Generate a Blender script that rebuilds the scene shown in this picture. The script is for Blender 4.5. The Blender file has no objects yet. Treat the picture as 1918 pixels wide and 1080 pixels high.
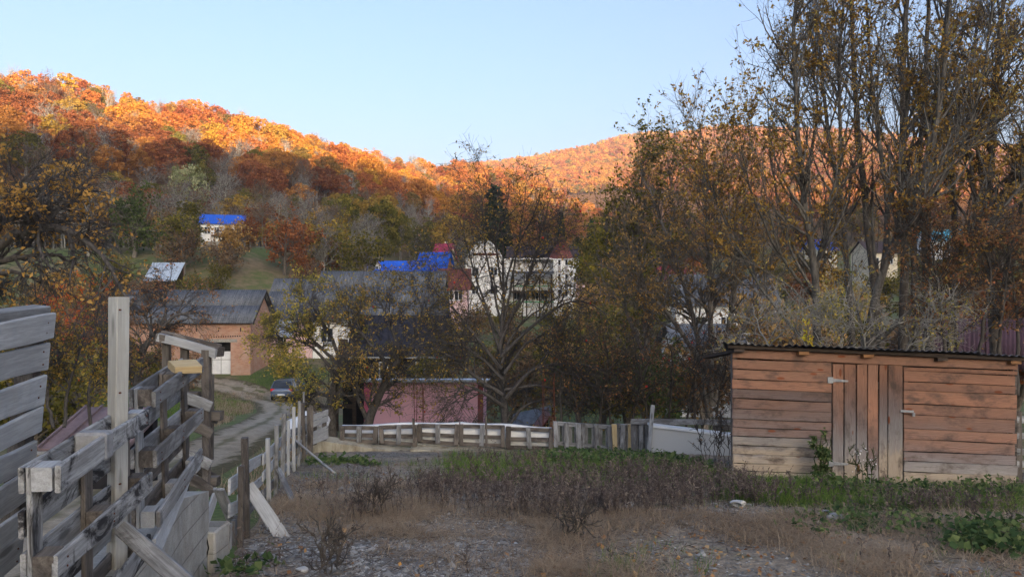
import bpy, bmesh, math, random
import numpy as np
from mathutils import Vector, Matrix

random.seed(7)
RNG = np.random.default_rng(11)
scene = bpy.context.scene
COL = scene.collection
F, HY, CX = 1450.0, 565.0, 959.0            # focal length in photo pixels, horizon row, centre column

# ---------------------------------------------------------------- camera
cam = bpy.data.cameras.new('camera')
cam.sensor_width = 36.0
cam.lens = 36.0 * F / 1918.0
cam.shift_y = (HY - 540.0) / 1918.0
cam.clip_start, cam.clip_end = 0.1, 9000.0
cam_o = bpy.data.objects.new('camera', cam)
cam_o.rotation_euler = (math.pi / 2, 0, 0)
COL.objects.link(cam_o)
scene.camera = cam_o

# ---------------------------------------------------------------- sky, sun, exposure
SUN_EL, SUN_AZ = math.radians(7.0), math.radians(159.5)     # azimuth clockwise from +Y: behind the camera, to the right
world = bpy.data.worlds.new('World')
scene.world = world
world.use_nodes = True
wn = world.node_tree
bg = wn.nodes['Background']
sky = wn.nodes.new('ShaderNodeTexSky')
sky.sky_type = 'NISHITA'
sky.sun_disc = False
sky.sun_elevation = SUN_EL
sky.sun_rotation = SUN_AZ
sky.altitude = 400
sky.air_density, sky.dust_density, sky.ozone_density = 0.8, 10.0, 2.2
wn.links.new(sky.outputs[0], bg.inputs[0])
bg.inputs[1].default_value = 0.15
sun = bpy.data.lights.new('sun', 'SUN')
sun.energy = 5.0
sun.angle = math.radians(0.5)
sun.color = (1.0, 0.74, 0.5)
sun_o = bpy.data.objects.new('sun', sun)
SDIR = Vector((math.sin(SUN_AZ) * math.cos(SUN_EL), math.cos(SUN_AZ) * math.cos(SUN_EL), math.sin(SUN_EL)))
sun_o.rotation_euler = SDIR.to_track_quat('Z', 'Y').to_euler()
sun_o.location = (0, -20, 60)
COL.objects.link(sun_o)
vs = scene.view_settings
scene.display_settings.display_device = 'sRGB'
vs.view_transform, vs.look, vs.gamma, vs.exposure = 'Standard', 'None', 1.0, 2.1
vs.use_curve_mapping = False
scene.cycles.max_bounces = 5
scene.cycles.diffuse_bounces = 3
scene.cycles.transparent_max_bounces = 4
scene.cycles.use_denoising = True


# ---------------------------------------------------------------- helpers
def P(px, py, d):
    """the point seen at photo pixel (px, py) at distance d"""
    return Vector(((px - CX) * d / F, d, (HY - py) * d / F))


def lerp(a, b, t):
    return a + (b - a) * t


def sstep(x):
    x = np.clip(x, 0, 1)
    return x * x * (3 - 2 * x)


def tag(o, label=None, cat=None, group=None, kind=None):
    if label: o['label'] = label
    if cat: o['category'] = cat
    if group: o['group'] = group
    if kind: o['kind'] = kind
    return o


def thing(name, label, cat, loc=(0, 0, 0), rz=0.0, group=None):
    o = bpy.data.objects.new(name, None)
    o.empty_display_size = 0.2
    COL.objects.link(o)
    o.location = loc
    o.rotation_euler = (0, 0, rz)
    return tag(o, label, cat, group)


def link(name, me, mat=None, parent=None, M=None):
    o = bpy.data.objects.new(name, me)
    COL.objects.link(o)
    if mat is not None and len(me.materials) == 0:
        me.materials.append(mat)
    if parent is not None:
        o.parent = parent
    if M is not None:
        o.matrix_basis = M
    return o


def T(x, y=None, z=None):
    return Matrix.Translation(Vector(x) if y is None else Vector((x, y, z)))


def R(deg, axis):
    return Matrix.Rotation(math.radians(deg), 4, axis)


def mesh_py(verts, faces, smooth=False):
    me = bpy.data.meshes.new('m')
    me.from_pydata([tuple(v) for v in verts], [], faces)
    me.update()
    if smooth:
        me.polygons.foreach_set('use_smooth', [True] * len(me.polygons))
    return me


def mesh_np(V, Fc, smooth=False, attr=None):
    """V (n,3), Fc (m,k) of one face size; attr {name: per-vertex floats}"""
    V = np.ascontiguousarray(V, dtype=np.float32)
    Fc = np.ascontiguousarray(Fc, dtype=np.int32)
    me = bpy.data.meshes.new('m')
    m, k = Fc.shape
    me.vertices.add(len(V))
    me.vertices.foreach_set('co', V.ravel())
    me.loops.add(m * k)
    me.loops.foreach_set('vertex_index', Fc.ravel())
    me.polygons.add(m)
    me.polygons.foreach_set('loop_start', np.arange(0, m * k, k, dtype=np.int32))
    me.polygons.foreach_set('loop_total', np.full(m, k, dtype=np.int32))
    if smooth:
        me.polygons.foreach_set('use_smooth', np.ones(m, dtype=bool))
    me.update(calc_edges=True)
    if attr:
        for n, a in attr.items():
            at = me.attributes.new(n, 'FLOAT', 'POINT')
            at.data.foreach_set('value', np.ascontiguousarray(a, dtype=np.float32))
    return me


def box_faces(o=0):
    return [(o, o + 3, o + 2, o + 1), (o + 4, o + 5, o + 6, o + 7), (o, o + 1, o + 5, o + 4),
            (o + 1, o + 2, o + 6, o + 5), (o + 2, o + 3, o + 7, o + 6), (o + 3, o, o + 4, o + 7)]


def box_mesh(x0, x1, y0, y1, z0, z1, bev=0.0):
    vs_ = [(x0, y0, z0), (x1, y0, z0), (x1, y1, z0), (x0, y1, z0), (x0, y0, z1), (x1, y0, z1), (x1, y1, z1), (x0, y1, z1)]
    me = mesh_py(vs_, box_faces())
    if bev:
        bm = bmesh.new(); bm.from_mesh(me)
        bmesh.ops.bevel(bm, geom=bm.edges[:], offset=bev, segments=1, affect='EDGES')
        bm.to_mesh(me); bm.free()
    return me


def multi_box(boxes):
    vs_, fs = [], []
    for (x0, x1, y0, y1, z0, z1) in boxes:
        o = len(vs_)
        vs_ += [(x0, y0, z0), (x1, y0, z0), (x1, y1, z0), (x0, y1, z0), (x0, y0, z1), (x1, y0, z1), (x1, y1, z1), (x0, y1, z1)]
        fs += box_faces(o)
    return mesh_py(vs_, fs)


def board_mesh(L, w, t, ch=0.004, n=6, wob=0.004, seed=0, bow=0.0):
    """a sawn board: length on X, thickness on Y, width on Z, chamfered, a little crooked"""
    r = random.Random(seed)
    a, b = t / 2, w / 2
    sec = [(-a + ch, -b), (a - ch, -b), (a, -b + ch), (a, b - ch), (a - ch, b), (-a + ch, b), (-a, b - ch), (-a, -b + ch)]
    vs_, fs = [], []
    p1, p2, p3 = r.uniform(0, 6), r.uniform(0, 6), r.uniform(0, 6)
    for i in range(n + 1):
        u = i / n
        x = -L / 2 + L * u
        dy = wob * math.sin(2.6 * u + p1) + r.uniform(-.3, .3) * wob
        dz = wob * .8 * math.sin(3.1 * u + p2) + bow * (1 - (2 * u - 1) ** 2)
        ws = 1 + wob * 1.5 / max(w, .02) * math.sin(4 * u + p3)
        skew = r.uniform(-.004, .004) if i in (0, n) else 0
        for (y, z) in sec:
            vs_.append((x + skew * (1 if z > 0 else -1), y + dy, z * ws + dz))
    for i in range(n):
        for k in range(8):
            q = (k + 1) % 8
            fs.append((i * 8 + k, i * 8 + q, i * 8 + 8 + q, i * 8 + 8 + k))
    fs.append(tuple(range(7, -1, -1)))
    fs.append(tuple(range(n * 8, n * 8 + 8)))
    me = mesh_py(vs_, fs)
    bm = bmesh.new(); bm.from_mesh(me)
    bmesh.ops.recalc_face_normals(bm, faces=bm.faces[:])
    bm.to_mesh(me); bm.free()
    return me


_bseed = [0]


def board(name, p0, p1, w, t, nrm, mat, parent=None, n=6, wob=0.004, bow=0.0, origin=None, label=None):
    """board from p0 to p1 (world), its broad face along nrm"""
    _bseed[0] += 1
    p0, p1, nrm = Vector(p0), Vector(p1), Vector(nrm)
    x = (p1 - p0).normalized()
    y = (nrm - x * nrm.dot(x)).normalized()
    z = x.cross(y)
    M = Matrix((x, y, z)).transposed().to_4x4()
    M.translation = (p0 + p1) / 2
    if origin is not None:
        M = T(-Vector(origin)) @ M
    o = link(name, board_mesh((p1 - p0).length, w, t, min(.005, t * .2, w * .2), n, wob, _bseed[0], bow), mat, parent, M)
    if label: o['label'] = label
    return o


def corrugated(width, length, pitch, amp, th=0.012, per=6, rows=1, sag=0.0):
    """corrugated sheet: waves across X, length on Y, top up"""
    nx = max(2, int(width / pitch * per))
    xs = np.linspace(0, width, nx + 1)
    zs = amp * np.sin(xs / pitch * 2 * math.pi)
    ys = np.linspace(0, length, rows + 1)
    V = []
    for s in (0, -th):
        for j, y in enumerate(ys):
            V.append(np.stack([xs, np.full_like(xs, y), zs + s - sag * math.sin(math.pi * j / rows)], 1))
    V = np.concatenate(V)
    n1 = nx + 1
    fs = []
    off = n1 * (rows + 1)
    for j in range(rows):
        for i in range(nx):
            a = j * n1 + i
            fs.append((a, a + 1, a + n1 + 1, a + n1))
            fs.append((off + a, off + a + n1, off + a + n1 + 1, off + a + 1))
    for i in range(nx):
        fs.append((i, off + i, off + i + 1, i + 1))
        a = rows * n1 + i
        fs.append((a, a + 1, off + a + 1, off + a))
    for j in range(rows):
        a = j * n1
        fs.append((a, a + n1, off + a + n1, off + a))
        a = j * n1 + nx
        fs.append((a, off + a, off + a + n1, a + n1))
    me = mesh_np(V, np.array(fs))
    return me


def cyl_mesh(r0, r1, h, k=12, cap=True):
    V, fs = [], []
    for z, r in ((0, r0), (h, r1)):
        for i in range(k):
            a = 2 * math.pi * i / k
            V.append((r * math.cos(a), r * math.sin(a), z))
    for i in range(k):
        q = (i + 1) % k
        fs.append((i, q, k + q, k + i))
    if cap:
        fs += [tuple(range(k - 1, -1, -1)), tuple(range(k, 2 * k))]
    return mesh_py(V, fs)


def rod(name, p0, p1, r, mat, parent=None, origin=(0, 0, 0), k=6, r1=None):
    p0, p1 = Vector(p0), Vector(p1)
    d = p1 - p0
    M = T(p0 - Vector(origin)) @ d.to_track_quat('Z', 'Y').to_matrix().to_4x4()
    return link(name, cyl_mesh(r, r if r1 is None else r1, d.length, k), mat, parent, M)


# ---------------------------------------------------------------- materials
class NT:
    def __init__(s, name):
        s.m = bpy.data.materials.new(name)
        s.m.use_nodes = True
        s.t = s.m.node_tree
        s.b = s.t.nodes['Principled BSDF']
        s.b.inputs['Specular IOR Level'].default_value = 0.25

    def n(s, typ, **kw):
        nd = s.t.nodes.new('ShaderNode' + typ)
        for k, v in kw.items():
            setattr(nd, k, v)
        return nd

    def l(s, a, b):
        s.t.links.new(a, b)

    def coord(s, scale=(1, 1, 1), shift=True, src='Object'):
        tc = s.n('TexCoord')
        mp = s.n('Mapping')
        mp.inputs['Scale'].default_value = scale
        s.l(tc.outputs[src], mp.inputs['Vector'])
        if shift:
            oi = s.n('ObjectInfo')
            mu = s.n('Math', operation='MULTIPLY')
            mu.inputs[1].default_value = 37.0
            s.l(oi.outputs['Random'], mu.inputs[0])
            s.l(mu.outputs[0], mp.inputs['Location'])
        return mp.outputs[0]

    def noise(s, vec, scale, detail=5, rough=.6, dist=0.0):
        t = s.n('TexNoise')
        t.inputs['Scale'].default_value = scale
        t.inputs['Detail'].default_value = detail
        t.inputs['Roughness'].default_value = rough
        t.inputs['Distortion'].default_value = dist
        if vec is not None: s.l(vec, t.inputs['Vector'])
        return t.outputs['Fac']

    def ramp(s, fac, stops, interp='LINEAR'):
        r = s.n('ValToRGB')
        r.color_ramp.interpolation = interp
        e = r.color_ramp.elements
        while len(e) < len(stops): e.new(0.5)
        for i, (p, c) in enumerate(stops):
            e[i].position = p
            e[i].color = (c[0], c[1], c[2], 1) if not isinstance(c, (int, float)) else (c, c, c, 1)
        if fac is not None: s.l(fac, r.inputs[0])
        return r.outputs[0]

    def mix(s, fac, a, b, mode='MIX'):
        m = s.n('Mix', data_type='RGBA', blend_type=mode)
        for sock, v in ((m.inputs[0], fac), (m.inputs[6], a), (m.inputs[7], b)):
            if isinstance(v, (int, float)): sock.default_value = v
            elif isinstance(v, tuple): sock.default_value = (*v[:3], 1)
            else: s.l(v, sock)
        return m.outputs[2]

    def math(s, op, a, b=0.0):
        m = s.n('Math', operation=op)
        for sock, v in ((m.inputs[0], a), (m.inputs[1], b)):
            if isinstance(v, (int, float)): sock.default_value = v
            else: s.l(v, sock)
        return m.outputs[0]

    def vary(s, col, amt):
        """brightness change from object to object"""
        oi = s.n('ObjectInfo')
        v = s.math('MULTIPLY_ADD', oi.outputs['Random'], 2 * amt)
        v.node.inputs[2].default_value = 1 - amt
        hs = s.n('HueSaturation')
        s.l(v, hs.inputs['Value'])
        s.l(col, hs.inputs['Color'])
        return hs.outputs[0]

    def out(s, col, rough=.8, bump=None, strength=.3, dist=.01):
        if isinstance(col, tuple): s.b.inputs['Base Color'].default_value = (*col, 1)
        else: s.l(col, s.b.inputs['Base Color'])
        if isinstance(rough, (int, float)): s.b.inputs['Roughness'].default_value = rough
        else: s.l(rough, s.b.inputs['Roughness'])
        if bump is not None:
            b = s.n('Bump')
            b.inputs['Strength'].default_value = strength
            b.inputs['Distance'].default_value = dist
            s.l(bump, b.inputs['Height'])
            s.l(b.outputs[0], s.b.inputs['Normal'])
        return s.m


def simple(name, c1, c2, scale=6, stretch=(1, 1, 1), rough=.8, vary=.12, bump=.3, dist=.01, shift=True, spec=None):
    t = NT(name)
    v = t.coord(stretch, shift)
    f = t.noise(v, scale)
    c = t.ramp(f, [(.32, c1), (.68, c2)])
    m = t.out(t.vary(c, vary), rough, f, bump, dist)
    if spec is not None: t.b.inputs['Specular IOR Level'].default_value = spec
    return m


def wood(name, light, dark, stain=None, stain_amt=.5, vary=.2):
    """weathered wood, grain along the board's X"""
    t = NT(name)
    v = t.coord((.9, 14, 14))
    g = t.noise(v, 3.0, 6, .65, .6)
    fine = t.noise(t.coord((3, 90, 90)), 2.0, 3, .6)
    c = t.ramp(g, [(.3, dark), (.62, light)])
    blot = t.noise(t.coord((1.1, 2.2, 2.2)), 1.7, 6, .7)
    c = t.mix(t.ramp(blot, [(.42, .55), (.6, 0.0)]), c, tuple(x * 1.15 for x in dark))
    c = t.mix(t.ramp(fine, [(.36, .5), (.5, .0)]), c, dark)
    if stain:
        sn = t.noise(t.coord((1.3, 3.5, 3.5)), 1.1, 7, .72, .8)
        c = t.mix(t.ramp(sn, [(.5, 0.0), (.57, stain_amt)]), c, stain)
    # knots
    vo = t.n('TexVoronoi')
    vo.inputs['Scale'].default_value = 1.0
    t.l(t.coord((1.7, 7, 7)), vo.inputs['Vector'])
    c = t.mix(t.ramp(vo.outputs['Distance'], [(.09, .75), (.16, 0.0)]), c, tuple(x * .45 for x in dark))
    return t.out(t.vary(c, vary), .85, fine, .35, .004)


def leaf_mat(name, stops, vary=.15, trans=.3, hue=0.0):
    """leaves: colour from a per-leaf number, some light passing through"""
    t = NT(name)
    at = t.n('Attribute'); at.attribute_name = 'rnd'
    c = t.ramp(at.outputs['Fac'], stops)
    c = t.vary(c, vary)
    tr = t.n('BsdfTranslucent')
    t.l(c, tr.inputs[0])
    df = t.n('BsdfDiffuse')
    t.l(c, df.inputs[0])
    mx = t.n('MixShader')
    mx.inputs[0].default_value = trans
    t.l(df.outputs[0], mx.inputs[1]); t.l(tr.outputs[0], mx.inputs[2])
    t.l(mx.outputs[0], t.t.nodes['Material Output'].inputs[0])
    return t.m


M = {}
M['wood_grey'] = wood('weathered grey wood', (.44, .445, .455), (.15, .147, .147), (.07, .062, .06), .6, .22)
M['wood_grey_clean'] = wood('pale grey wood', (.5, .51, .525), (.27, .27, .275), None, 0, .12)
M['wood_stained'] = wood('black stained grey wood', (.46, .46, .465), (.17, .165, .16), (.018, .016, .018), .95, .1)
M['wood_brown'] = wood('brown weathered wood', (.215, .19, .17), (.085, .072, .063), (.03, .025, .025), .6, .2)
M['wood_post'] = wood('pale post wood', (.47, .475, .46), (.3, .295, .28), None, 0, .05)
M['wood_fresh'] = wood('fresh cut wood', (.62, .5, .3), (.42, .3, .15), None, 0, .08)
M['wood_black'] = simple('tarred dark boards', (.012, .012, .016), (.03, .028, .034), 4, (1, 8, 1))
M['concrete'] = simple('rough concrete', (.24, .225, .2), (.42, .4, .36), 7, bump=.5, vary=.05)
M['steel'] = simple('galvanised steel', (.22, .225, .23), (.36, .365, .37), 20, rough=.45)
M['rust'] = simple('rusty iron', (.07, .022, .014), (.14, .05, .03), 18)
M['dark'] = simple('dark hollow', (.01, .01, .01), (.02, .02, .02), 5)

# ---------------------------------------------------------------- the lie of the land
FEN = [(-30, -1.2), (2.0, -1.68), (4.3, -2.10), (5.6, -2.34), (7.0, -2.5), (9.7, -3.0), (14, -3.82), (18, -4.55), (19, -4.7), (60, -4.7)]


def fence_x(Y):
    return np.interp(Y, [a for a, b in FEN], [b for a, b in FEN])


def vnoise(X, Y, s, seed=0):
    """cheap smooth noise from a few sines"""
    r = np.random.default_rng(seed)
    z = 0
    for i in range(6):
        a = r.uniform(0, 6.28); k = s * (0.6 + 0.35 * i); p = r.uniform(0, 6.28)
        z = z + np.sin((X * math.cos(a) + Y * math.sin(a)) * k + p) / (1 + .45 * i)
    return z / 2.6


YP = ([-400, 0, 6, 11.4, 15, 18, 20, 60], [-.9, -1.6, -2.15, -2.64, -3.1, -3.58, -3.75, -4.5])


def zyard(X, Y):
    z = np.interp(Y, *YP)
    z = z - 0.042 * np.clip(X - 5.3, -2.5, 8) * sstep((Y - 5) / 5)
    z = z + .025 * vnoise(X, Y, 1.4, 3) + .012 * vnoise(X, Y, 5, 4) + .05 * sstep((1.5 - np.abs(Y - 8.6)) / 1.5) * sstep((X - 2) / 3)
    return z


LP = ([-60, 0, 8, 12, 18, 21, 28, 40, 57, 61, 66, 80, 100, 130, 200, 400, 3500],
      [-1.5, -2.3, -2.95, -3.3, -3.95, -4.25, -4.95, -6.15, -7.55, -7.4, -6.4, -5.2, -3.2, -1, 3, 9, 9])
RIDGE = np.array([(-420, -40, 62), (-330, 120, 78), (-200, 300, 79), (-150, 370, 87), (-112, 430, 81), (-86, 480, 80), (-33, 600, 97), (17, 660, 95), (110, 730, 66), (190, 800, 30)], float)
FAR = np.array([((px - CX) / F * d, d, (HY - y) / F * d - 12) for px, y, d in
                [(560, 380, 1250), (740, 335, 1280), (880, 306, 1300), (1000, 288, 1300), (1200, 252, 1350), (1350, 228, 1400), (1500, 241, 1450), (1700, 256, 1500), (1918, 268, 1550), (2300, 290, 1600), (3300, 330, 1500)]], float)


def ridge_h(X, Y, line, w_near, w_far, power=1.15):
    best = np.full(np.shape(X), -1e9)
    for i in range(len(line) - 1):
        a, b = line[i], line[i + 1]
        dx, dy = b[0] - a[0], b[1] - a[1]
        L2 = dx * dx + dy * dy
        t = np.clip(((X - a[0]) * dx + (Y - a[1]) * dy) / L2, 0, 1)
        qx, qy, qz = a[0] + t * dx, a[1] + t * dy, a[2] + t * (b[2] - a[2])
        D = np.hypot(X - qx, Y - qy)
        side = ((X - a[0]) * dy - (Y - a[1]) * dx) > 0          # valley side
        s = np.clip(1 - D / np.where(side, w_near, w_far), 0, 1)
        h = qz * np.where(s > 0, 1 - (1 - s) ** power * 1.0, 0)
        h = qz * (s ** power)
        best = np.maximum(best, h)
    return best


OCC_D = 1250.0
_tdev = math.tan(math.pi - SUN_AZ)
# sunlight must just clear the ridge behind the camera and reach these points of the slopes in front (x, y, z)
_lit = [(-152, 230, 41), (-116, 300, 49), (-41, 550, 48), (150, 1000, 80)]
OCC = sorted((x + _tdev * (y + OCC_D), z + (y + OCC_D) / math.cos(math.pi - SUN_AZ) * math.tan(SUN_EL)) for x, y, z in _lit)


def occ_h(X):
    xs = [OCC[0][0] - 4000, OCC[0][0] - 900] + [o[0] for o in OCC] + [OCC[-1][0] + 600, OCC[-1][0] + 4000]
    hs = [OCC[0][1] * .6, OCC[0][1] * .75] + [o[1] for o in OCC] + [OCC[-1][1] + 18, OCC[-1][1] + 20]
    return np.interp(X, xs, hs)


def terr(X, Y):
    X = np.asarray(X, float); Y = np.asarray(Y, float)
    z = np.interp(Y, *LP)
    z = z + sstep((Y - 71) / 42) * np.clip((-X - 9) / 27, 0, 1.05) * 9.5
    z = z + sstep((Y - 120) / 120) * np.clip((X - 20) / 80, 0, 1) * 22
    z = z + sstep((-X - 14) / 30) * sstep((70 - Y) / 30) * 2.2
    h1 = ridge_h(X, Y, RIDGE, 215, 300, 1.1)
    h2 = ridge_h(X, Y, FAR, 820, 900, 1.05)
    amp = np.clip((h1 + h2) / 40, 0, 1)
    hh = np.maximum(h1, h2)
    hh = hh - 45 * (1 - np.clip(hh / 28, 0, 1))
    z = .5 * (z + hh + np.sqrt((z - hh) ** 2 + 30))
    z = z + amp * (3.2 * vnoise(X, Y, .022, 5) + 1.6 * vnoise(X, Y, .06, 6)) + np.clip(h2 / 150, 0, 1) * 16 * vnoise(X, Y, .0085, 8)
    back = np.clip((-Y - 250) / (OCC_D - 250), 0, 1) ** 1.2 * sstep((OCC_D + 1300 + Y) / 1200)
    z = z + back * occ_h(X)
    z = z + .12 * vnoise(X, Y, .35, 9) * sstep((np.hypot(X, Y) - 5) / 30)
    # below the walled yard the ground drops under it
    inside = sstep((X - fence_x(Y) - .15) / .35) * sstep((18.05 - Y) / .3) * sstep((Y + 30) / 20)
    z = np.where(inside > 0, lerp(z, np.minimum(z, np.interp(Y, *YP) - 1.1), inside), z)
    return z


def TZ(x, y):
    return float(terr(np.array([x]), np.array([y]))[0])


def yard_pt(px, py):
    """point of the yard seen at a pixel (arrays allowed)"""
    px = np.asarray(px, float); py = np.asarray(py, float)
    lo = np.full(px.shape, 2.0); hi = np.full(px.shape, 30.0)
    for _ in range(30):
        Y = (lo + hi) / 2
        above = (HY - py) / F * Y > zyard((px - CX) / F * Y, Y)
        lo = np.where(above, Y, lo); hi = np.where(above, hi, Y)
    X = (px - CX) / F * Y
    return X, Y, zyard(X, Y)


def YPT(px, py):
    a = yard_pt([px], [py])
    return Vector((a[0][0], a[1][0], a[2][0]))


def ground_mat():
    t = NT('meadow and soil')
    tc = t.n('NewGeometry').outputs['Position']
    big = t.noise(tc, .12, 7, .68)
    mid = t.noise(tc, .9, 7, .7)
    fine = t.noise(tc, 9, 4, .6)
    grass = t.ramp(fine, [(.3, (.06, .085, .025)), (.7, (.15, .19, .055))])
    soil = t.ramp(mid, [(.3, (.11, .09, .055)), (.7, (.26, .2, .12))])
    c = t.mix(t.ramp(t.math('ADD', t.math('MULTIPLY', big, .7), t.math('MULTIPLY', mid, .35)), [(.46, 0.0), (.6, 1.0)]), grass, soil)
    # forest floor of fallen leaves up the slopes
    sep = t.n('SeparateXYZ'); t.l(tc, sep.inputs[0])
    litter = t.ramp(mid, [(.3, (.09, .045, .02)), (.7, (.22, .1, .03))])
    hgt = t.n('MapRange'); hgt.inputs[1].default_value = 9; hgt.inputs[2].default_value = 20
    t.l(sep.outputs[2], hgt.inputs[0])
    c = t.mix(hgt.outputs[0], c, litter)
    return t.out(c, .95, fine, .5, .03)


M['ground'] = ground_mat()


def build_terrain():
    az = np.concatenate([np.linspace(-48, 48, 420, endpoint=False), np.linspace(48, 312, 120, endpoint=False)]) * math.pi / 180
    r = np.concatenate([np.geomspace(.6, 14, 60, endpoint=False), np.geomspace(14, 24, 45, endpoint=False), np.geomspace(24, 3000, 165)])
    A, Rr = np.meshgrid(az, r)
    X, Y = Rr * np.sin(A), Rr * np.cos(A)
    Z = terr(X, Y)
    n, m = X.shape
    V = np.stack([X, Y, Z], -1).reshape(-1, 3)
    i = np.arange(n - 1)[:, None]; j = np.arange(m)[None, :]
    a = i * m + j; b = i * m + (j + 1) % m
    Fc = np.stack([a, b, b + m, a + m], -1).reshape(-1, 4)[:, ::-1]
    o = link('terrain', mesh_np(V, Fc, True), M['ground'])
    tag(o, 'valley meadow and soil ground rising into hills', kind='structure')


build_terrain()


# ---------------------------------------------------------------- the yard
def yard_mat():
    t = NT('yard soil and grit')
    tc = t.n('NewGeometry').outputs['Position']
    big = t.noise(tc, .55, 6, .62)
    fine = t.noise(tc, 14, 6, .7)
    vo = t.n('TexVoronoi'); vo.inputs['Scale'].default_value = 30
    t.l(tc, vo.inputs['Vector'])
    soil = t.ramp(fine, [(.3, (.15, .118, .088)), (.7, (.4, .325, .245))])
    grit = t.mix(.55, t.ramp(fine, [(.3, (.13, .12, .11)), (.7, (.35, .33, .31))]), t.ramp(t.noise(vo.outputs['Color'], 40, 1), [(.3, .25), (.7, .8)]), 'SOFT_LIGHT')
    grit = t.mix(1.0, grit, t.ramp(vo.outputs['Distance'], [(.25, 1.0), (.6, .35)]), 'MULTIPLY')
    c = t.mix(t.ramp(big, [(.47, 0.0), (.6, .8)]), soil, grit)
    moss = t.noise(tc, 1.3, 6, .65)
    c = t.mix(t.ramp(moss, [(.58, 0.0), (.7, .7)]), c, (.07, .075, .025))
    return t.out(c, .95, t.math('ADD', fine, vo.outputs['Distance']), .7, .02)


M['yard'] = yard_mat()


def build_yard():
    ys = np.concatenate([np.linspace(-25, 2, 20, endpoint=False), np.linspace(2, 18.12, 150)])
    us = np.linspace(0, 1, 190) ** 1.1
    Yg, Ug = np.meshgrid(ys, us, indexing='ij')
    x0 = fence_x(Yg) + .05
    Xg = x0 + (17 - x0) * Ug
    Zg = zyard(Xg, Yg) + .012 * RNG.standard_normal(Xg.shape) * (Yg > 2)
    n, m = Xg.shape
    V = np.stack([Xg, Yg, Zg], -1).reshape(-1, 3)
    i = np.arange(n - 1)[:, None]; j = np.arange(m - 1)[None, :]
    a = i * m + j
    Fc = np.stack([a, a + 1, a + m + 1, a + m], -1).reshape(-1, 4)
    tag(link('yard_ground', mesh_np(V, Fc, True), M['yard']), 'gravelly yard ground with soil and moss patches', kind='structure')


build_yard()


def road_mat():
    t = NT('pale dirt road')
    tc = t.n('NewGeometry').outputs['Position']
    f = t.noise(tc, 1.2, 7, .7); g = t.noise(tc, 12, 4, .7)
    c = t.ramp(f, [(.3, (.24, .19, .13)), (.7, (.52, .44, .33))])
    c = t.mix(t.ramp(g, [(.4, .4), (.6, 0.0)]), c, (.16, .14, .12))
    at = t.n('Attribute'); at.attribute_name = 'edge'
    e = t.math('ADD', at.outputs['Fac'], t.math('MULTIPLY', t.math('SUBTRACT', f, .5), 1.6))
    c = t.mix(t.ramp(e, [(.55, 0.0), (.75, 1.0)]), c, t.ramp(g, [(.3, (.05, .055, .02)), (.7, (.15, .11, .06))]))
    # grassy strip between the wheel tracks
    e2 = t.math('ADD', at.outputs['Fac'], t.math('MULTIPLY', t.math('SUBTRACT', t.noise(tc, .5, 5), .5), .9))
    c = t.mix(t.ramp(e2, [(.02, .8), (.16, 0.0)]), c, (.12, .11, .05))
    return t.out(c, .95, g, .5, .02)


M['road'] = road_mat()


def ribbon(name, pts, widths, mat, lift=.05, n=90, across=9, label=''):
    pts = np.array(pts, float); w = np.array(widths, float)
    s = np.linspace(0, len(pts) - 1, n); k = np.arange(len(pts))
    xs, ys, ws = np.interp(s, k, pts[:, 0]), np.interp(s, k, pts[:, 1]), np.interp(s, k, w)
    ker = np.ones(9) / 9
    sm = lambda a: np.convolve(np.pad(a, 4, 'edge'), ker, 'valid')
    xs, ys = sm(xs), sm(ys)
    tx, ty = np.gradient(xs), np.gradient(ys)
    L = np.hypot(tx, ty); nx, ny = ty / L, -tx / L
    u = np.linspace(-1, 1, across)
    X = xs[:, None] + nx[:, None] * ws[:, None] * u / 2
    Y = ys[:, None] + ny[:, None] * ws[:, None] * u / 2
    rut = -.05 * np.exp(-((np.abs(u) - .5) / .16) ** 2)
    Z = terr(X, Y) + lift + rut * (np.abs(u) < .9) - .1 * (np.abs(u) > .98)
    V = np.stack([X, Y, Z], -1).reshape(-1, 3)
    i = np.arange(n - 1)[:, None]; j = np.arange(across - 1)[None, :]
    a = i * across + j
    Fc = np.stack([a, a + 1, a + across + 1, a + across], -1).reshape(-1, 4)
    e = np.broadcast_to(np.abs(u), X.shape).ravel()
    o = link(name, mesh_np(V, Fc, True, {'edge': e}), mat)
    return tag(o, label, kind='structure')


ribbon('dirt_road', [(-5.0, 2), (-5.8, 8), (-7.0, 14), (-8.2, 21), (-9.6, 28), (-11.5, 37), (-14, 47), (-16.6, 55), (-20, 60), (-24, 63.5), (-30, 64)],
       [3.0, 3.0, 2.9, 2.8, 2.7, 2.6, 2.9, 3.8, 4.2, 4, 3], M['road'], .07, label='pale rutted dirt road climbing from the garage')

# ---------------------------------------------------------------- plant builders
def nrm(a):
    return a / np.maximum(np.linalg.norm(a, axis=-1, keepdims=True), 1e-9)


def tubes(pts, rad, k):
    """pts (n,m,3), rad (n,m) -> quads"""
    n, m, _ = pts.shape
    tan = np.gradient(pts, axis=1)
    tan = nrm(tan)
    ref = np.where(np.abs(tan[:, :1, 2:3]) > .85, np.array([1., 0, 0]), np.array([0, 0, 1.]))
    u = nrm(np.cross(tan, np.broadcast_to(ref, tan.shape)))
    v = np.cross(tan, u)
    a = np.arange(k) * 2 * math.pi / k
    ring = pts[:, :, None, :] + rad[:, :, None, None] * (np.cos(a)[:, None] * u[:, :, None, :] + np.sin(a)[:, None] * v[:, :, None, :])
    V = ring.reshape(-1, 3)
    b = np.arange(n)[:, None, None] * m * k
    i = np.arange(m - 1)[None, :, None] * k
    j = np.arange(k)[None, None, :]
    q = (j + 1) % k
    Fc = np.stack([b + i + j, b + i + q, b + i + k + q, b + i + k + j], -1).reshape(-1, 4)
    return V, Fc


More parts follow.
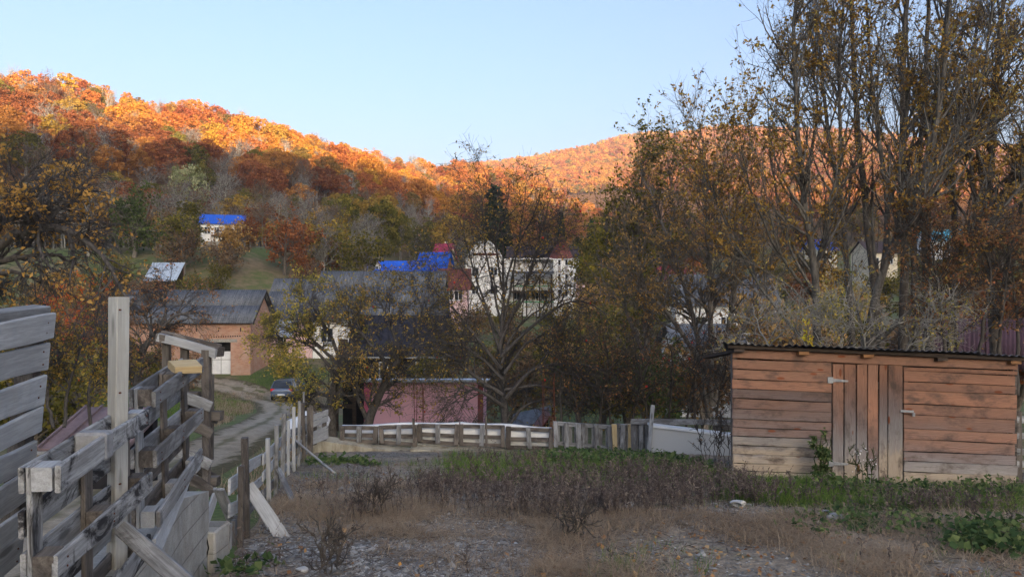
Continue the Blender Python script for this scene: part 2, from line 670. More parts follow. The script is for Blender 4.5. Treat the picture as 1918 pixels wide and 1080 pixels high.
def join(parts):
    Vs, Fs, o = [], [], 0
    for V, Fc in parts:
        Vs.append(V); Fs.append(Fc + o); o += len(V)
    return np.concatenate(Vs), np.concatenate(Fs)


def sub_branches(rng, pts, rad, count, m, length, ang, trop, wig, t0=.2, t1=1.0, rr=.6, rmax=9, rmin=.002, taper=.5):
    """count side branches spread over the parents by their length"""
    n, pm, _ = pts.shape
    plen = np.linalg.norm(np.diff(pts, axis=1), axis=-1).sum(1)
    idx = rng.choice(n, count, p=plen / plen.sum())
    t = t0 + (t1 - t0) * rng.random(count)
    s = t * (pm - 1)
    i0 = np.minimum(s.astype(int), pm - 2); f = (s - i0)[:, None]
    a, b = pts[idx, i0], pts[idx, i0 + 1]
    pos = a * (1 - f) + b * f
    tan = nrm(b - a)
    pr = rad[idx, i0] * (1 - f[:, 0]) + rad[idx, i0 + 1] * f[:, 0]
    perp = nrm(np.cross(tan, rng.standard_normal((count, 3))))
    an = np.radians(ang) * rng.uniform(.6, 1.35, count)[:, None]
    d = nrm(np.cos(an) * tan + np.sin(an) * perp)
    ln = length * rng.uniform(.45, 1.35, count) * (1 - taper * t)
    trop = np.array(trop, float)
    out = np.zeros((count, m, 3))
    out[:, 0] = pos
    for j in range(1, m):
        d = nrm(d + wig * rng.standard_normal((count, 3)) + trop * (j / m))
        out[:, j] = out[:, j - 1] + d * (ln / (m - 1))[:, None]
    r0 = np.clip(pr * rr, rmin, rmax)
    rads = r0[:, None] * np.linspace(1, .3, m)[None]
    return out, np.maximum(rads, rmin * .6)


def leaves(rng, pos, size, n_dir=None, spread=1.0, droop=.3, asp=.55):
    """diamond leaves at pos; returns V, F, rnd"""
    n = len(pos)
    ax = nrm(rng.standard_normal((n, 3)) + np.array([0, 0, -droop]))
    no = rng.standard_normal((n, 3)) * spread
    if n_dir is not None: no = no + n_dir
    no = nrm(no)
    sd = nrm(np.cross(no, ax)); ax = np.cross(sd, no)
    s = size * rng.uniform(.6, 1.4, n)[:, None]
    V = np.stack([pos, pos + ax * s * .45 + sd * s * asp * .5 + no * s * .08, pos + ax * s, pos + ax * s * .45 - sd * s * asp * .5 + no * s * .08], 1).reshape(-1, 3)
    Fc = np.arange(n * 4).reshape(-1, 4)
    return V, Fc, np.repeat(rng.random(n), 4)


def along(rng, pts, count, t0=.2):
    n, m, _ = pts.shape
    idx = rng.integers(0, n, count)
    s = (t0 + (1 - t0) * rng.random(count)) * (m - 1)
    i0 = np.minimum(s.astype(int), m - 2); f = (s - i0)[:, None]
    return pts[idx, i0] * (1 - f) + pts[idx, i0 + 1] * f


def crown_cloud(rng, rx, rz, zc, nclump, nper, size, lump=.32, low=-.7, inner=.15):
    """leaf faces gathered in clumps over an uneven crown"""
    d = nrm(rng.standard_normal((nclump * 3, 3)))
    d = d[d[:, 2] > low][:nclump]
    k = len(d)
    rr = rng.uniform(.62, 1.0, k)[:, None]
    c = d * rr * np.array([rx, rx, rz]) + np.array([0, 0, zc])
    cs = lump * rx * rng.uniform(.6, 1.3, k)
    idx = np.repeat(np.arange(k), nper)
    q = nrm(rng.standard_normal((k * nper, 3)) + d[idx] * .9 + np.array([0, 0, .35]))
    rad = cs[idx][:, None] * (rng.random((k * nper, 1)) ** inner)
    p = c[idx] + q * rad * np.array([1.1, 1.1, .75])
    V, Fc, r_ = leaves(rng, p, size, q * 1.3, .75, .2, .9)
    cr = rng.random(k)
    tone = np.clip(.55 * np.repeat(cr[idx], 4) + .45 * r_, 0, 1)
    return V, Fc, tone


BARK = simple('grey brown bark', (0.0994, 0.0818, 0.0663), (0.265, 0.231, 0.199), 14, (1, 1, .3), bump=.5)
BARK_D = simple('dark bark', (0.0398, 0.0331, 0.0287), (0.122, 0.104, 0.0884), 14, (1, 1, .3), bump=.5)
BARK_L = simple('pale grey bark', (0.199, 0.189, 0.166), (0.442, 0.42, 0.376), 14, (1, 1, .3), bump=.5)

LF = {}
LF['rust'] = leaf_mat('rust red leaves', [(.0, (.14, .05, .027)), (.5, (.29, .105, .045)), (1, (.42, .17, .065))], .2)
LF['orange'] = leaf_mat('orange leaves', [(.0, (.24, .1, .035)), (.5, (.42, .19, .055)), (1, (.54, .28, .08))], .2)
LF['gold'] = leaf_mat('golden leaves', [(.0, (.2, .12, .03)), (.5, (.38, .24, .05)), (1, (.5, .36, .08))], .2)
LF['brown'] = leaf_mat('brown thinning leaves', [(.0, (0.102, 0.0653, 0.0435)), (.5, (0.217, 0.138, 0.0798)), (1, (0.348, 0.217, 0.116))], .2)
LF['olive'] = leaf_mat('olive leaves', [(.0, (0.0653, 0.0653, 0.0174)), (.5, (0.16, 0.145, 0.0362)), (1, (0.319, 0.246, 0.0508))], .2)
LF['grey'] = leaf_mat('grey twig haze', [(.0, (0.102, 0.087, 0.0798)), (.5, (0.189, 0.16, 0.145)), (1, (0.29, 0.246, 0.217))], .15)
LF['pale'] = leaf_mat('silvery green leaves', [(.0, (0.145, 0.16, 0.058)), (.5, (0.348, 0.362, 0.174)), (1, (0.58, 0.566, 0.319))], .1)
LF['conifer'] = leaf_mat('dark conifer needles', [(.0, (0.0116, 0.0261, 0.0145)), (.5, (0.029, 0.0609, 0.0319)), (1, (0.0653, 0.109, 0.0435))], .2, .1)
LF['larch'] = leaf_mat('yellowing needles', [(.0, (0.0725, 0.0725, 0.0174)), (.5, (0.217, 0.189, 0.0362)), (1, (0.392, 0.29, 0.0508))], .2)


def forest_palette():
    t = NT('autumn forest leaves')
    at = t.n('Attribute'); at.attribute_name = 'rnd'
    oi = t.n('ObjectInfo')
    base = t.ramp(oi.outputs['Random'], [(.0, (0.317, 0.0915, 0.0427)), (.14, (0.415, 0.134, 0.0488)), (.3, (0.525, 0.189, 0.0549)), (.5, (0.573, 0.244, 0.061)),
                                         (.7, (0.573, 0.268, 0.0427)), (.82, (0.512, 0.305, 0.0488)), (.92, (0.317, 0.159, 0.061)), (1, (0.159, 0.146, 0.0427))])
    c = t.mix(1.0, base, t.ramp(at.outputs['Fac'], [(.0, .5), (.5, .95), (1, 1.25)]), 'MULTIPLY')
    tr = t.n('BsdfTranslucent'); df = t.n('BsdfDiffuse'); mx = t.n('MixShader')
    mx.inputs[0].default_value = .2
    t.l(c, tr.inputs[0]); t.l(c, df.inputs[0])
    t.l(df.outputs[0], mx.inputs[1]); t.l(tr.outputs[0], mx.inputs[2])
    t.l(mx.outputs[0], t.t.nodes['Material Output'].inputs[0])
    return t.m


LF['forest'] = forest_palette()


# shared meshes for forest and orchard trees: unit height 1 m scaled when placed
def forest_variant(seed, kind):
    """returns trunk mesh, crown mesh for a tree about 14 m tall, crown 9 m across"""
    rng = np.random.default_rng(seed)
    H = 14.0
    if kind == 'conifer':
        st = np.zeros((1, 8, 3)); st[0, :, 2] = np.linspace(0, H, 8)
        V, Fc = tubes(st, np.linspace(.22, .03, 8)[None], 6)
        n = 2600
        h = rng.random(n) ** 1.25
        lay = np.round(h * 22) / 22 + rng.normal(0, .008, n)
        az = rng.random(n) * 6.283
        spoke = np.round(az / (6.283 / 11)) * (6.283 / 11) + rng.normal(0, .13, n)
        rr = (1 - lay) * 2.9 * np.sqrt(rng.random(n)) * rng.uniform(.75, 1.1, n) + .1
        pos = np.stack([rr * np.cos(spoke), rr * np.sin(spoke), 1.0 + lay * (H - 1) - rr * .28], 1)
        out = np.stack([np.cos(spoke), np.sin(spoke), np.full(n, 1.2)], 1)
        Vl, Fl, rl = leaves(rng, pos, .6, out, .5, .5, .5)
        return mesh_np(V, Fc, True), mesh_np(Vl, Fl, False, {'rnd': rl})
    bare = kind in ('grey', 'brown')
    lean = rng.normal(0, .3, 2)
    st = np.zeros((1, 7, 3)); z = np.linspace(0, H * .8, 7)
    st[0, :, 2] = z; st[0, :, 0] = lean[0] * (z / H) ** 2 * 3 + rng.normal(0, .08, 7); st[0, :, 1] = lean[1] * (z / H) ** 2 * 3
    r = np.linspace(.26, .06, 7)[None]
    b1, r1 = sub_branches(rng, st, r, 26, 6, 5.2, 45, (0, 0, .28), .12, .3, 1, .6, .12, .02, .45)
    b2, r2 = sub_branches(rng, b1, r1, 170 if bare else 80, 5, 2.4, 40, (0, 0, .2), .16, .15, 1, .6, .05, .014, .4)
    parts = [tubes(st, r, 6), tubes(b1, r1, 4), tubes(b2, r2, 3)]
    if bare:
        b3, r3 = sub_branches(rng, b2, r2, 900, 3, 1.3, 40, (0, 0, .2), .2, .1, 1, .7, .025, .012, .3)
        parts.append(tubes(b3, r3, 3))
        pos = along(rng, b3, 900)
        Vl, Fl, rl = leaves(rng, pos, .34, None, 1, .2, .6)
    else:
        rx = rng.uniform(3.7, 4.8); rz = rng.uniform(4.0, 5.6)
        Vl, Fl, rl = crown_cloud(rng, rx, rz, H - rz - .4, 95, 40, .4, .24)
        Vl = Vl + np.array([lean[0] * .6, lean[1] * .6, 0])
    V, Fc = join(parts)
    return mesh_np(V, Fc, True), mesh_np(Vl, Fl, False, {'rnd': rl})


VAR = {}


def variants(kind, n, bark=None):
    out = []
    for i in range(n):
        tm, cm = forest_variant(hash_seed(kind) + i, kind)
        tm.materials.append(bark or BARK)
        cm.materials.append(LF[kind])
        out.append((tm, cm))
    VAR[kind] = out


def hash_seed(s):
    return sum((i + 3) * ord(c) for i, c in enumerate(s)) % 100000


for kind, n in (('rust', 3), ('orange', 4), ('gold', 3), ('olive', 3), ('brown', 2), ('grey', 3), ('pale', 1), ('conifer', 3), ('larch', 1)):
    variants(kind, n, BARK_L if kind == 'grey' else None)

_tc = [0]


def place_tree(kind, x, y, height, label, cat='tree', group=None, name='forest_tree', width=1.0, sink=.2, z=None):
    _tc[0] += 1
    r = random.Random(_tc[0] * 13 + 5)
    tm, cm = VAR[kind][r.randrange(len(VAR[kind]))]
    root = thing(name, label, cat, (x, y, (TZ(x, y) if z is None else z) - sink), r.uniform(0, 6.28), group)
    s = height / 14.0
    root.scale = (s * width * r.uniform(.92, 1.08), s * width * r.uniform(.92, 1.08), s)
    link('trunk', tm, None, root)
    link('crown', cm, None, root)
    return root


KIND_TXT = {'rust': 'rust red beech', 'orange': 'orange leaved beech', 'gold': 'golden leaved broadleaf', 'olive': 'olive green broadleaf',
            'brown': 'brown thinly leaved', 'grey': 'bare grey twigged', 'pale': 'silvery green', 'conifer': 'dark green conifer', 'larch': 'yellowing larch'}


# ---------------------------------------------------------------- forest on the left hill
def forest_points():
    """candidate tree positions on the wooded slopes, nearest first"""
    rng = np.random.default_rng(21)
    n = 30000
    d = 120 + 640 * rng.random(n) ** .8
    px = rng.uniform(-150, 1320, n)
    X = (px - CX) / F * d; Y = d
    h1 = ridge_h(X, Y, RIDGE, 215, 300, 1.1)
    dens = d / 760.0
    # wood edge: starts where the slope steepens
    edge = np.interp(px, [-150, 0, 200, 420, 640, 800, 960, 1150, 1320], [10, 10, 10, 10, 6, 4, 3, 2, 2])
    ok = (h1 > edge) & (rng.random(n) < dens)
    X, Y = X[ok], Y[ok]
    keep = []
    grid = {}
    for i in range(len(X)):
        sp = 5.6
        gx, gy = int(X[i] // sp), int(Y[i] // sp)
        bad = False
        for a in (-1, 0, 1):
            for b in (-1, 0, 1):
                for j in grid.get((gx + a, gy + b), ()):
                    if (X[i] - X[j]) ** 2 + (Y[i] - Y[j]) ** 2 < sp * sp:
                        bad = True; break
                if bad: break
            if bad: break
        if not bad:
            grid.setdefault((gx, gy), []).append(i)
            keep.append(i)
    return X[keep], Y[keep]


FX, FY = forest_points()
FZ = terr(FX, FY)
FH1 = ridge_h(FX, FY, RIDGE, 215, 300, 1.1)
_scr = -FY + FH1 * 0            # nearest trees show largest
order = np.argsort(FY)
rngf = np.random.default_rng(5)
own = set(order[:290].tolist())
_vis = 0
for i in order[:290]:
    px = CX + FX[i] / FY[i] * F
    up = FH1[i]
    u = rngf.random()
    if px > 640 and up < 34:
        kind = 'grey' if u < .4 else 'brown' if u < .62 else 'olive' if u < .74 else 'gold' if u < .88 else 'orange'
    elif up < 30:
        kind = 'brown' if u < .2 else 'grey' if u < .46 else 'olive' if u < .56 else 'rust' if u < .74 else 'gold' if u < .88 else 'orange'
    else:
        kind = 'rust' if u < .36 else 'orange' if u < .54 else 'gold' if u < .68 else 'olive' if u < .76 else 'brown' if u < .88 else 'grey'
    place_tree(kind, FX[i], FY[i], rngf.uniform(11, 16), KIND_TXT[kind] + ' tree in the wood on the hillside', group='wood on the left hillside, ' + kind + ' trees', width=rngf.uniform(.95, 1.2))


def scatter(name, X, Y, Z, sc, kind_list, label, seed=0, mat=None, lod=None):
    """one stuff object: trees instanced on points"""
    colx = bpy.data.collections.new(name + '_templates')
    for q, me in enumerate(kind_list):
        o = bpy.data.objects.new('%s_template_%02d' % (name, q), me)
        colx.objects.link(o)
    me = bpy.data.meshes.new(name)
    n = len(X)
    me.vertices.add(n)
    me.vertices.foreach_set('co', np.stack([X, Y, Z], 1).astype(np.float32).ravel())
    rng = np.random.default_rng(seed)
    for nm, a in (('sc', sc), ('rz', rng.random(n) * 6.283)):
        at = me.attributes.new(nm, 'FLOAT', 'POINT'); at.data.foreach_set('value', np.asarray(a, np.float32))
    at = me.attributes.new('pick', 'INT', 'POINT'); at.data.foreach_set('value', rng.integers(0, len(kind_list), n).astype(np.int32))
    me.update()
    o = link(name, me)
    ng = bpy.data.node_groups.new(name, 'GeometryNodeTree')
    ng.interface.new_socket('Geometry', in_out='INPUT', socket_type='NodeSocketGeometry')
    ng.interface.new_socket('Geometry', in_out='OUTPUT', socket_type='NodeSocketGeometry')
    N = ng.nodes
    gi, go = N.new('NodeGroupInput'), N.new('NodeGroupOutput')
    iop = N.new('GeometryNodeInstanceOnPoints'); ci = N.new('GeometryNodeCollectionInfo')
    ci.inputs[0].default_value = colx
    ci.inputs[1].default_value = True; ci.inputs[2].default_value = True
    iop.inputs['Pick Instance'].default_value = True

    def na(nm, ty):
        a = N.new('GeometryNodeInputNamedAttribute'); a.data_type = ty; a.inputs[0].default_value = nm
        return a.outputs[0]
    L = ng.links
    L.new(gi.outputs[0], iop.inputs['Points']); L.new(ci.outputs[0], iop.inputs['Instance'])
    L.new(na('pick', 'INT'), iop.inputs['Instance Index'])
    cx = N.new('ShaderNodeCombineXYZ'); L.new(na('rz', 'FLOAT'), cx.inputs[2])
    L.new(cx.outputs[0], iop.inputs['Rotation'])
    L.new(na('sc', 'FLOAT'), iop.inputs['Scale'])
    L.new(iop.outputs[0], go.inputs[0])
    md = o.modifiers.new('scatter', 'NODES'); md.node_group = ng
    return tag(o, label, kind='stuff')


def crown_only(seed, rx, rz, H, nc, npc, size, lump=.38):
    rng = np.random.default_rng(seed)
    Vl, Fl, rl = crown_cloud(rng, rx, rz, H - rz, nc, npc, size, lump)
    st = np.zeros((1, 3, 3)); st[0, :, 2] = np.linspace(-1, H * .6, 3)
    Vt, Ft = tubes(st, np.array([[.25, .2, .1]]), 4)
    V, Fc = join([(Vl, Fl), (Vt, Ft)])
    me = mesh_np(V, Fc, False, {'rnd': np.concatenate([rl, np.zeros(len(Vt))])})
    me.materials.append(LF['forest'])
    return me


rest = np.array([i for i in range(len(FX)) if i not in own])
MID = [crown_only(300 + i, RNG.uniform(3.2, 5.2), RNG.uniform(4.0, 6.6), RNG.uniform(11, 15), 85, 30, .5, RNG.uniform(.2, .3)) for i in range(9)]
MID += [VAR['brown'][0][1], VAR['grey'][1][0]]
scatter('hillside_forest', FX[rest], FY[rest], FZ[rest] - .3, RNG.uniform(.6, 1.15, len(rest)), MID, 'dense orange autumn forest covering the left hill', 1)


def far_points():
    rng = np.random.default_rng(8)
    n = 80000
    d = 330 + 1280 * rng.random(n)
    px = rng.uniform(700, 2250, n)
    X = (px - CX) / F * d
    h = ridge_h(X, d, FAR, 820, 900, 1.05)
    h1 = ridge_h(X, d, RIDGE, 215, 300, 1.1)
    ok = ((h > 3) | ((px > 1000) & (d > 420))) & (h1 < 14) & (rng.random(n) < d / 1600)
    X, d = X[ok], d[ok]
    _, keep = np.unique(np.stack([X // 7.5, d // 7.5], 1).astype(int), axis=0, return_index=True)
    return X[keep], d[keep]


GX, GY = far_points()
FARM = [crown_only(400 + i, RNG.uniform(3.6, 5), RNG.uniform(4, 5.4), 11, 40, 18, .8, .28) for i in range(5)]
scatter('mountain_forest', GX, GY, terr(GX, GY) - .5, RNG.uniform(.8, 1.35, len(GX)), FARM, 'autumn forest covering the far sunlit mountain', 2)
print('forest', len(FX), 'far', len(GX))

# ---------------------------------------------------------------- building materials
def brick_mat(name, c1, c2, mortar, scale, off=.5):
    t = NT(name)
    b = t.n('TexBrick')
    b.inputs['Scale'].default_value = scale
    b.inputs['Color1'].default_value = (*c1, 1); b.inputs['Color2'].default_value = (*c2, 1)
    b.inputs['Mortar'].default_value = (*mortar, 1)
    b.inputs['Mortar Size'].default_value = .016
    b.inputs['Brick Width'].default_value = .5; b.inputs['Row Height'].default_value = .16
    tc = t.n('TexCoord'); mp = t.n('Mapping')
    mp.inputs['Rotation'].default_value = (math.pi / 2, 0, 0)
    # walls lie in XZ or YZ of their house: fold x+y into one running direction
    sp = t.n('SeparateXYZ'); t.l(tc.outputs['Object'], sp.inputs[0])
    cb = t.n('CombineXYZ')
    t.l(t.math('ADD', sp.outputs[0], sp.outputs[1]), cb.inputs[0]); t.l(sp.outputs[2], cb.inputs[1])
    t.l(cb.outputs[0], b.inputs['Vector'])
    n = t.noise(tc.outputs['Object'], 1.1, 6, .65)
    c = t.mix(t.ramp(n, [(.45, 0.0), (.68, .55)]), b.outputs['Color'], (.5, .4, .33))
    return t.out(c, .9, b.outputs['Fac'], .4, .01)


def plaster(name, c, dirt=(.25, .22, .2), amt=.5):
    t = NT(name)
    v = t.coord((1, 1, .5), False)
    n = t.noise(v, .9, 7, .7); f = t.noise(v, 12, 4)
    col = t.mix(t.ramp(n, [(.48, 0.0), (.75, amt)]), c, dirt)
    return t.out(col, .9, f, .3, .006)


def roof_mat(name, c1, c2, rough=.85, streak=True):
    t = NT(name)
    n = t.noise(t.coord((3, .35, 1)), 1.4, 6, .7)
    f = t.noise(t.coord((1, 1, 1)), 7, 5, .7)
    c = t.ramp(t.math('ADD', t.math('MULTIPLY', n, .6), t.math('MULTIPLY', f, .4)), [(.36, c1), (.62, c2)])
    return t.out(t.vary(c, .12), rough, f, .2, .004)


M['brick'] = brick_mat('orange brick', (.4, .17, .1), (.5, .26, .17), (.42, .36, .3), 2.0)
M['slate'] = roof_mat('grey corrugated cement', (.07, .075, .088), (.2, .21, .23))
M['zinc'] = roof_mat('pale blue metal roof', (.3, .36, .45), (.5, .57, .66), .5)
M['blue'] = roof_mat('bright blue metal roof', (.01, .085, .5), (.02, .13, .68), .4)
M['magenta'] = roof_mat('raspberry metal roof', (.28, .03, .075), (.42, .06, .12), .5)
M['purple'] = roof_mat('purple brown metal', (.05, .032, .048), (.1, .058, .09), .85)
M['teal'] = roof_mat('teal metal roof', (.05, .28, .4), (.09, .4, .52), .5)
M['brownroof'] = roof_mat('dark brown shingles', (.035, .026, .03), (.085, .062, .068))
M['redroof'] = roof_mat('reddish brown shingles', (.11, .035, .032), (.2, .075, .06))
M['redmetal'] = roof_mat('dark red metal tile', (.11, .03, .035), (.19, .055, .055), .45)
M['pink'] = plaster('pink plaster', (.76, .44, .53), (.5, .25, .32), .4)
M['pinkpale'] = plaster('pale pink plaster', (.72, .5, .5), (.45, .34, .33), .3)
M['white'] = plaster('white plaster', (.82, .81, .8), (.5, .48, .46), .3)
M['cream'] = plaster('cream plaster', (.68, .6, .46), (.4, .35, .28), .4)
M['whitefilm'] = simple('white plastic', (.72, .73, .75), (.85, .86, .87), 3, rough=.4, vary=.03, bump=.1)
M['woodhouse'] = wood('orange log wood', (.38, .2, .09), (.17, .08, .035), None, 0, .1)
M['wood_dk'] = wood('dark brown boards', (.09, .065, .05), (.03, .022, .018), None, 0, .15)
M['green'] = simple('green painted rail', (.02, .3, .1), (.03, .42, .16), 5)


def glass():
    t = NT('dark window glass')
    t.b.inputs['Base Color'].default_value = (.03, .035, .045, 1)
    t.b.inputs['Roughness'].default_value = .08
    t.b.inputs['Specular IOR Level'].default_value = .6
    return t.m


M['glass'] = glass()
M['lace'] = simple('pale curtains', (.3, .27, .26), (.4, .36, .34), 8)


def house_root(name, label, cat, px, d, z=None, rz=0.0, group=None):
    x = (px - CX) / F * d
    return thing(name, label, cat, (x, d, TZ(x, d) if z is None else z), math.radians(rz), group)


def gable_mesh(L, D, h, rise, over=.0, base=-4.0):
    """solid wall prism: x -L/2..L/2, y 0..D, ridge along x"""
    V = [(-L / 2, 0, base), (L / 2, 0, base), (L / 2, D, base), (-L / 2, D, base), (-L / 2, 0, h), (L / 2, 0, h), (L / 2, D, h), (-L / 2, D, h), (-L / 2, D / 2, h + rise), (L / 2, D / 2, h + rise)]
    Fs = [(0, 1, 5, 4), (2, 3, 7, 6), (1, 2, 6, 9, 5), (3, 0, 4, 8, 7), (4, 5, 9, 8), (6, 7, 8, 9), (0, 3, 2, 1)]
    return mesh_py(V, Fs)


def gable_mesh_y(L, D, h, rise):
    """ridge along y (gable faces the viewer)"""
    V = [(-L / 2, 0, 0), (L / 2, 0, 0), (L / 2, D, 0), (-L / 2, D, 0), (-L / 2, 0, h), (L / 2, 0, h), (L / 2, D, h), (-L / 2, D, h), (0, 0, h + rise), (0, D, h + rise)]
    Fs = [(0, 1, 5, 8, 4), (2, 3, 7, 9, 6), (1, 2, 6, 5), (3, 0, 4, 7), (4, 8, 9, 7), (5, 6, 9, 8), (0, 3, 2, 1)]
    return mesh_py(V, Fs)


_sheetc = {}


def sheet_roof(root, x0, x1, yE, zE, yR, zR, mat, cols, rows, pitch=.18, amp=.028, name='roof_slope', crook=.02):
    """one roof slope of overlapping sheets from eave (yE,zE) to ridge (yR,zR)"""
    run = math.hypot(yR - yE, zR - zE)
    ang = math.atan2(zR - zE, yR - yE)
    sl = link(name, box_mesh(x0, x1, 0, run, -.1, -.06), M['wood_dk'], root, T(0, yE, zE) @ Matrix.Rotation(ang, 4, 'X'))
    w, l = (x1 - x0) / cols, run / rows
    me = corrugated(w + .03, l + .12, pitch, amp, .012, 6)
    me.materials.append(mat)
    r = random.Random(cols * 31 + rows)
    for j in range(rows):
        for i in range(cols):
            link('sheet', me, None, sl, T(x0 + i * w, j * l - .1 + r.uniform(-crook, crook), .02 + .014 * (j % 2) + .006 * (i % 2)) @ Matrix.Rotation(.012, 4, 'X') @ Matrix.Rotation(r.uniform(-.3, .3) * crook * .3, 4, 'Z'))
    return sl


def window(root, x, z, w, h, y=0, frame=None, pane=None, rz=0, bars=1, name='window'):
    Mx = T(x, y, z) @ Matrix.Rotation(rz, 4, 'Z')
    t = .07
    boxes = [(-w / 2, w / 2, -.05, .02, -t, 0), (-w / 2, w / 2, -.05, .02, h, h + t), (-w / 2 - t, -w / 2, -.05, .02, -t, h + t), (w / 2, w / 2 + t, -.05, .02, -t, h + t)]
    for b in range(bars):
        xx = -w / 2 + w * (b + 1) / (bars + 1)
        boxes.append((xx - .03, xx + .03, -.04, .0, 0, h))
    f = link(name, multi_box(boxes), frame or M['whitefilm'], root, Mx)
    link('pane', box_mesh(-w / 2, w / 2, -.012, .0, 0, h), pane or M['glass'], f)
    link('sill', box_mesh(-w / 2 - .12, w / 2 + .12, -.14, .0, -.14, -.075), M['steel'], f)
    return f


def flat_roof_piece(root, name, pts, th, mat, par=None):
    """a sheet of roof through 4 points with thickness"""
    V = [Vector(p) for p in pts]
    n = (V[1] - V[0]).cross(V[3] - V[0]).normalized()
    W_ = V + [v - n * th for v in V]
    return link(name, mesh_py(W_, [(0, 1, 2, 3), (7, 6, 5, 4), (0, 4, 5, 1), (1, 5, 6, 2), (2, 6, 7, 3), (3, 7, 4, 0)]), mat, par or root)


def seam_roof(root, x0, x1, yE, zE, yR, zR, mat, pitch=.45, name='roof_slope'):
    """metal roof slope with standing seams"""
    run = math.hypot(yR - yE, zR - zE); ang = math.atan2(zR - zE, yR - yE)
    n = int((x1 - x0) / pitch)
    boxes = [(x0, x1, 0, run, -.05, 0)] + [(x0 + i * (x1 - x0) / n - .02, x0 + i * (x1 - x0) / n + .02, 0, run, 0.0, .045) for i in range(n + 1)]
    return link(name, multi_box(boxes), mat, root, T(0, yE, zE) @ Matrix.Rotation(ang, 4, 'X'))


# ---------------------------------------------------------------- brick garage
def brick_garage():
    d = 66.0
    s = d / F
    xl, xr = (212 - CX) * s, (469 - CX) * s
    z0 = (HY - 703) * s
    zw = (HY - 604) * s - z0            # wall height
    zr = (HY - 543) * s - z0
    L = xr - xl
    root = thing('brick_garage', 'orange brick garage with grey corrugated roof and open doorway beside the dirt road', 'garage', (xl, d, z0))
    D = 6.2
    ox0, ox1, oh = (390 - 212) * s, (432 - 212) * s, (703 - 641) * s
    th = .3
    fb = [(0, ox0, 0, th, -.6, zw), (ox1, L, 0, th, -.6, zw), (ox0, ox1, 0, th, oh + .3, zw)]
    w = link('front_wall', multi_box(fb), M['brick'], root)
    link('lintel', box_mesh(ox0 - .9, ox1 + .55, -.03, th - .02, oh + .02, oh + .3), M['concrete'], root)
    for i in range(5):
        link('vent_slot', box_mesh(.0, .09, -.006, .06, 0, .32), M['dark'], w, T(L * (.25 + .16 * i) + .4, 0, zw - .75))
    for i in range(13):
        link('tile_hole', box_mesh(0, .1, -.006, .05, 0, .1), M['dark'], w, T(ox0 + .25 + i * .2, 0, oh + .42 + .006 * i))
    # gable end facing right, back wall
    V = [(L - th, th, -.6), (L - th, D, -.6), (L, D, -.6), (L, th, -.6), (L - th, th, zw), (L - th, D, zw), (L, D, zw), (L, th, zw), (L - th, D / 2, zr - .15), (L, D / 2, zr - .15)]
    link('end_wall', mesh_py(V, [(0, 1, 5, 8, 4), (3, 7, 9, 6, 2), (1, 2, 6, 5), (0, 4, 7, 3), (4, 8, 9, 7), (5, 6, 9, 8)]), M['brick'], root)
    V2 = [(v[0] - L + th, v[1], v[2]) for v in V]
    link('end_wall', mesh_py(V2, [(0, 1, 5, 8, 4), (3, 7, 9, 6, 2), (1, 2, 6, 5), (0, 4, 7, 3), (4, 8, 9, 7), (5, 6, 9, 8)]), M['brick'], root)
    link('back_wall', box_mesh(th, L - th, D - th, D, -.6, zw), M['brick'], root)
    link('floor', box_mesh(.3, L - .3, .3, D - .3, -.3, -.02), M['dark'], root)
    sheet_roof(root, -.35, L + .4, -.45, zw + .02, D / 2, zr, M['slate'], 11, 2, .19, .03)
    sheet_roof(root, -.35, L + .4, D + .45, zw + .02, D / 2, zr - .01, M['slate'], 11, 2, .19, .03)
    flat_roof_piece(root, 'barge_board', [(L + .42, -.5, zw - .18), (L + .42, D / 2, zr - .18), (L + .42, D / 2, zr + .04), (L + .42, -.5, zw + .04)], .05, M['wood_dk'])
    flat_roof_piece(root, 'barge_board', [(L + .42, D / 2, zr - .18), (L + .42, D + .5, zw - .18), (L + .42, D + .5, zw + .04), (L + .42, D / 2, zr + .04)], .05, M['wood_dk'])
    # white board standing in the doorway
    pnl = thing('white_board', 'big white sheet leaning inside the brick garage doorway', 'board', (xl + ox0 + .1, d + .5, z0))
    link('sheet', box_mesh(0, ox1 - ox0 - .2, 0, .04, 0, oh * .72), M['whitefilm'], pnl)
    link('frame', multi_box([(.0, .06, -.03, 0, 0, oh * .72), (.8, .84, -.03, 0, 0, oh * .72), (0, ox1 - ox0 - .2, -.032, 0, oh * .46, oh * .46 + .05)]), M['steel'], pnl)
    dk = link('doorway_shade', box_mesh(ox0 + .05, ox1 - .05, .9, 1.0, 0, oh), M['dark'], root)  # near-black sheet stands in for the shade inside the open doorway


brick_garage()


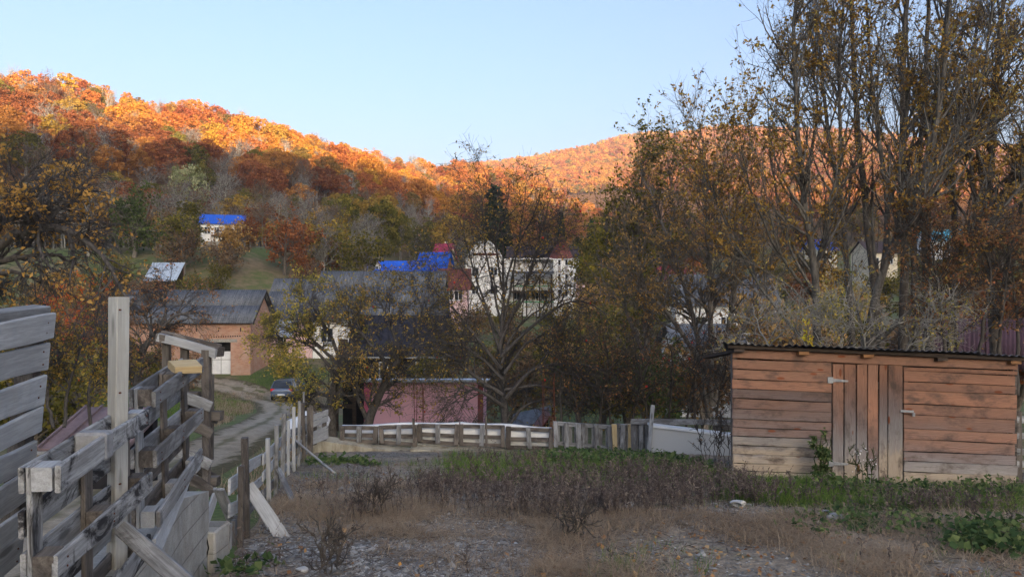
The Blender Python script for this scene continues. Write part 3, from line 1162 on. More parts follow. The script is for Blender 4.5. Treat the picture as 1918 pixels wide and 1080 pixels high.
# ---------------------------------------------------------------- long barn with corrugated roof
def barn():
    d = 74.0
    s = d / F
    z0 = (HY - 672) * s
    xm, x0, x1 = (582 - CX) * s, (490 - CX) * s, (829 - CX) * s
    root = thing('barn', 'long pale plastered barn with stepped grey corrugated roof', 'barn', (xm, d, z0))
    a, b = x0 - xm, x1 - xm
    zr, ze = (HY - 505) * s - z0, (HY - 598) * s - z0
    zr2, ze2 = (HY - 520) * s - z0, (HY - 597) * s - z0
    link('wall', box_mesh(.1, b - .2, .3, 8.6, -1, ze), M['white'], root)
    link('wall', box_mesh(a + .3, .05, .3, 7.6, -1, ze2), M['pinkpale'], root)
    for xx, hh, Dp, zt in ((b - .45, ze, 9, zr), (a + .3, ze2, 8, zr2)):
        link('gable', mesh_py([(xx, .3, hh), (xx + .25, .3, hh), (xx, Dp - .4, hh), (xx + .25, Dp - .4, hh), (xx, Dp / 2, zt - .15), (xx + .25, Dp / 2, zt - .15)],
                              [(0, 2, 4), (1, 5, 3), (0, 4, 5, 1), (2, 3, 5, 4), (0, 1, 3, 2)]), M['wood_brown'], root)
    sheet_roof(root, -.1, b, -.5, ze, 4.5, zr, M['slate'], 12, 3, .19, .03)
    sheet_roof(root, -.1, b, 9.5, ze, 4.5, zr - .01, M['slate'], 12, 3, .19, .03)
    sheet_roof(root, a, -.02, -.5, ze2, 4.0, zr2, M['slate'], 5, 3, .19, .03)
    sheet_roof(root, a, -.02, 8.5, ze2, 4.0, zr2 - .01, M['slate'], 5, 3, .19, .03)
    # blue metal porch at the left
    seam_roof(root, a - .3, a + 3.6, -2.6, (HY - 628) * s - z0, -.3, ze2 - .05, M['zinc'], .4, 'porch_roof')
    for x in (a - .0, a + 1.7, a + 3.3):
        link('porch_post', box_mesh(x - .3, x + .3, -2.4, -2.0, -1, (HY - 630) * s - z0), M['pinkpale'], root)
    for x in (1.5, 4.2, 7, 9.5):
        window(root, x, 1.6, 1.1, 1.3, .3)
    window(root, a + 2.0, 1.5, 1.0, 1.2, .3)
    link('door', box_mesh(2.6, 3.5, .25, .29, -.3, 1.9), M['wood_dk'], root)


barn()


# ---------------------------------------------------------------- black boarded house in front of the barn
def black_house():
    d = 46.0
    s = d / F
    x0, x1 = (648 - CX) * s, (838 - CX) * s
    z0 = (HY - 740) * s
    root = thing('dark_boarded_house', 'black tarred house with dark tin roof between barn and pink outbuilding', 'house', ((x0 + x1) / 2, d, z0))
    L = x1 - x0
    ze, zr = (HY - 664) * s - z0, (HY - 592) * s - z0
    link('wall', box_mesh(-L / 2 + .3, L / 2 - .3, .4, 5, -1, ze), M['wood_black'], root)
    link('gable', mesh_py([(L / 2 - .5, .4, ze), (L / 2 - .3, .4, ze), (L / 2 - .5, 5, ze), (L / 2 - .3, 5, ze), (L / 2 - .5, 2.7, zr - .1), (L / 2 - .3, 2.7, zr - .1)],
                          [(0, 2, 4), (1, 5, 3), (0, 4, 5, 1), (2, 3, 5, 4), (0, 1, 3, 2)]), M['wood_black'], root)
    dk = simple('black tin', (.012, .012, .018), (.035, .033, .045), 3, rough=.5, bump=.1)
    seam_roof(root, -L / 2, L / 2, -.1, ze - .05, 2.7, zr, dk)
    seam_roof(root, -L / 2, L / 2, 5.5, ze - .05, 2.7, zr - .01, dk)
    link('gutter', box_mesh(-L / 2, L / 2, -.22, -.1, ze - .2, ze - .1), M['steel'], root)
    window(root, -.6, .9, .9, 1.0, .4)
    window(root, 1.6, .9, .9, 1.0, .4)
    link('white_end', box_mesh(L / 2 - .295, L / 2 - .1, .5, .9, -1, ze), M['white'], root)


black_house()


# ---------------------------------------------------------------- pink outbuilding
def pink_house():
    d = 28.5
    s = d / F
    x0, x1 = (682 - CX) * s, (905 - CX) * s
    z0 = TZ((x0 + x1) / 2, d) - .3
    zt = (HY - 716) * s - z0
    root = thing('pink_outbuilding', 'pink plastered outbuilding with thin flat metal roof behind the pallet fence', 'outbuilding', (x0, d, z0))
    L = x1 - x0
    link('wall', mesh_py([(0, 0, 0), (L, 0, 0), (L, 3.6, 0), (0, 3.6, 0), (0, 0, zt), (L, 0, zt), (L, 3.6, zt - .33), (0, 3.6, zt - .33)], box_faces()), M['pink'], root)
    link('corner_strip', box_mesh(-.004, .28, -.02, .0, 0, zt), simple('deeper pink paint', (.5, .12, .2), (.6, .17, .26), 3), root)
    link('corner_strip', box_mesh(L - .2, L + .004, -.02, .0, 0, zt), simple('red brown paint', (.2, .06, .06), (.3, .09, .09), 3), root)
    rf = link('roof', box_mesh(-1.1, L + .15, -.35, 4, -.05, 0), M['zinc'], root, T(0, 0, zt + .1) @ Matrix.Rotation(-.085, 4, 'X'))
    link('gutter', box_mesh(-1.1, L + .15, -.42, -.351, -.08, .005), M['steel'], rf)
    # open timber porch on the left
    for x in (-1.0, -.35):
        link('porch_post', box_mesh(x - .06, x + .06, -.1, .02, 0, zt + .02), M['wood_dk'], root)
    link('porch_rail', box_mesh(-.94, -.41, -.06, -.01, 1.25, 1.4), M['wood_dk'], root)
    board('porch_brace', (-.95, -.04, zt - .1), (-.4, -.04, 1.5), .1, .04, (0, 1, 0), M['wood_dk'], root)
    board('porch_brace', (-.95, -.09, 1.5), (-.4, -.09, zt - .1), .1, .04, (0, 1, 0), M['wood_dk'], root)
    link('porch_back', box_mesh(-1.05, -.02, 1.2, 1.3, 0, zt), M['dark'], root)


pink_house()


def rebar_column(px, d, py0, py1, label, w=.26):
    b = P(px, py1, d)
    root = thing('rebar_column', label, 'rebar', b)
    h = (py1 - py0) * d / F
    for i, (x, y) in enumerate(((-w / 2, -w / 2), (w / 2, -w / 2), (w / 2, w / 2), (-w / 2, w / 2))):
        rod('bar', (x, y, -.3), (x + RNG.normal(0, .02), y, h * (1 - .06 * i)), .009, M['rust'], root)
    z = .2
    while z < h * .85:
        for a, b2 in (((-w / 2, -w / 2), (w / 2, -w / 2)), ((w / 2, -w / 2), (w / 2, w / 2)), ((w / 2, w / 2), (-w / 2, w / 2)), ((-w / 2, w / 2), (-w / 2, -w / 2))):
            rod('stirrup', (*a, z), (*b2, z + .01), .005, M['rust'], root, k=4)
        z += .33


rebar_column(786, 19.2, 712, 826, 'tall rusty rebar cage in front of the pink wall', .2)
rebar_column(1028, 19.6, 690, 820, 'rusty rebar cage beside the bare apple tree and slatted pallets', .28)


# ---------------------------------------------------------------- white mansion with tower
def mansion():
    d = 112.0
    s = d / F
    cx = (985 - CX) * s
    z0 = (HY - 600) * s
    root = thing('white_mansion', 'big white and pink mansion with brown bell roof and pointed corner tower', 'house', (cx, d, z0))
    X = lambda px: (px - CX) * s - cx
    Z = lambda py: (HY - py) * s - z0
    link('main_wall', box_mesh(X(955), X(1090), 1.2, 10, -2, Z(484)), M['white'], root)
    link('side_wall', box_mesh(X(1078), X(1098), .6, 9, -2, Z(503)), M['pinkpale'], root)
    link('left_wall', box_mesh(X(872), X(955), .4, 10, -2, Z(484)), M['white'], root)
    # left wing: white rounded gable facing the viewer
    n = 12
    pr = []
    for i in range(n + 1):
        u = -1 + 2 * i / n
        hh = Z(453) - (abs(u) ** 1.9) * (Z(453) - Z(487))
        pr.append((X(908) + u * (X(942) - X(908)), hh))
    V = [(x, .2, z) for x, z in pr] + [(pr[-1][0], .2, Z(490)), (pr[0][0], .2, Z(490))]
    V += [(x, .45, z) for x, _, z in V]
    k = n + 3
    link('gable', mesh_py(V, [tuple(range(k)), tuple(range(2 * k - 1, k - 1, -1))] + [(i, k + i, k + (i + 1) % k, (i + 1) % k) for i in range(k)]), M['white'], root)
    link('gable_band', box_mesh(X(885), X(934), .1, .19, Z(478), Z(474)), M['redroof'], root)
    rf = []
    for y in (-.2, 10.5):
        rf += [(x, y, z + .28) for x, z in pr]
    m = n + 1
    fs = [(i, i + 1, m + i + 1, m + i) for i in range(n)]
    Vr = rf + [(x, y, z - .3) for x, y, z in rf]
    fs += [(2 * m + i, 3 * m + i, 3 * m + i + 1, 2 * m + i + 1) for i in range(n)] + [(i, 2 * m + i, 2 * m + i + 1, i + 1) for i in range(n)] + [(0, m, 3 * m, 2 * m), (n, 2 * m + n, 3 * m + n, m + n)]
    link('wing_roof', mesh_py(Vr, fs), M['brownroof'], root)
    trim = [(x, -.26, z + .34) for x, z in pr] + [(x, -.26, z + .02) for x, z in pr]
    link('white_trim', mesh_py(trim + [(x, -.21, z) for x, _, z in trim], [(i, m + i, m + i + 1, i + 1) for i in range(n)] + [(2 * m + i, 2 * m + i + 1, 3 * m + i + 1, 3 * m + i) for i in range(n)] + [(i, i + 1, 2 * m + i + 1, 2 * m + i) for i in range(n)]), M['whitefilm'], root)
    # main roof: bell-shaped, ridge along x
    prof = [(.2, Z(486)), (1.2, Z(478)), (2.4, Z(468)), (4.0, Z(459)), (5.6, Z(456)), (7.2, Z(459)), (9, Z(468)), (11, Z(487))]
    Vm, fm = [], []
    for xi, x in enumerate((X(948), X(1088), X(1096), X(1101))):
        for (y, z) in prof:
            q = (0, 0, .45, .9)[xi]
            Vm.append((x, y + (5.6 - y) * q * .5, z - (z - Z(500)) * q * (.55 if xi == 2 else 1.0)))
    kk = len(prof)
    for a in range(3):
        for b in range(kk - 1):
            fm.append((a * kk + b, (a + 1) * kk + b, (a + 1) * kk + b + 1, a * kk + b + 1))
    fm += [tuple(range(kk)), tuple(range(4 * kk - 1, 3 * kk - 1, -1)), (0, kk - 1, 2 * kk - 1, kk), (kk, 2 * kk - 1, 3 * kk - 1, 2 * kk), (2 * kk, 3 * kk - 1, 4 * kk - 1, 3 * kk)]
    rfm = link('main_roof', mesh_py(Vm, fm), M['brownroof'], root)
    link('cornice', box_mesh(X(955), X(1085), .05, 1.15, Z(486), Z(483)), M['whitefilm'], rfm)
    # corner tower
    tw = link('tower', box_mesh(X(1036), X(1078), -.9, 3, -2, Z(485)), M['white'], root)
    tx, ty, hw = X(1052), 1.2, (X(1078) - X(1034)) / 2
    Vt = []
    ft = []
    lev = [(1.12, Z(486)), (.86, Z(475)), (.55, Z(460)), (.3, Z(447)), (.16, Z(438))]
    for q, (r_, z) in enumerate(lev):
        for i in range(8):
            a = math.pi / 8 + i * math.pi / 4
            Vt.append((tx + math.cos(a) * hw * r_ * 1.08, ty + math.sin(a) * hw * r_ * 1.08, z))
    for q in range(len(lev) - 1):
        for i in range(8):
            ft.append((q * 8 + i, q * 8 + (i + 1) % 8, q * 8 + 8 + (i + 1) % 8, q * 8 + 8 + i))
    ft += [tuple(range(7, -1, -1)), tuple(range(len(lev) * 8 - 8, len(lev) * 8))]
    link('tower_roof', mesh_py(Vt, ft), M['redroof'], root)
    link('tower_eave', box_mesh(X(1030), X(1082), -1.1, 3.0, Z(487), Z(485)), M['whitefilm'], tw)
    for px in (1047, 1060):
        window(tw, X(px), Z(497), .32, .85, -.9, bars=0)
        window(tw, X(px), Z(523), .32, .85, -.9, bars=0)
        window(tw, X(px), Z(555), .32, 1.0, -.9, bars=0)
        for za, zb in ((499, 514), (527, 540)):
            link('panel', box_mesh(X(px) - .19, X(px) + .19, -.93, -.9, Z(zb), Z(za)), M['lace'], tw)
    window(root, X(1088), Z(524), 1.0, 1.15, .6, bars=2)
    window(root, X(1076) + .6, Z(498), .7, .9, .55, bars=1)
    for px in (968, 985, 1003, 1020):
        window(root, X(px), Z(500), .75, .95, 1.2, pane=M['lace'])
        window(root, X(px), Z(560), .9, 1.3, 1.2)
    for px in (890, 925):
        window(root, X(px), Z(515), .9, 1.1, .4)
        window(root, X(px), Z(550), .9, 1.2, .4)
    # terrace with a grey lean-to roof and green rails
    tr = link('terrace_roof', box_mesh(X(958), X(1036), -1.6, 1.15, Z(513), Z(511)), M['slate'], root, T(0, 0, .2) @ Matrix.Rotation(.12, 4, 'X'))
    for px in (962, 986, 1010, 1032):
        link('terrace_post', box_mesh(X(px) - .09, X(px) + .09, -1.5, -1.32, -1, Z(514)), M['wood_dk'], root)
    link('terrace_rail', box_mesh(X(958), X(1036), -1.6, -1.54, Z(537), Z(535.5)), M['green'], root)
    link('terrace_rail', box_mesh(X(958), X(1036), -1.6, -1.54, Z(566), Z(564.5)), M['green'], root)
    link('terrace_floor', box_mesh(X(958), X(1036), -1.6, 1.15, Z(548), Z(545)), M['wood_dk'], root)
    link('chimney', box_mesh(X(1001), X(1005), 4.5, 5.2, Z(462), Z(452)), M['redroof'], rfm)


mansion()


# ---------------------------------------------------------------- further houses
def gable_house(name, label, px, d, w, dep, wall_h, rise, wall, roof, rz=0, z=None, wins=2, ridge='x', group=None, over=.35, timber=None):
    r = house_root(name, label, 'house', px, d, z, rz, group)
    if ridge == 'x':
        link('wall', gable_mesh(w, dep, wall_h, rise - .12), wall, r)
        seam_roof(r, -w / 2 - over, w / 2 + over, -over, wall_h - over * rise / (dep / 2) + .08, dep / 2, wall_h + rise + .08, roof)
        seam_roof(r, -w / 2 - over, w / 2 + over, dep + over, wall_h - over * rise / (dep / 2) + .08, dep / 2, wall_h + rise + .075, roof)
    else:
        link('wall', gable_mesh_y(w, dep, wall_h, rise - .12), wall, r)
        for sgn in (-1, 1):
            pts = [(0, -over, wall_h + rise + .06), (0, dep + over, wall_h + rise + .06), (sgn * (w / 2 + over), dep + over, wall_h - over * rise / (w / 2) + .06), (sgn * (w / 2 + over), -over, wall_h - over * rise / (w / 2) + .06)]
            flat_roof_piece(r, 'roof_slope', pts if sgn < 0 else pts[::-1], .06, roof)
        link('gable_boards', mesh_py([(-w / 2, -.02, wall_h), (w / 2, -.02, wall_h), (0, -.02, wall_h + rise - .14), (-w / 2, .0, wall_h), (w / 2, .0, wall_h), (0, .0, wall_h + rise - .14)], [(0, 1, 2), (0, 3, 4, 1), (1, 4, 5, 2), (2, 5, 3, 0)]), timber or M['woodhouse'], r)
    for i in range(wins):
        x = -w / 2 + w * (i + 1) / (wins + 1)
        window(r, x, wall_h * .35, .9, 1.1, 0)
    return r


# the hillside house: white walls, blue roof, brown balcony
r = house_root('hillside_house', 'white house with bright blue roof standing among bare trees on the hillside', 'house', 415, 150, (HY - 452) * 150 / F, 14)
link('wall', gable_mesh(7.6, 6, 3.6, 1.7), M['white'], r)
seam_roof(r, -4.2, 4.2, -.5, 3.35, 3, 5.45, M['blue'])
seam_roof(r, -4.2, 4.2, 6.5, 3.35, 3, 5.44, M['blue'])
window(r, -2.6, 1.5, 1, 1.2); window(r, -.9, 1.5, .8, 1.2); window(r, 1.2, 1.3, .9, 1.3)
link('balcony', multi_box([(-1.8, 3.4, -1.3, -.01, 1.0, 1.15), (-1.8, -1.7, -1.3, -1.2, -1, 1.0), (3.3, 3.4, -1.3, -1.2, -1, 1.0), (-1.8, 3.4, -1.3, -1.24, 1.5, 1.58)] + [(-1.8 + i * .3, -1.74 + i * .3, -1.3, -1.25, 1.15, 1.5) for i in range(18)]), M['woodhouse'], r)
link('base', box_mesh(-3.9, 3.9, -.05, 6.2, -3, -.003), M['concrete'], r)

# grey tin shelter above the garage
r = house_root('tin_shelter', 'small open shelter with pale blue tin roof above the brick garage', 'shelter', 303, 90, (HY - 548) * 90 / F)
seam_roof(r, -1.9, 1.9, -.6, 1.35, 1.9, 3.6, M['zinc'], .38)
for x in (-1.6, 0, 1.6):
    link('post', box_mesh(x - .08, x + .08, -.4, -.24, -1, 1.4), M['redroof'], r)
    link('post', box_mesh(x - .08, x + .08, 1.9, 2.06, -1, 3.4), M['redroof'], r)
link('back_boards', box_mesh(-1.7, 1.7, 1.8, 1.88, -1, 2.9), M['wood_dk'], r)
link('rail', box_mesh(-1.7, 1.7, -.42, -.36, .3, .5), M['redroof'], r)

# two blue roofed houses and the raspberry roof beyond the barn
dd = 118.0; ss = dd / F
r = house_root('blue_roofed_cottage', 'low cottage with bright blue roof and small wooden dormer behind the barn', 'house', 731, dd, (HY - 545) * ss)
link('wall', box_mesh(-3.9, 3.9, 0, 5, 0, 3.1), M['cream'], r)
seam_roof(r, -4.1, 4.1, -.4, (545 - 507) * ss, 2.5, (545 - 487) * ss, M['blue'])
seam_roof(r, -4.1, 4.1, 5.4, (545 - 507) * ss, 2.5, (545 - 487) * ss - .01, M['blue'])
dm = link('dormer', gable_mesh_y(.95, 2.2, .6, .55), M['white'], r, T(-2.05, .1, (545 - 505) * ss))
for sg in (-1, 1):
    pts = [(0, -.1, 1.22), (0, 2.2, 1.22), (sg * .62, 2.2, .58), (sg * .62, -.1, .58)]
    flat_roof_piece(r, 'dormer_roof', pts if sg < 0 else pts[::-1], .05, M['woodhouse'], dm)
window(dm, 0, .1, .4, .45, -.01)
window(r, -2, 1, 1, 1.2); window(r, 1, 1, 1, 1.2)
r = gable_house('blue_roofed_house', 'tall wooden gabled house with steep bright blue roof behind the barn', 806, 112, 4.2, 4.4, 3.4, 2.9, M['woodhouse'], M['blue'], rz=-14, z=(HY - 553) * 112 / F)
r = gable_house('raspberry_roofed_house', 'house with raspberry red metal roof behind the blue roofs', 825, 138, 3.0, 3.6, 3.4, 2.7, M['cream'], M['magenta'], rz=-20, z=(HY - 520) * 138 / F)
link('chimney', box_mesh(-.2, .2, 2.2, 2.6, 5.2, 6.6), M['cream'], r)
r = gable_house('red_roofed_shed', 'low shed with dull red roof between barn and mansion', 850, 96, 3.4, 4, 2.4, 2.3, M['pinkpale'], M['redroof'], z=(HY - 574) * 96 / F)
# right side of the valley, glimpsed through the trees
r = gable_house('raspberry_roofed_cottage', 'cream cottage with dark raspberry roof glimpsed through twigs right of the mansion', 1278, 118, 5.5, 6, 3.0, 2.0, M['cream'], M['magenta'], rz=18, z=(HY - 560) * 118 / F)
r = gable_house('pale_house', 'big pale grey house with slate roof glimpsed behind the tangled branches', 1360, 74, 9.5, 8, 3.6, 2.9, M['white'], M['slate'], rz=-8, z=(HY - 640) * 74 / F, wins=3)
r = gable_house('teal_roofed_house', 'white house with teal roof glimpsed between the tall trunks', 1772, 170, 8, 7, 3.4, 2.4, M['white'], M['teal'], rz=-12, z=(HY - 478) * 170 / F, wins=3)
r = gable_house('brown_roofed_house', 'cream house with dark brown roof glimpsed between the tall trunks', 1655, 150, 6, 6, 3.4, 2.2, M['cream'], M['brownroof'], rz=10, z=(HY - 505) * 150 / F, wins=3)
r = gable_house('blue_ridged_house', 'small cream house with blue roof glimpsed through the central willow', 1550, 165, 5, 5, 3.2, 2.2, M['cream'], M['blue'], rz=20, z=(HY - 495) * 165 / F, wins=2)
r = gable_house('white_low_house', 'low white house beside the wooden shed, half hidden by the thicket', 1330, 40, 3.2, 3.2, 2.5, .9, M['white'], M['slate'], rz=6, z=(HY - 735) * 40 / F, wins=2)

# purple sheet fence behind the shed
r = thing('purple_fence', 'purple corrugated sheet fence behind the shrubs right of the shed', 'fence', P(1760, 660, 27))
for i in range(5):
    me = corrugated(1.1, 1.8, .16, .02, .006)
    link('sheet', me, M['purple'], r, T(-.6 + i * 1.1, .02 * (i % 2), -.6) @ R(90, 'X') @ R(0, 'Z'))
for i in range(4):
    link('post', box_mesh(-.7 + i * 1.6, -.64 + i * 1.6, .08, .14, -1, 1.5), M['rust'], r)
# blue water drum and pale tarpaulin in the thicket
r = thing('blue_drum', 'blue plastic drum glimpsed in the dark thicket', 'drum', P(1106, 700, 34))
link('body', cyl_mesh(.29, .29, .5, 14), simple('blue plastic', (.02, .1, .55), (.03, .14, .65), 3, rough=.4), r)
link('lid', cyl_mesh(.3, .28, .05, 14), simple('blue lid', (.02, .12, .6), (.03, .16, .7), 3, rough=.4), r, T(0, 0, .502))

# little roofs by the apple trunk
r = thing('grey_lean_to', 'weathered grey sheet lean-to beside the apple trunk', 'shed', P(985, 806, 24.5))
flat_roof_piece(r, 'roof', [(-.5, -.2, .05), (.75, -.3, .42), (.85, 1.3, .62), (-.4, 1.3, .35)], .03, M['slate'])
link('post', box_mesh(.6, .7, -.2, -.1, -1, .38), M['wood_dk'], r)
link('post', box_mesh(-.35, -.25, -.1, 0, -1, .03), M['wood_dk'], r)
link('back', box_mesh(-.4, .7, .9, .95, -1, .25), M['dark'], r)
r = thing('red_chimney_hut', 'dark red tiled hut with small capped chimney pipe behind the fence', 'hut', P(1010, 806, 23))
flat_roof_piece(r, 'roof', [(-.35, -.2, -.35), (.3, -.2, .45), (.3, 1.2, .55), (-.35, 1.2, -.25)], .03, M['redmetal'])
link('chimney', box_mesh(.32, .52, .1, .3, -1, .38), M['brick'], r)
link('pipe', cyl_mesh(.04, .04, .3, 10), M['rust'], r, T(.42, .2, .381))
link('pipe_cap', cyl_mesh(.09, .02, .08, 10), M['steel'], r, T(.42, .2, .682))
link('wall', box_mesh(-.3, .3, .2, 1.1, -1.2, -.45), M['redmetal'], r)

# tiled shed roof low on the left, behind the stacked pallets
r = thing('tiled_shed', 'low dark shed with faded pink metal tile roof strewn with leaves', 'shed', P(150, 850, 13.5))
seam_roof(r, -.55, .95, -.3, .15, 1.2, .66, roof_mat('faded pink metal tile', (.16, .115, .12), (.3, .22, .23), .85), .3)
link('wall', box_mesh(-.45, .85, -.2, 1.1, -1.6, .1), M['wood_black'], r)
link('back_wall', box_mesh(-.45, .85, .9, 1.1, .1, .5), M['wood_black'], r)
link('gutter', box_mesh(-.56, .96, -.37, -.3, .06, .11), M['steel'], r)

# ---------------------------------------------------------------- parked car
def car():
    d = 56.0
    px, py = 527, 752
    x = (px - CX) / F * d
    z = TZ(x, d) + .09
    # heading: the rear looks at the camera, nose pointing away and to the right
    root = thing('parked_car', 'blue grey hatchback parked on the dirt road, rear toward the fence', 'car', (x, d, z), math.radians(1))
    paint = NT('blue grey car paint')
    paint.b.inputs['Base Color'].default_value = (.14, .18, .26, 1)
    paint.b.inputs['Metallic'].default_value = .5
    paint.b.inputs['Roughness'].default_value = .3
    paint.b.inputs['Coat Weight'].default_value = .6
    paint = paint.m
    black = simple('black rubber', (.012, .012, .013), (.02, .02, .022), 10)
    W2 = .88
    # length sections along local y (rear at 0, front at 4.2): (y, z_bottom, z_belt, half width at belt, half width at bottom)
    lower = [(0.0, .34, .80, .70, .68), (.06, .27, .92, .80, .78), (.35, .22, .97, .87, .85), (1.1, .2, .95, .88, .86), (2.2, .2, .93, .88, .86), (3.1, .2, .9, .87, .85), (3.8, .22, .78, .82, .8), (4.15, .28, .62, .68, .68), (4.22, .34, .55, .6, .6)]
    V, Fs = [], []
    for (y, zb, zt, wt, wb) in lower:
        zm = (zb + zt) / 2
        V += [(-wb * .93, y, zb), (-wt, y, zm), (-wt * .985, y, zt - .06), (-wt * .93, y, zt), (wt * .93, y, zt), (wt * .985, y, zt - .06), (wt, y, zm), (wb * .93, y, zb)]
    for i in range(len(lower) - 1):
        for k in range(8):
            q = (k + 1) % 8
            Fs.append((i * 8 + k, i * 8 + 8 + k, i * 8 + 8 + q, i * 8 + q))
    Fs += [tuple(range(8)), tuple(range(len(lower) * 8 - 1, len(lower) * 8 - 9, -1))]
    link('body', mesh_py(V, Fs, True), paint, root)
    # cabin: roof and pillars
    cab = [(.12, .93, .78), (.42, 1.40, .62), (.75, 1.47, .6), (2.0, 1.47, .6), (2.4, 1.40, .6), (3.05, .92, .74)]
    V, Fs = [], []
    for i, (y, zt, w) in enumerate(cab):
        V += [(-w, y, zt), (w, y, zt)]
    belt = [(-.82, .2, .93), (.82, .2, .93), (-.8, 3.0, .89), (.8, 3.0, .89)]
    Fs = [(2, 3, 5, 4), (4, 5, 7, 6), (6, 7, 9, 8)]
    link('roof', mesh_py(V, Fs, True), paint, root).modifiers.new('th', 'SOLIDIFY').thickness = .04
    gl = M['glass']
    link('rear_window', mesh_py([(-.7, .14, .98), (.7, .14, .98), (.6, .40, 1.38), (-.6, .40, 1.38)], [(0, 1, 2, 3)]), gl, root)
    link('windscreen', mesh_py([(.68, 3.0, .94), (-.68, 3.0, .94), (-.57, 2.42, 1.39), (.57, 2.42, 1.39)], [(0, 1, 2, 3)]), gl, root)
    for sx in (-1, 1):
        pts = [(sx * .8, .3, .96), (sx * .8, 2.9, .92), (sx * .6, 2.36, 1.39), (sx * .605, .7, 1.44), (sx * .63, .48, 1.38)]
        link('side_window', mesh_py(pts, [(0, 1, 2, 3, 4) if sx > 0 else (4, 3, 2, 1, 0)]), gl, root)
        # pillars
        for (a, b) in (((sx * .79, .14, .94), (sx * .615, .44, 1.41)), ((sx * .805, .92, .95), (sx * .615, 1.0, 1.45)), ((sx * .805, 1.75, .94), (sx * .61, 1.7, 1.45)), ((sx * .76, 3.02, .92), (sx * .59, 2.4, 1.41))):
            board('pillar', a, b, .1, .05, (1, 0, 0), paint, root, 2, 0)
        lm = NT('red lamp glass'); lm.b.inputs['Base Color'].default_value = (.55, .02, .03, 1); lm.b.inputs['Roughness'].default_value = .15
        lb = link('tail_light', box_mesh(-.16, .16, -.03, .1, -.085, .085, .02), lm.m, root, T(sx * .64, .035, .83) @ R(-sx * 14, 'Z'))
        link('reflector', box_mesh(-.1, .1, -.015, .02, -.03, .03), lm.m, root, T(sx * .55, -.0, .42))
        link('mirror', box_mesh(-.1, .1, -.05, .05, -.06, .06, .02), paint, root, T(sx * .93, 2.55, 1.0))
        link('headlight', box_mesh(-.17, .17, -.05, .05, -.07, .07, .02), M['glass'], root, T(sx * .58, 4.05, .66))
        for y in (.78, 3.35):
            wh = link('wheel', cyl_mesh(.32, .32, .2, 22), black, root, T(sx * .8 + (.1 if sx > 0 else -.1), y, .31) @ R(-90 * 1, 'Y') if sx > 0 else T(sx * .9, y, .31) @ R(90, 'Y') @ T(0, 0, 0))
            link('rim', cyl_mesh(.21, .19, .03, 14), M['steel'], wh, T(0, 0, -.012) if sx > 0 else T(0, 0, -.02))
    link('bumper', box_mesh(-.76, .76, -.05, .06, .36, .6, .04), paint, root)
    link('under_bumper', box_mesh(-.7, .7, -.03, .3, .22, .36, .02), black, root)
    nr = link('number_plate', box_mesh(-.26, .26, -.075, -.052, .44, .55), M['whitefilm'], root)
    bd = link('badge', cyl_mesh(.06, .06, .02, 16), M['steel'], root, T(0, .03, .86) @ R(90, 'X'))
    link('badge_core', cyl_mesh(.045, .045, .004, 16), paint, bd, T(0, 0, .0202))
    link('exhaust', cyl_mesh(.03, .03, .2, 8), M['steel'], root, T(-.45, .1, .26) @ R(90, 'X'))
    link('spoiler', box_mesh(-.6, .6, -.12, .1, -.02, .02, .01), paint, root, T(0, .5, 1.45))
    link('wiper', box_mesh(-.02, .35, -.01, .01, -.01, .01), black, root, T(0, .16, 1.03))


car()

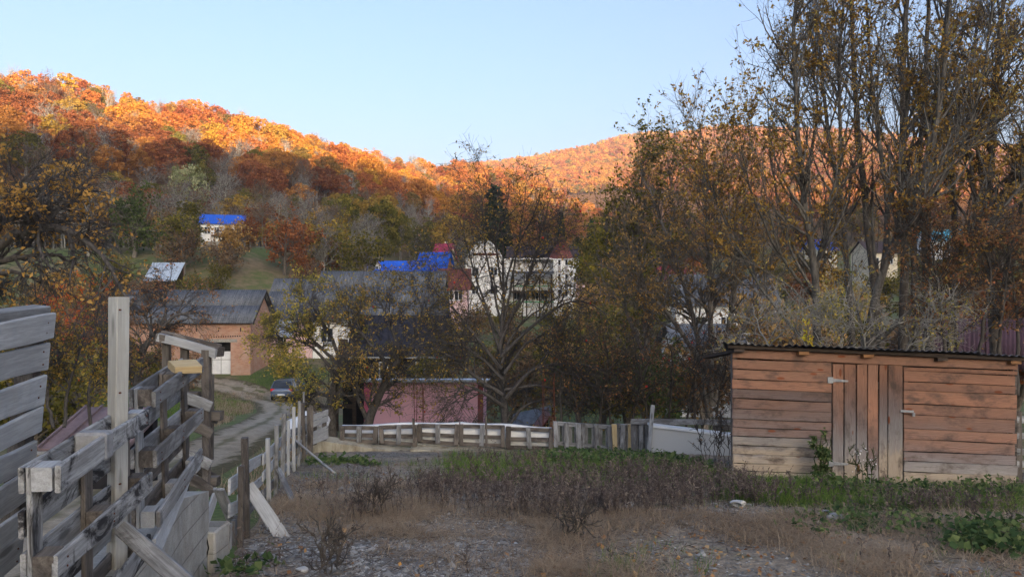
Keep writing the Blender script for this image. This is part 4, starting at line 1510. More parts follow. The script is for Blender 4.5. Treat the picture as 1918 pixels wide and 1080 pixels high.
# ---------------------------------------------------------------- wooden shed
def shed_wood():
    """spruce boards: fresh orange-brown high up under the roof, silver grey and bleached toward the splash zone"""
    t = NT('shed boards')
    v = t.coord((.55, 9, 9))
    warp = t.noise(t.coord((.8, 2.6, 2.6)), 1.2, 3, .5)
    vm = t.n('VectorMath', operation='ADD')
    sc = t.n('VectorMath', operation='SCALE'); sc.inputs['Scale'].default_value = 1.1
    cb = t.n('CombineXYZ'); t.l(warp, cb.inputs[2]); t.l(cb.outputs[0], sc.inputs[0])
    t.l(v, vm.inputs[0]); t.l(sc.outputs[0], vm.inputs[1])
    wv = t.n('TexWave', wave_type='BANDS', bands_direction='Z', wave_profile='SIN')
    wv.inputs['Scale'].default_value = 2.2; wv.inputs['Distortion'].default_value = 7; wv.inputs['Detail'].default_value = 3
    wv.inputs['Detail Scale'].default_value = .9
    t.l(vm.outputs[0], wv.inputs['Vector'])
    fine = t.noise(t.coord((3, 120, 120)), 2, 3, .6)
    patch = t.noise(t.coord((1.5, 6, 6)), 1.2, 5, .65)
    pos = t.n('NewGeometry').outputs['Position']
    sp = t.n('SeparateXYZ'); t.l(pos, sp.inputs[0])
    # height above the sloping ground line
    hz = t.math('ADD', sp.outputs[2], t.math('MULTIPLY', sp.outputs[0], .044))
    hz = t.math('ADD', hz, t.math('MULTIPLY', t.math('SUBTRACT', patch, .5), .55))
    oi = t.n('ObjectInfo')
    hz = t.math('ADD', hz, t.math('MULTIPLY', t.math('SUBTRACT', oi.outputs['Random'], .5), .85))
    mr = t.n('MapRange'); mr.inputs[1].default_value = -2.45; mr.inputs[2].default_value = -.55
    t.l(hz, mr.inputs[0])
    base = t.ramp(mr.outputs[0], [(.0, (.56, .47, .37)), (.08, (.4, .37, .35)), (.24, (.29, .27, .27)), (.4, (.24, .18, .165)), (.55, (.27, .16, .12)), (.74, (.37, .19, .122)), (1, (.28, .155, .105))])
    dark = t.mix(1.0, base, (.5, .43, .4), 'MULTIPLY')
    c = t.mix(t.ramp(wv.outputs['Fac'], [(.5, 0.0), (.95, .65)]), base, dark)
    c = t.mix(t.ramp(fine, [(.4, .4), (.55, 0.0)]), c, dark)
    c = t.mix(t.ramp(t.noise(t.coord((2.5, 5, 5)), .9, 4, .7), [(.5, 0.0), (.68, .85)]), c, (.085, .06, .05))
    vo = t.n('TexVoronoi'); vo.inputs['Scale'].default_value = 1.0
    t.l(t.coord((2.1, 6.5, 6.5)), vo.inputs['Vector'])
    knot = t.ramp(vo.outputs['Distance'], [(.1, 1.0), (.15, 0.0)])
    c = t.mix(knot, c, (.2, .06, .025))
    return t.out(t.vary(c, .24), .82, t.math('ADD', fine, wv.outputs['Fac']), .25, .004)


M['shed'] = shed_wood()


def shed():
    d = 11.4
    s = d / F
    SH = 0.0                                # boards run parallel to the sloping ground
    def S(px, py, dy=0):
        return Vector(((px - CX) * s, d + dy, (HY - py) * s))
    slope = (668 - 645) / 534.0
    o = S(1638, 905)
    root = thing('wooden_shed', 'leaning plank shed with vertical board door and corrugated roof', 'shed', o)
    N = Vector((0, 1, 0))
    def fb(name, xa, xb, yt, yb, par=root, dy=0.0, t=.028, w=.002, label=None):
        """front board by its left end top/bottom rows; follows the slope"""
        ya = (yt + yb) / 2
        h = (yb - yt) * s - .009
        return board(name, S(xa, ya + slope * (xa - 1371), dy), S(xb, ya + slope * (xb - 1371), dy), h, t, N, M['shed'], par, 8, .0022 + w, origin=o, label=label)
    rj = random.Random(3)
    # the boards' top edges, rows measured at the left corner
    rows = [654, 671, 690, 709, 727, 745, 764, 783, 799, 815, 832, 849, 866, 880, 897]
    fb('plank', 1372, 1904, rows[0] - 2, rows[1] - 1, dy=-.012, t=.03)
    for i in range(1, len(rows) - 1):
        fb('plank', 1372 + rj.uniform(-1, 2), 1556 + rj.uniform(-.6, .6), rows[i], rows[i + 1], dy=rj.uniform(-.008, .006))
    rr = [672, 680, 700, 716, 742, 762, 788, 808, 830, 848, 868, 886, 901]
    for i in range(len(rr) - 1):
        fb('plank', 1692 + rj.uniform(-.6, .6), 1902 + rj.uniform(-3, 2), rr[i], rr[i + 1], dy=rj.uniform(-.008, .006))
    # door of six upright boards
    dr = link('door', multi_box([(0, .9, .03, .06, .25, .35), (0, .9, .03, .06, 1.35, 1.45)]), M['wood_brown'], root, T(S(1560, 900) - o))
    do = S(1560, 900)
    xs = [1558, 1580, 1603, 1624, 1645, 1662, 1691]
    for i in range(6):
        xa, xb = xs[i] + .9, xs[i + 1] - .9
        xm = (xa + xb) / 2
        top = S(xm, 681 + slope * (xm - 1556) * .5, -.004 + .004 * (i % 2)); bot = S(xm, 905 + rj.uniform(-3, 4), -.004 + .004 * (i % 2))
        board('plank', bot, top, (xb - xa) * s, .026, N, M['shed'], dr, 8, .002, origin=do)
    # hinges and latch
    for py in (711, 866):
        h = link('hinge', box_mesh(-.06, .02, -.012, 0, -.045, .045, .003), M['steel'], dr, T(S(1556, py) - do + Vector((0, -.032, 0))))
        V = [(.02, -.012, -.025), (.24, -.012, -.012), (.24, -.012, .012), (.02, -.012, .025), (.02, 0, -.025), (.24, 0, -.012), (.24, 0, .012), (.02, 0, .025)]
        link('strap', mesh_py(V, [(0, 1, 2, 3), (7, 6, 5, 4), (0, 4, 5, 1), (1, 5, 6, 2), (2, 6, 7, 3), (3, 7, 4, 0)]), M['steel'], h, Matrix.Rotation(.06, 4, 'Y'))
    la = link('latch', box_mesh(-.09, .1, -.016, 0, -.018, .018, .003), M['steel'], dr, T(S(1696, 769) - do + Vector((0, -.034, 0))) @ R(3, 'Y'))
    link('padlock', box_mesh(.07, .11, -.04, -.017, -.07, -.012, .005), M['steel'], la)
    # frame posts, side and back walls
    D, SK = 1.7, .31          # depth; the sides run back askew
    for (xa, xb) in ((1372, 1378), (1551, 1557), (1692, 1698), (1897, 1903)):
        ya = 655 + slope * (xa - 1371); yb = 905 + slope * (xa - 1371)
        p = S(xa, yb); q = S(xb, ya)
        link('post', box_mesh(p.x - o.x, q.x - o.x + .03, .022, .1, p.z - o.z - .2, q.z - o.z - .04), M['wood_brown'], root)
    for px in (1373, 1899):
        for i in range(12):
            ya = 668 + i * 19.6 + slope * (px - 1371)
            c = S(px, ya)
            board('side_plank', c + Vector((.006, .02, -.0)), c + Vector((SK * D, D, -.0)), .145, .025, (1, -SK, 0), M['shed'], root, 3, .002, origin=o)
    for i in range(12):
        ya = 674 + i * 19.4
        board('back_plank', S(1374, ya, D) + Vector((SK * D, 0, 0)), S(1900, ya + slope * 526, D) + Vector((SK * D, 0, 0)), .145, .025, N, M['shed'], root, 3, .002, origin=o)
    link('gap_shade', box_mesh(S(1380, 0).x - o.x, S(1896, 0).x - o.x, .12, .14, -.05, 1.72), M['dark'], root)  # added near-black sheet: paints the shade seen through the plank gaps
    # roof: rafters, batten, corrugated sheets falling to the back
    ra = math.radians(-7)
    SHR = Matrix(((1, SK, 0, 0), (0, 1, 0, 0), (0, 0, 1, 0), (0, 0, 0, 1)))
    for px in (1380, 1500, 1620, 1757, 1893):
        y = 655 + slope * (px - 1371)
        c = S(px, y) - o
        M_ = T(c + Vector((0, -.13, .0))) @ Matrix.Rotation(ra, 4, 'X')
        link('rafter', box_mesh(-.075, .075, 0, D + .2, -.02, .025), M['woodhouse'] if px in (1500, 1620, 1893) else M['wood_dk'], root, M_)
    c = S(1640, 651 + slope * (1640 - 1371)) - o
    link('batten', box_mesh(-2.2, 2.25, -.02, .04, -.02, .02), M['wood_dk'], root, T(c + Vector((0, -.1, .02))) @ Matrix.Rotation(math.atan(slope), 4, 'Y'))
    rf = link('roof', box_mesh(-2.15, 2.15, .02, D + .2, -.01, .006), M['wood_dk'], root, T(c + Vector((0, -.1, .045))) @ Matrix.Rotation(math.atan(slope), 4, 'Y') @ Matrix.Rotation(ra, 4, 'X'))
    rf.data.transform(SHR)
    me = corrugated(1.0, D + .5, .1, .014, .005, 6)
    me.materials.append(roof_mat('old grey shed tin', (.05, .05, .06), (.16, .16, .18), .6))
    me2 = corrugated(1.0, D + .5, .1, .014, .005, 6)
    me2.materials.append(M['zinc'])
    for q in (me, me2): q.transform(SHR)
    x = -2.3
    i = 0
    while x < 2.2:
        link('roof_sheet', me2 if x > 1.9 else me, None, rf, T(x, -.1 + rj.uniform(-.05, .03), .026 + .008 * (i % 2)) @ R(rj.uniform(-.8, .8), 'Z') @ R(rj.uniform(-.7, .7), 'Y'))
        x += .92; i += 1


shed()

# loose boards behind the shed's right corner
r = thing('leaning_boards', 'weathered board fence just right of the shed', 'fence', P(1915, 880, 12.6))
for i, py in enumerate((785, 815, 845, 868)):
    board('rail', P(1900, py, 12.6), P(2000, py + 3, 12.9), .11, .025, (0, 1, 0), M['wood_grey'], r, origin=r.location)
for px in (1908, 1975):
    board('post', P(px, 900, 12.65), P(px, 770, 12.65), .08, .06, (0, 1, 0), M['wood_brown'], r, origin=r.location)

# ---------------------------------------------------------------- pallets on the left wall
def pallet_edge(name, label, p_near, p_far, H, rnd, front=3, back=5, mat='wood_grey', matd='wood_brown', thick=.15, group=None, skip=(), warp=None):
    """a pallet standing on its long edge: skid boards toward the yard, blocks, upright cross boards, deck boards behind.
    p_near / p_far: top corners of the yard-side face."""
    p_near, p_far = Vector(p_near), Vector(p_far)
    u = (p_far - p_near); L = u.length; u.normalize()
    up0 = Vector((0, 0, 1)); v = (up0 - u * u.dot(up0)).normalized()
    n = u.cross(v).normalized()                       # toward the right of travel = yard side
    r = random.Random(rnd)
    o = p_near - v * H
    root = thing(name, label, 'pallet', o, 0, group)
    hb = .1
    lv = [H - hb / 2 - (H - hb) * i / (front - 1) for i in range(front)]
    for i, h in enumerate(lv):
        if i in skip: continue
        a = p_near - v * (H - h); b = p_far - v * (H - h)
        jz = r.uniform(-.008, .008)
        w = (warp or {}).get(i, 0)
        nails(board('skid_board', a + v * jz, b + v * (jz * -1 + w), hb, .022, n, M[mat], root, 12, .0075, origin=o), L, hb, .022, 1)
    for i, h in enumerate(lv):
        for t in (0, .5, 1):
            c = p_near + u * (.055 + t * (L - .11)) - v * (H - h) - n * (.0125 + .039)
            board('block', c - u * .052, c + u * .052, hb * .96, .076, n, M['wood_grey_clean'] if (rnd + i) % 3 == 0 else M[matd], root, 2, .001, origin=o)
    for t in (0, .5, 1):
        c = p_near + u * (.055 + t * (L - .11)) - n * (.0125 + .078 + .012)
        board('cross_board', c, c - v * H, .1, .022, n, M[matd if t else mat], root, 6, .003, origin=o)
    for i in range(back):
        h = H - .05 - (H - .1) * i / (back - 1)
        a = p_near - v * (H - h) - n * (.0125 + .078 + .036); b = a + u * L
        board('deck_board', a, b, .11, .02, n, M[mat if r.random() < .7 else matd], root, 8, .004, origin=o)
    return root


NAIL = cyl_mesh(.0045, .0045, .004, 6)
NAIL.materials.append(M['rust'])


def nails(b, L, w, t, side, ends=(.055, .5, .945)):
    """nail heads on a board's broad face: pairs at its ends and middle"""
    for u in ends:
        for z in (-.22, .2):
            link('nail', NAIL, None, b, T((u - .5) * L + random.uniform(-.01, .01), side * (t / 2 + .003), w * z + random.uniform(-.006, .006)) @ R(-90 * side, 'X'))


# wall under the pallets and its near pier
def concrete_wall():
    pts = [(1.0, -.95), (2.75, -.98), (2.76, -1.42), (4.3, -1.36), (5.6, -1.42), (6.55, -1.6)]
    V, Fs = [], []
    for (Y, zt) in pts:
        xr = float(fence_x(Y)) + np.interp(Y, [2.7, 4.3, 6.6], [.1, .06, -.12])
        zb = float(zyard(xr, Y)) - 1.2
        V += [(xr, Y, zt), (xr - .26, Y, zt), (xr - .26, Y, zb), (xr, Y, zb)]
    for i in range(len(pts) - 1):
        for k in range(4):
            q = (k + 1) % 4
            Fs.append((i * 4 + k, i * 4 + q, i * 4 + 4 + q, i * 4 + 4 + k))
    Fs += [(0, 3, 2, 1), tuple(len(V) - 4 + k for k in range(4))]
    t = NT('board marked concrete')
    pos = t.n('NewGeometry').outputs['Position']
    sp = t.n('SeparateXYZ'); t.l(pos, sp.inputs[0])
    n = t.noise(pos, 3.2, 7, .7); f = t.noise(pos, 40, 4, .7)
    c = t.ramp(n, [(.3, (.27, .25, .22)), (.7, (.5, .48, .44))])
    c = t.mix(t.ramp(f, [(.3, .5), (.42, 0.0)]), c, (.16, .145, .125))
    zz = t.math('FRACT', t.math('MULTIPLY', t.math('ADD', sp.outputs[2], t.math('MULTIPLY', sp.outputs[1], .03)), 5.2))
    line = t.ramp(zz, [(.0, 1.0), (.04, 0.0)])
    c = t.mix(t.math('MULTIPLY', line, .55), c, (.14, .13, .115))
    m = t.out(c, .92, t.math('SUBTRACT', t.math('ADD', n, f), line), .6, .012)
    M['wall_concrete'] = m
    me = mesh_py(V, Fs)
    root = thing('concrete_wall', 'board marked concrete wall carrying the stacked pallets', 'wall', (-1.9, 4, -2.2))
    link('wall', me, m, root, T(1.9, -4, 2.2))
    # end pier
    x = float(fence_x(6.75)) - .22
    link('pier', box_mesh(x - .2, x + .2, 6.5, 6.85, -3.2, -1.93, .015), m, root, T(1.9, -4, 2.2))
    cab = [(x + .12, 6.48, -1.9), (x + .16, 6.46, -2.05), (x + .12, 6.47, -2.2), (x + .02, 6.47, -2.23)]
    for a, b in zip(cab[:-1], cab[1:]):
        rod('cable', a, b, .006, M['dark'], root, (-1.9, 4, -2.2), 5)


concrete_wall()


def FX_(Y, dx=0.0):
    return float(fence_x(Y)) + dx


A0, A1 = P(103, 873, 3.02), P(277, 765, 4.22)
B0, B1 = P(289, 728, 4.36), P(376, 672, 5.52)
pallet_edge('pallet', 'stained grey pallet standing on edge around the tall post', A0, A1, .8, 3, mat='wood_stained')
pallet_edge('pallet', 'grey pallet on edge with a fresh offcut on top, beyond the tall post', B0, B1, .8, 4, warp={2: .06})

# slatted pallet at the near end, deck boards toward the camera
def slat_panel():
    a, b = P(-60, 612, 2.98), P(98, 588, 3.75)
    u = (b - a).normalized()
    v = (Vector((0, 0, 1)) + Vector((.1, 0, 0))).normalized()
    n = u.cross(v).normalized()
    o = a - v * 1.2
    root = thing('slatted_pallet', 'pale grey slatted pallet standing behind the concrete pier', 'pallet', o)
    z = 0.0
    for i in range(8):
        w = .118 + .01 * ((i * 7) % 3)
        ta = a - v * (z + w / 2) + n * .0
        tb = b - v * (z * .985 + w / 2) - u * (.012 * i)
        nails(board('slat', ta, tb, w, .022, n, M['wood_grey_clean'], root, 12, .0065, origin=o), (tb - ta).length, w, .022, 1, (.1, .9))
        z += w + (.022, .028, .02, .03, .024, .03, .02, .02)[i]
    for t in (.08, .9):
        c = a + (b - a) * t - n * .05
        board('stringer', c + v * .02, c - v * 1.15, .1, .075, n, M['wood_brown'] if t > .5 else M['wood_grey'], root, 5, .002, origin=o)
    board('top_rail', a + v * .0 - n * .05, b + v * .0 - n * .05, .075, .08, n, M['wood_grey'], root, 5, .002, origin=o)


slat_panel()

r = thing('tall_post', 'tall pale square post rising between the pallets', 'post', P(219, 1100, 4.02))
board('shaft', P(219, 1110, 4.02), P(223, 556, 4.02), .078, .072, (.55, 1, 0), M['wood_post'], r, 10, .003, origin=r.location)
for py in (580, 735, 905):
    link('nail', cyl_mesh(.005, .005, .012, 6), M['rust'], r, T(P(226, py, 3.97) - Vector(r.location)) @ R(90, 'X'))
r = thing('brace_beam', 'split grey beam propping the tall post from the yard', 'beam', P(340, 1130, 3.3))
board('beam', P(232, 990, 3.72), P(400, 1140, 3.2), .075, .06, (.3, -1, .35), M['wood_grey'], r, 6, .003, origin=r.location)
r = thing('plank_offcut', 'freshly sawn plank offcut lying on the pallet top', 'plank', P(345, 690, 5.2))
board('offcut', P(321, 688, 4.98), P(372, 685, 5.08), .17, .05, (0, -.25, 1), M['wood_fresh'], r, 2, .001, origin=r.location)
r = thing('grey_block', 'loose grey concrete lump wedged in the stained pallet', 'block', P(176, 840, 3.55))
link('lump', box_mesh(-.07, .07, -.05, .05, -.05, .08, .012), simple('grey lump', (.22, .22, .23), (.36, .36, .37), 25, bump=.6), r, R(8, 'Z'))


# pallet standing on end across the fence
def end_pallet():
    d = 7.3
    o = P(360, 990, d)
    root = thing('upright_pallet', 'tilted grey pallet standing on end above the wall pier', 'pallet', o)
    N = Vector((.12, 1, 0))
    W_ = 'wood_brown'
    board('rail', P(296, 631, d + .12), P(404, 663, d), .085, .03, N, M['wood_grey_clean'], root, 8, .003, bow=.012, origin=o)
    board('rail', P(303, 627, d + .28), P(412, 652, d + .16), .085, .03, N, M[W_], root, 6, .003, origin=o)
    for t, px in ((.05, 300), (.5, 350), (.95, 402)):
        c = P(lerp(299, 408, t), lerp(629, 656, t), d + .13)
        board('block', c + Vector((-.05, .04, -.01)), c + Vector((.05, .02, -.025)), .09, .12, N, M[W_], root, 2, .001, origin=o)
    for (px, y0, y1, dy) in ((312, 640, 705, .2), (346, 648, 930, .16), (386, 655, 905, .02), (393, 700, 860, .2)):
        board('upright', P(px, y1, d + dy), P(px, y0, d + dy), .07, .05, N, M[W_], root, 6, .003, origin=o)
    for (xa, ya, xb, yb, dy, m, w) in ((338, 741, 396, 762, -.02, 'wood_grey', .1), (350, 765, 408, 785, .22, W_, .09), (360, 795, 396, 815, -.02, W_, .1), (332, 845, 394, 872, -.02, 'wood_grey', .1),
                                       (345, 868, 402, 895, .18, W_, .09), (355, 896, 398, 922, -.02, W_, .1)):
        board('cross_board', P(xa, ya, d + dy), P(xb, yb, d + dy), w, .024, N, M[m], root, 6, .005, bow=.008, origin=o)
    for (px, py) in ((404, 778), (398, 900), (362, 742)):
        c = P(px, py, d + .1)
        board('block', c + Vector((-.06, 0, 0)), c + Vector((.06, 0, 0)), .09, .1, N, M[W_], root, 2, .001, origin=o)


end_pallet()
r = thing('loose_slat', 'long loose slat leaning against the wall below the pallets', 'slat', P(290, 1040, 4.6))
board('slat', P(292, 1022, 4.35), P(352, 893, 5.5), .1, .022, (1, -.1, .1), M['wood_grey_clean'], r, 8, .01, bow=.02, origin=r.location)
r = thing('loose_slat', 'short weathered slat leaning on the pier', 'slat', P(384, 1000, 6.6))
board('slat', P(383, 985, 6.5), P(402, 930, 6.9), .09, .022, (1, -.2, .1), M['wood_grey_clean'], r, 5, .004, origin=r.location)


# ---------------------------------------------------------------- plank fence running down to the corner
def plank_fence():
    o = Vector((-3.0, 9.7, float(zyard(-3.0, 9.7))))
    root = thing('plank_fence', 'rickety weathered plank fence running down to the wall corner', 'fence', o)
    def fp(Y, h, dx=0.0):
        x = float(fence_x(Y)) + dx
        return Vector((x, Y, float(zyard(x, Y)) + h))
    segs = [(6.75, 7.55), (7.3, 9.0), (8.8, 10.4), (10.2, 12.2), (12.0, 14.2), (14.0, 16.2)]
    rr = random.Random(9)
    for k, (a, b) in enumerate(segs):
        for j, h in enumerate((.56, .33, .1)):
            if k == 0 and j == 2: continue
            ha, hb = h + rr.uniform(-.04, .04), h + rr.uniform(-.05, .05) + (.04 if k > 2 else 0)
            m = 'wood_grey_clean' if rr.random() < .7 else 'wood_grey'
            board('rail', fp(a, ha, -.03 * (k % 2)), fp(b, hb, -.03 * (k % 2)), .11 if j else .13, .022, (1, .1, 0), M[m], root, 8, .006, origin=o)
    for (Y, top, w, dx, m) in ((6.95, .72, .07, .05, 'wood_brown'), (7.36, .93, .085, .05, 'wood_brown'), (9.0, .75, .07, .05, 'wood_grey_clean'), (9.7, .85, .07, .04, 'wood_grey'), (10.35, .95, .08, .04, 'wood_grey'),
                               (11.3, .8, .06, .04, 'wood_grey_clean'), (12.1, 1.0, .07, .05, 'wood_grey_clean'), (13.0, 1.1, .07, .04, 'wood_grey'), (14.1, 1.05, .1, .05, 'wood_brown'), (14.4, 1.25, .05, .0, 'wood_grey'), (15.3, .95, .08, .05, 'wood_brown'), (16.1, 1.0, .1, .02, 'wood_brown')):
        lean = rr.uniform(-.03, .05)
        board('post', fp(Y, -.25, dx), fp(Y, top, dx) + Vector((lean, 0, 0)), w, w * .7, (1, .2, 0), M[m], root, 5, .003, origin=o)
    # pickets of the lower run
    for i in range(5):
        Y = 6.85 + i * .17
        board('picket', fp(Y, .0, -.02), fp(Y, .22, -.02), .06, .04, (1, .1, 0), M['wood_grey'], root, 2, .002, origin=o)


plank_fence()


def brace(p_top, foot_px, w, label, mat='wood_grey', t=.03):
    f = YPT(*foot_px)
    r = thing('brace_plank', label, 'plank', f)
    d = (Vector(p_top) - f).normalized()
    board('plank', f - d * .05, Vector(p_top), w, t, (d.y + .4, -1, .2), M[mat], r, 7, .004, origin=f)


brace(P(409, 915, 7.0), (446, 1003), .1, 'dark edged plank crossing the fence beside the pier', 'wood_grey')
brace(P(464, 908, 7.45), (527, 1004), .125, 'wide split plank propping the fence at the dark post', 'wood_grey_clean')
brace(P(520, 874, 9.8), (551, 940), .12, 'short grey plank propping the middle of the fence', 'wood_grey')
brace(P(539, 812, 13.4), (628, 886), .14, 'long grey plank propping the far fence corner', 'wood_grey_clean')
brace(P(533, 842, 12.4), (546, 886), .09, 'thin dark plank propping the fence near the corner', 'wood_brown')


# corner panel of pale boards
def corner_panel():
    a, b = Vector((-4.28, 15.95, -2.42)), Vector((-4.06, 17.2, -2.36))
    a, b = P(569, 783, 16.0), P(614, 766, 17.2)
    o = a - Vector((0, 0, .6))
    r = thing('board_panel', 'pale board panel closing the fence corner under the apple tree', 'fence panel', o)
    n = Vector((1, -.25, 0))
    dn = Vector((0, 0, -1))
    for i, (h, w, g) in enumerate(((.06, .13, 0), (.2, .13, 0), (.4, .1, 0), (.5, .09, 0), (.585, .09, 0))):
        board('board', a + dn * (h + .03 * 0), b + dn * (h * 1.02), w, .022, n, M['wood_grey_clean'], r, 5, .003, origin=o)
    for t in (.08, .5, .92):
        c = a.lerp(b, t) + Vector((-.04, .02, .03))
        board('post', c, c + dn * .7, .09, .07, n, M['wood_brown'], r, 3, .002, origin=o)
    # heap of white film behind
    rf = thing('white_film', 'crumpled white plastic film heaped behind the corner panel', 'plastic film', P(578, 800, 17.6))
    bm = bmesh.new()
    bmesh.ops.create_icosphere(bm, subdivisions=3, radius=.5)
    for vv in bm.verts:
        k = 1 + .22 * math.sin(9 * vv.co.x + 4 * vv.co.z) * math.cos(7 * vv.co.y)
        vv.co = Vector((vv.co.x * .9 * k, vv.co.y * 1.6 * k, vv.co.z * .45 * k + .1))
    me = bpy.data.meshes.new('film'); bm.to_mesh(me); bm.free()
    link('film', me, M['whitefilm'], rf)


corner_panel()


# ---------------------------------------------------------------- low concrete wall at the yard's end, pallets on top
def low_wall():
    o = Vector((-2, 18.1, -3.9))
    root = thing('low_concrete_wall', 'low stained concrete retaining wall closing the yard', 'wall', o)
    segs = [((583, 823), (768, 849), 17.6, 18.0), ((768, 841), (1040, 853), 18.0, 18.15), ((1040, 853), (1222, 862), 18.15, 18.2)]
    for i, (a, b, ya, yb) in enumerate(segs):
        A, B = P(a[0], a[1], ya), P(b[0], b[1], yb)
        V = []
        for Q in (A, B):
            V += [Q, Q + Vector((0, .42, .05)), Vector((Q.x, Q.y + .42, -6)), Vector((Q.x, Q.y, -6))]
        V = [v_ - o for v_ in V]
        Fs = [(0, 1, 2, 3), (7, 6, 5, 4)] + [(k, 4 + k, 4 + (k + 1) % 4, (k + 1) % 4) for k in range(4)]
        w = link('wall_section', mesh_py(V, Fs), M['stain_concrete'], root)
        bm = bmesh.new(); bm.from_mesh(w.data); bmesh.ops.recalc_face_normals(bm, faces=bm.faces[:]); bm.to_mesh(w.data); bm.free()
    for px, py in ((614, 854), (708, 855)):
        c = P(px, py, 17.75)
        link('drain_hole', cyl_mesh(.045, .045, .02, 12), M['dark'], root, T(c - o) @ R(90, 'X'))
    r2 = thing('white_wall', 'white rendered low wall between the pallet fence and the shed', 'wall', P(1290, 860, 17.4))
    o2 = Vector(r2.location)
    A, B = P(1219, 799, 17.3), P(1400, 821, 17.3)
    V = []
    for Q in (A, B):
        V += [Q, Q + Vector((0, .3, .0)), Vector((Q.x, Q.y + .3, -4.6)), Vector((Q.x, Q.y, -4.6))]
    V = [v_ - o2 for v_ in V]
    me = mesh_py(V, [(0, 1, 2, 3), (7, 6, 5, 4)] + [(k, 4 + k, 4 + (k + 1) % 4, (k + 1) % 4) for k in range(4)])
    bm = bmesh.new(); bm.from_mesh(me); bmesh.ops.recalc_face_normals(bm, faces=bm.faces[:]); bm.to_mesh(me); bm.free()
    link('wall', me, plaster('grey white render', (.56, .56, .55), (.33, .32, .3), .6), r2)
    V = []
    for Q in (A, B):
        V += [Q + Vector((-.02, -.04, .003)), Q + Vector((-.02, .34, .003)), Q + Vector((-.02, .34, .05)), Q + Vector((-.02, -.04, .05))]
    me = mesh_py([v_ - o2 for v_ in V], [(0, 1, 2, 3), (7, 6, 5, 4)] + [(k, 4 + k, 4 + (k + 1) % 4, (k + 1) % 4) for k in range(4)])
    link('coping', me, M['whitefilm'], r2)


def stain_conc():
    t = NT('stained concrete')
    pos = t.n('NewGeometry').outputs['Position']
    n = t.noise(pos, 1.6, 7, .7); f = t.noise(pos, 18, 4, .7)
    st = t.n('Mapping'); st.inputs['Scale'].default_value = (2.2, 2.2, .5); t.l(pos, st.inputs['Vector'])
    k = t.noise(st.outputs[0], 1.5, 6, .7)
    c = t.ramp(n, [(.3, (.3, .27, .2)), (.7, (.5, .47, .4))])
    c = t.mix(t.ramp(k, [(.48, 0.0), (.62, .7)]), c, (.15, .12, .08))
    return t.out(c, .92, f, .4, .01)


M['stain_concrete'] = stain_conc()
low_wall()


def low_pallet(label, x0, x1, yt0, yt1, yb0, yb1, d, style, seed, mat='wood_brown', group=None):
    """pallet on the low wall: 'rails' shows stringers with two rails behind, 'slats' has upright slats behind"""
    o = P((x0 + x1) / 2, max(yb0, yb1), d)
    root = thing('pallet', label, 'pallet', o, 0, group)
    N = Vector((0, 1, 0))
    r = random.Random(seed)
    for t in (0.0, .5, 1.0):
        px = lerp(x0 + 4, x1 - 4, t) + r.uniform(-1.2, 1.2)
        yt, yb = lerp(yt0, yt1, t), lerp(yb0, yb1, t)
        board('stringer', P(px + r.uniform(-1, 1), yb, d), P(px + r.uniform(-2, 2), yt, d), r.uniform(.095, .115), .09, N, M[mat if t != .5 else 'wood_grey'], root, 3, .003, origin=o)
    if style == 'rails':
        for f in (.09, .58, .97):
            board('rail', P(x0, lerp(yt0, yb0, f), d + .07), P(x1, lerp(yt1, yb1, f) + r.uniform(-1, 1), d + .07), .095, .022, N, M['wood_brown'], root, 5, .004, origin=o)
    else:
        board('top_rail', P(x0, yt0 + 3, d + .06), P(x1, yt1 + 3, d + .06), .1, .025, N, M['wood_grey'], root, 5, .004, origin=o)
        board('bottom_rail', P(x0, lerp(yt0, yb0, .86), d + .06), P(x1, lerp(yt1, yb1, .86), d + .06), .08, .025, N, M['wood_grey'], root, 5, .012, origin=o)
        n = 4
        for i in range(n):
            t = (i + .5) / n
            px = lerp(x0 + 3, x1 - 3, t)
            board('slat', P(px, lerp(yb0, yb1, t) - 4, d + .12), P(px + r.uniform(-.6, .6), lerp(yt0, yt1, t) + 3, d + .12), .09 if i % 2 else .1, .02, N, M['wood_grey'], root, 3, .003, origin=o)


low_pallet('half pallet on the low wall beside the corner panel', 637, 708, 798, 798, 825, 829, 18.0, 'rails', 1)
low_pallet('half pallet on the low wall below the leaning apple trunk', 710, 781, 797, 795, 829, 833, 18.05, 'rails', 2)
low_pallet('half pallet on the low wall behind the tall rebar cage', 783, 859, 794, 794, 826, 832, 18.15, 'rails', 3)
low_pallet('half pallet on the low wall below the heap of cut branches', 861, 945, 794, 797, 832, 836, 18.2, 'rails', 4)
low_pallet('half pallet on the low wall at the foot of the apple trunk', 947, 1034, 798, 802, 838, 840, 18.25, 'rails', 5)
low_pallet('slatted pallet beside the rusty rebar cage', 1036, 1088, 789, 793, 836, 840, 18.15, 'slats', 6, 'wood_grey')
low_pallet('slatted pallet between the rebar cage and the yellow edged pallet', 1088, 1148, 792, 797, 840, 845, 18.2, 'slats', 7, 'wood_grey')
low_pallet('narrow pallet with one yellow fresh stringer', 1148, 1184, 794, 794, 843, 852, 18.0, 'slats', 8, 'wood_fresh')
low_pallet('narrow tilted pallet under the long grey beam', 1184, 1217, 790, 792, 852, 852, 17.8, 'slats', 9, 'wood_grey')
for px, y0, y1, lab in ((775, 783, 829, 'thin stake in the pallet fence near the tall rebar cage'), (911, 778, 834, 'thin stake in the pallet fence beside the apple trunk')):
    r = thing('stake', lab, 'stake', P(px, y1, 17.95))
    board('shaft', P(px, y1, 17.95), P(px - 1, y0, 17.95), .05, .04, (0, 1, 0), M['wood_brown'], r, 4, .004, origin=r.location)
r = thing('long_beam', 'long grey beam lying from the pallets to the shed', 'beam', P(1280, 800, 17.6))
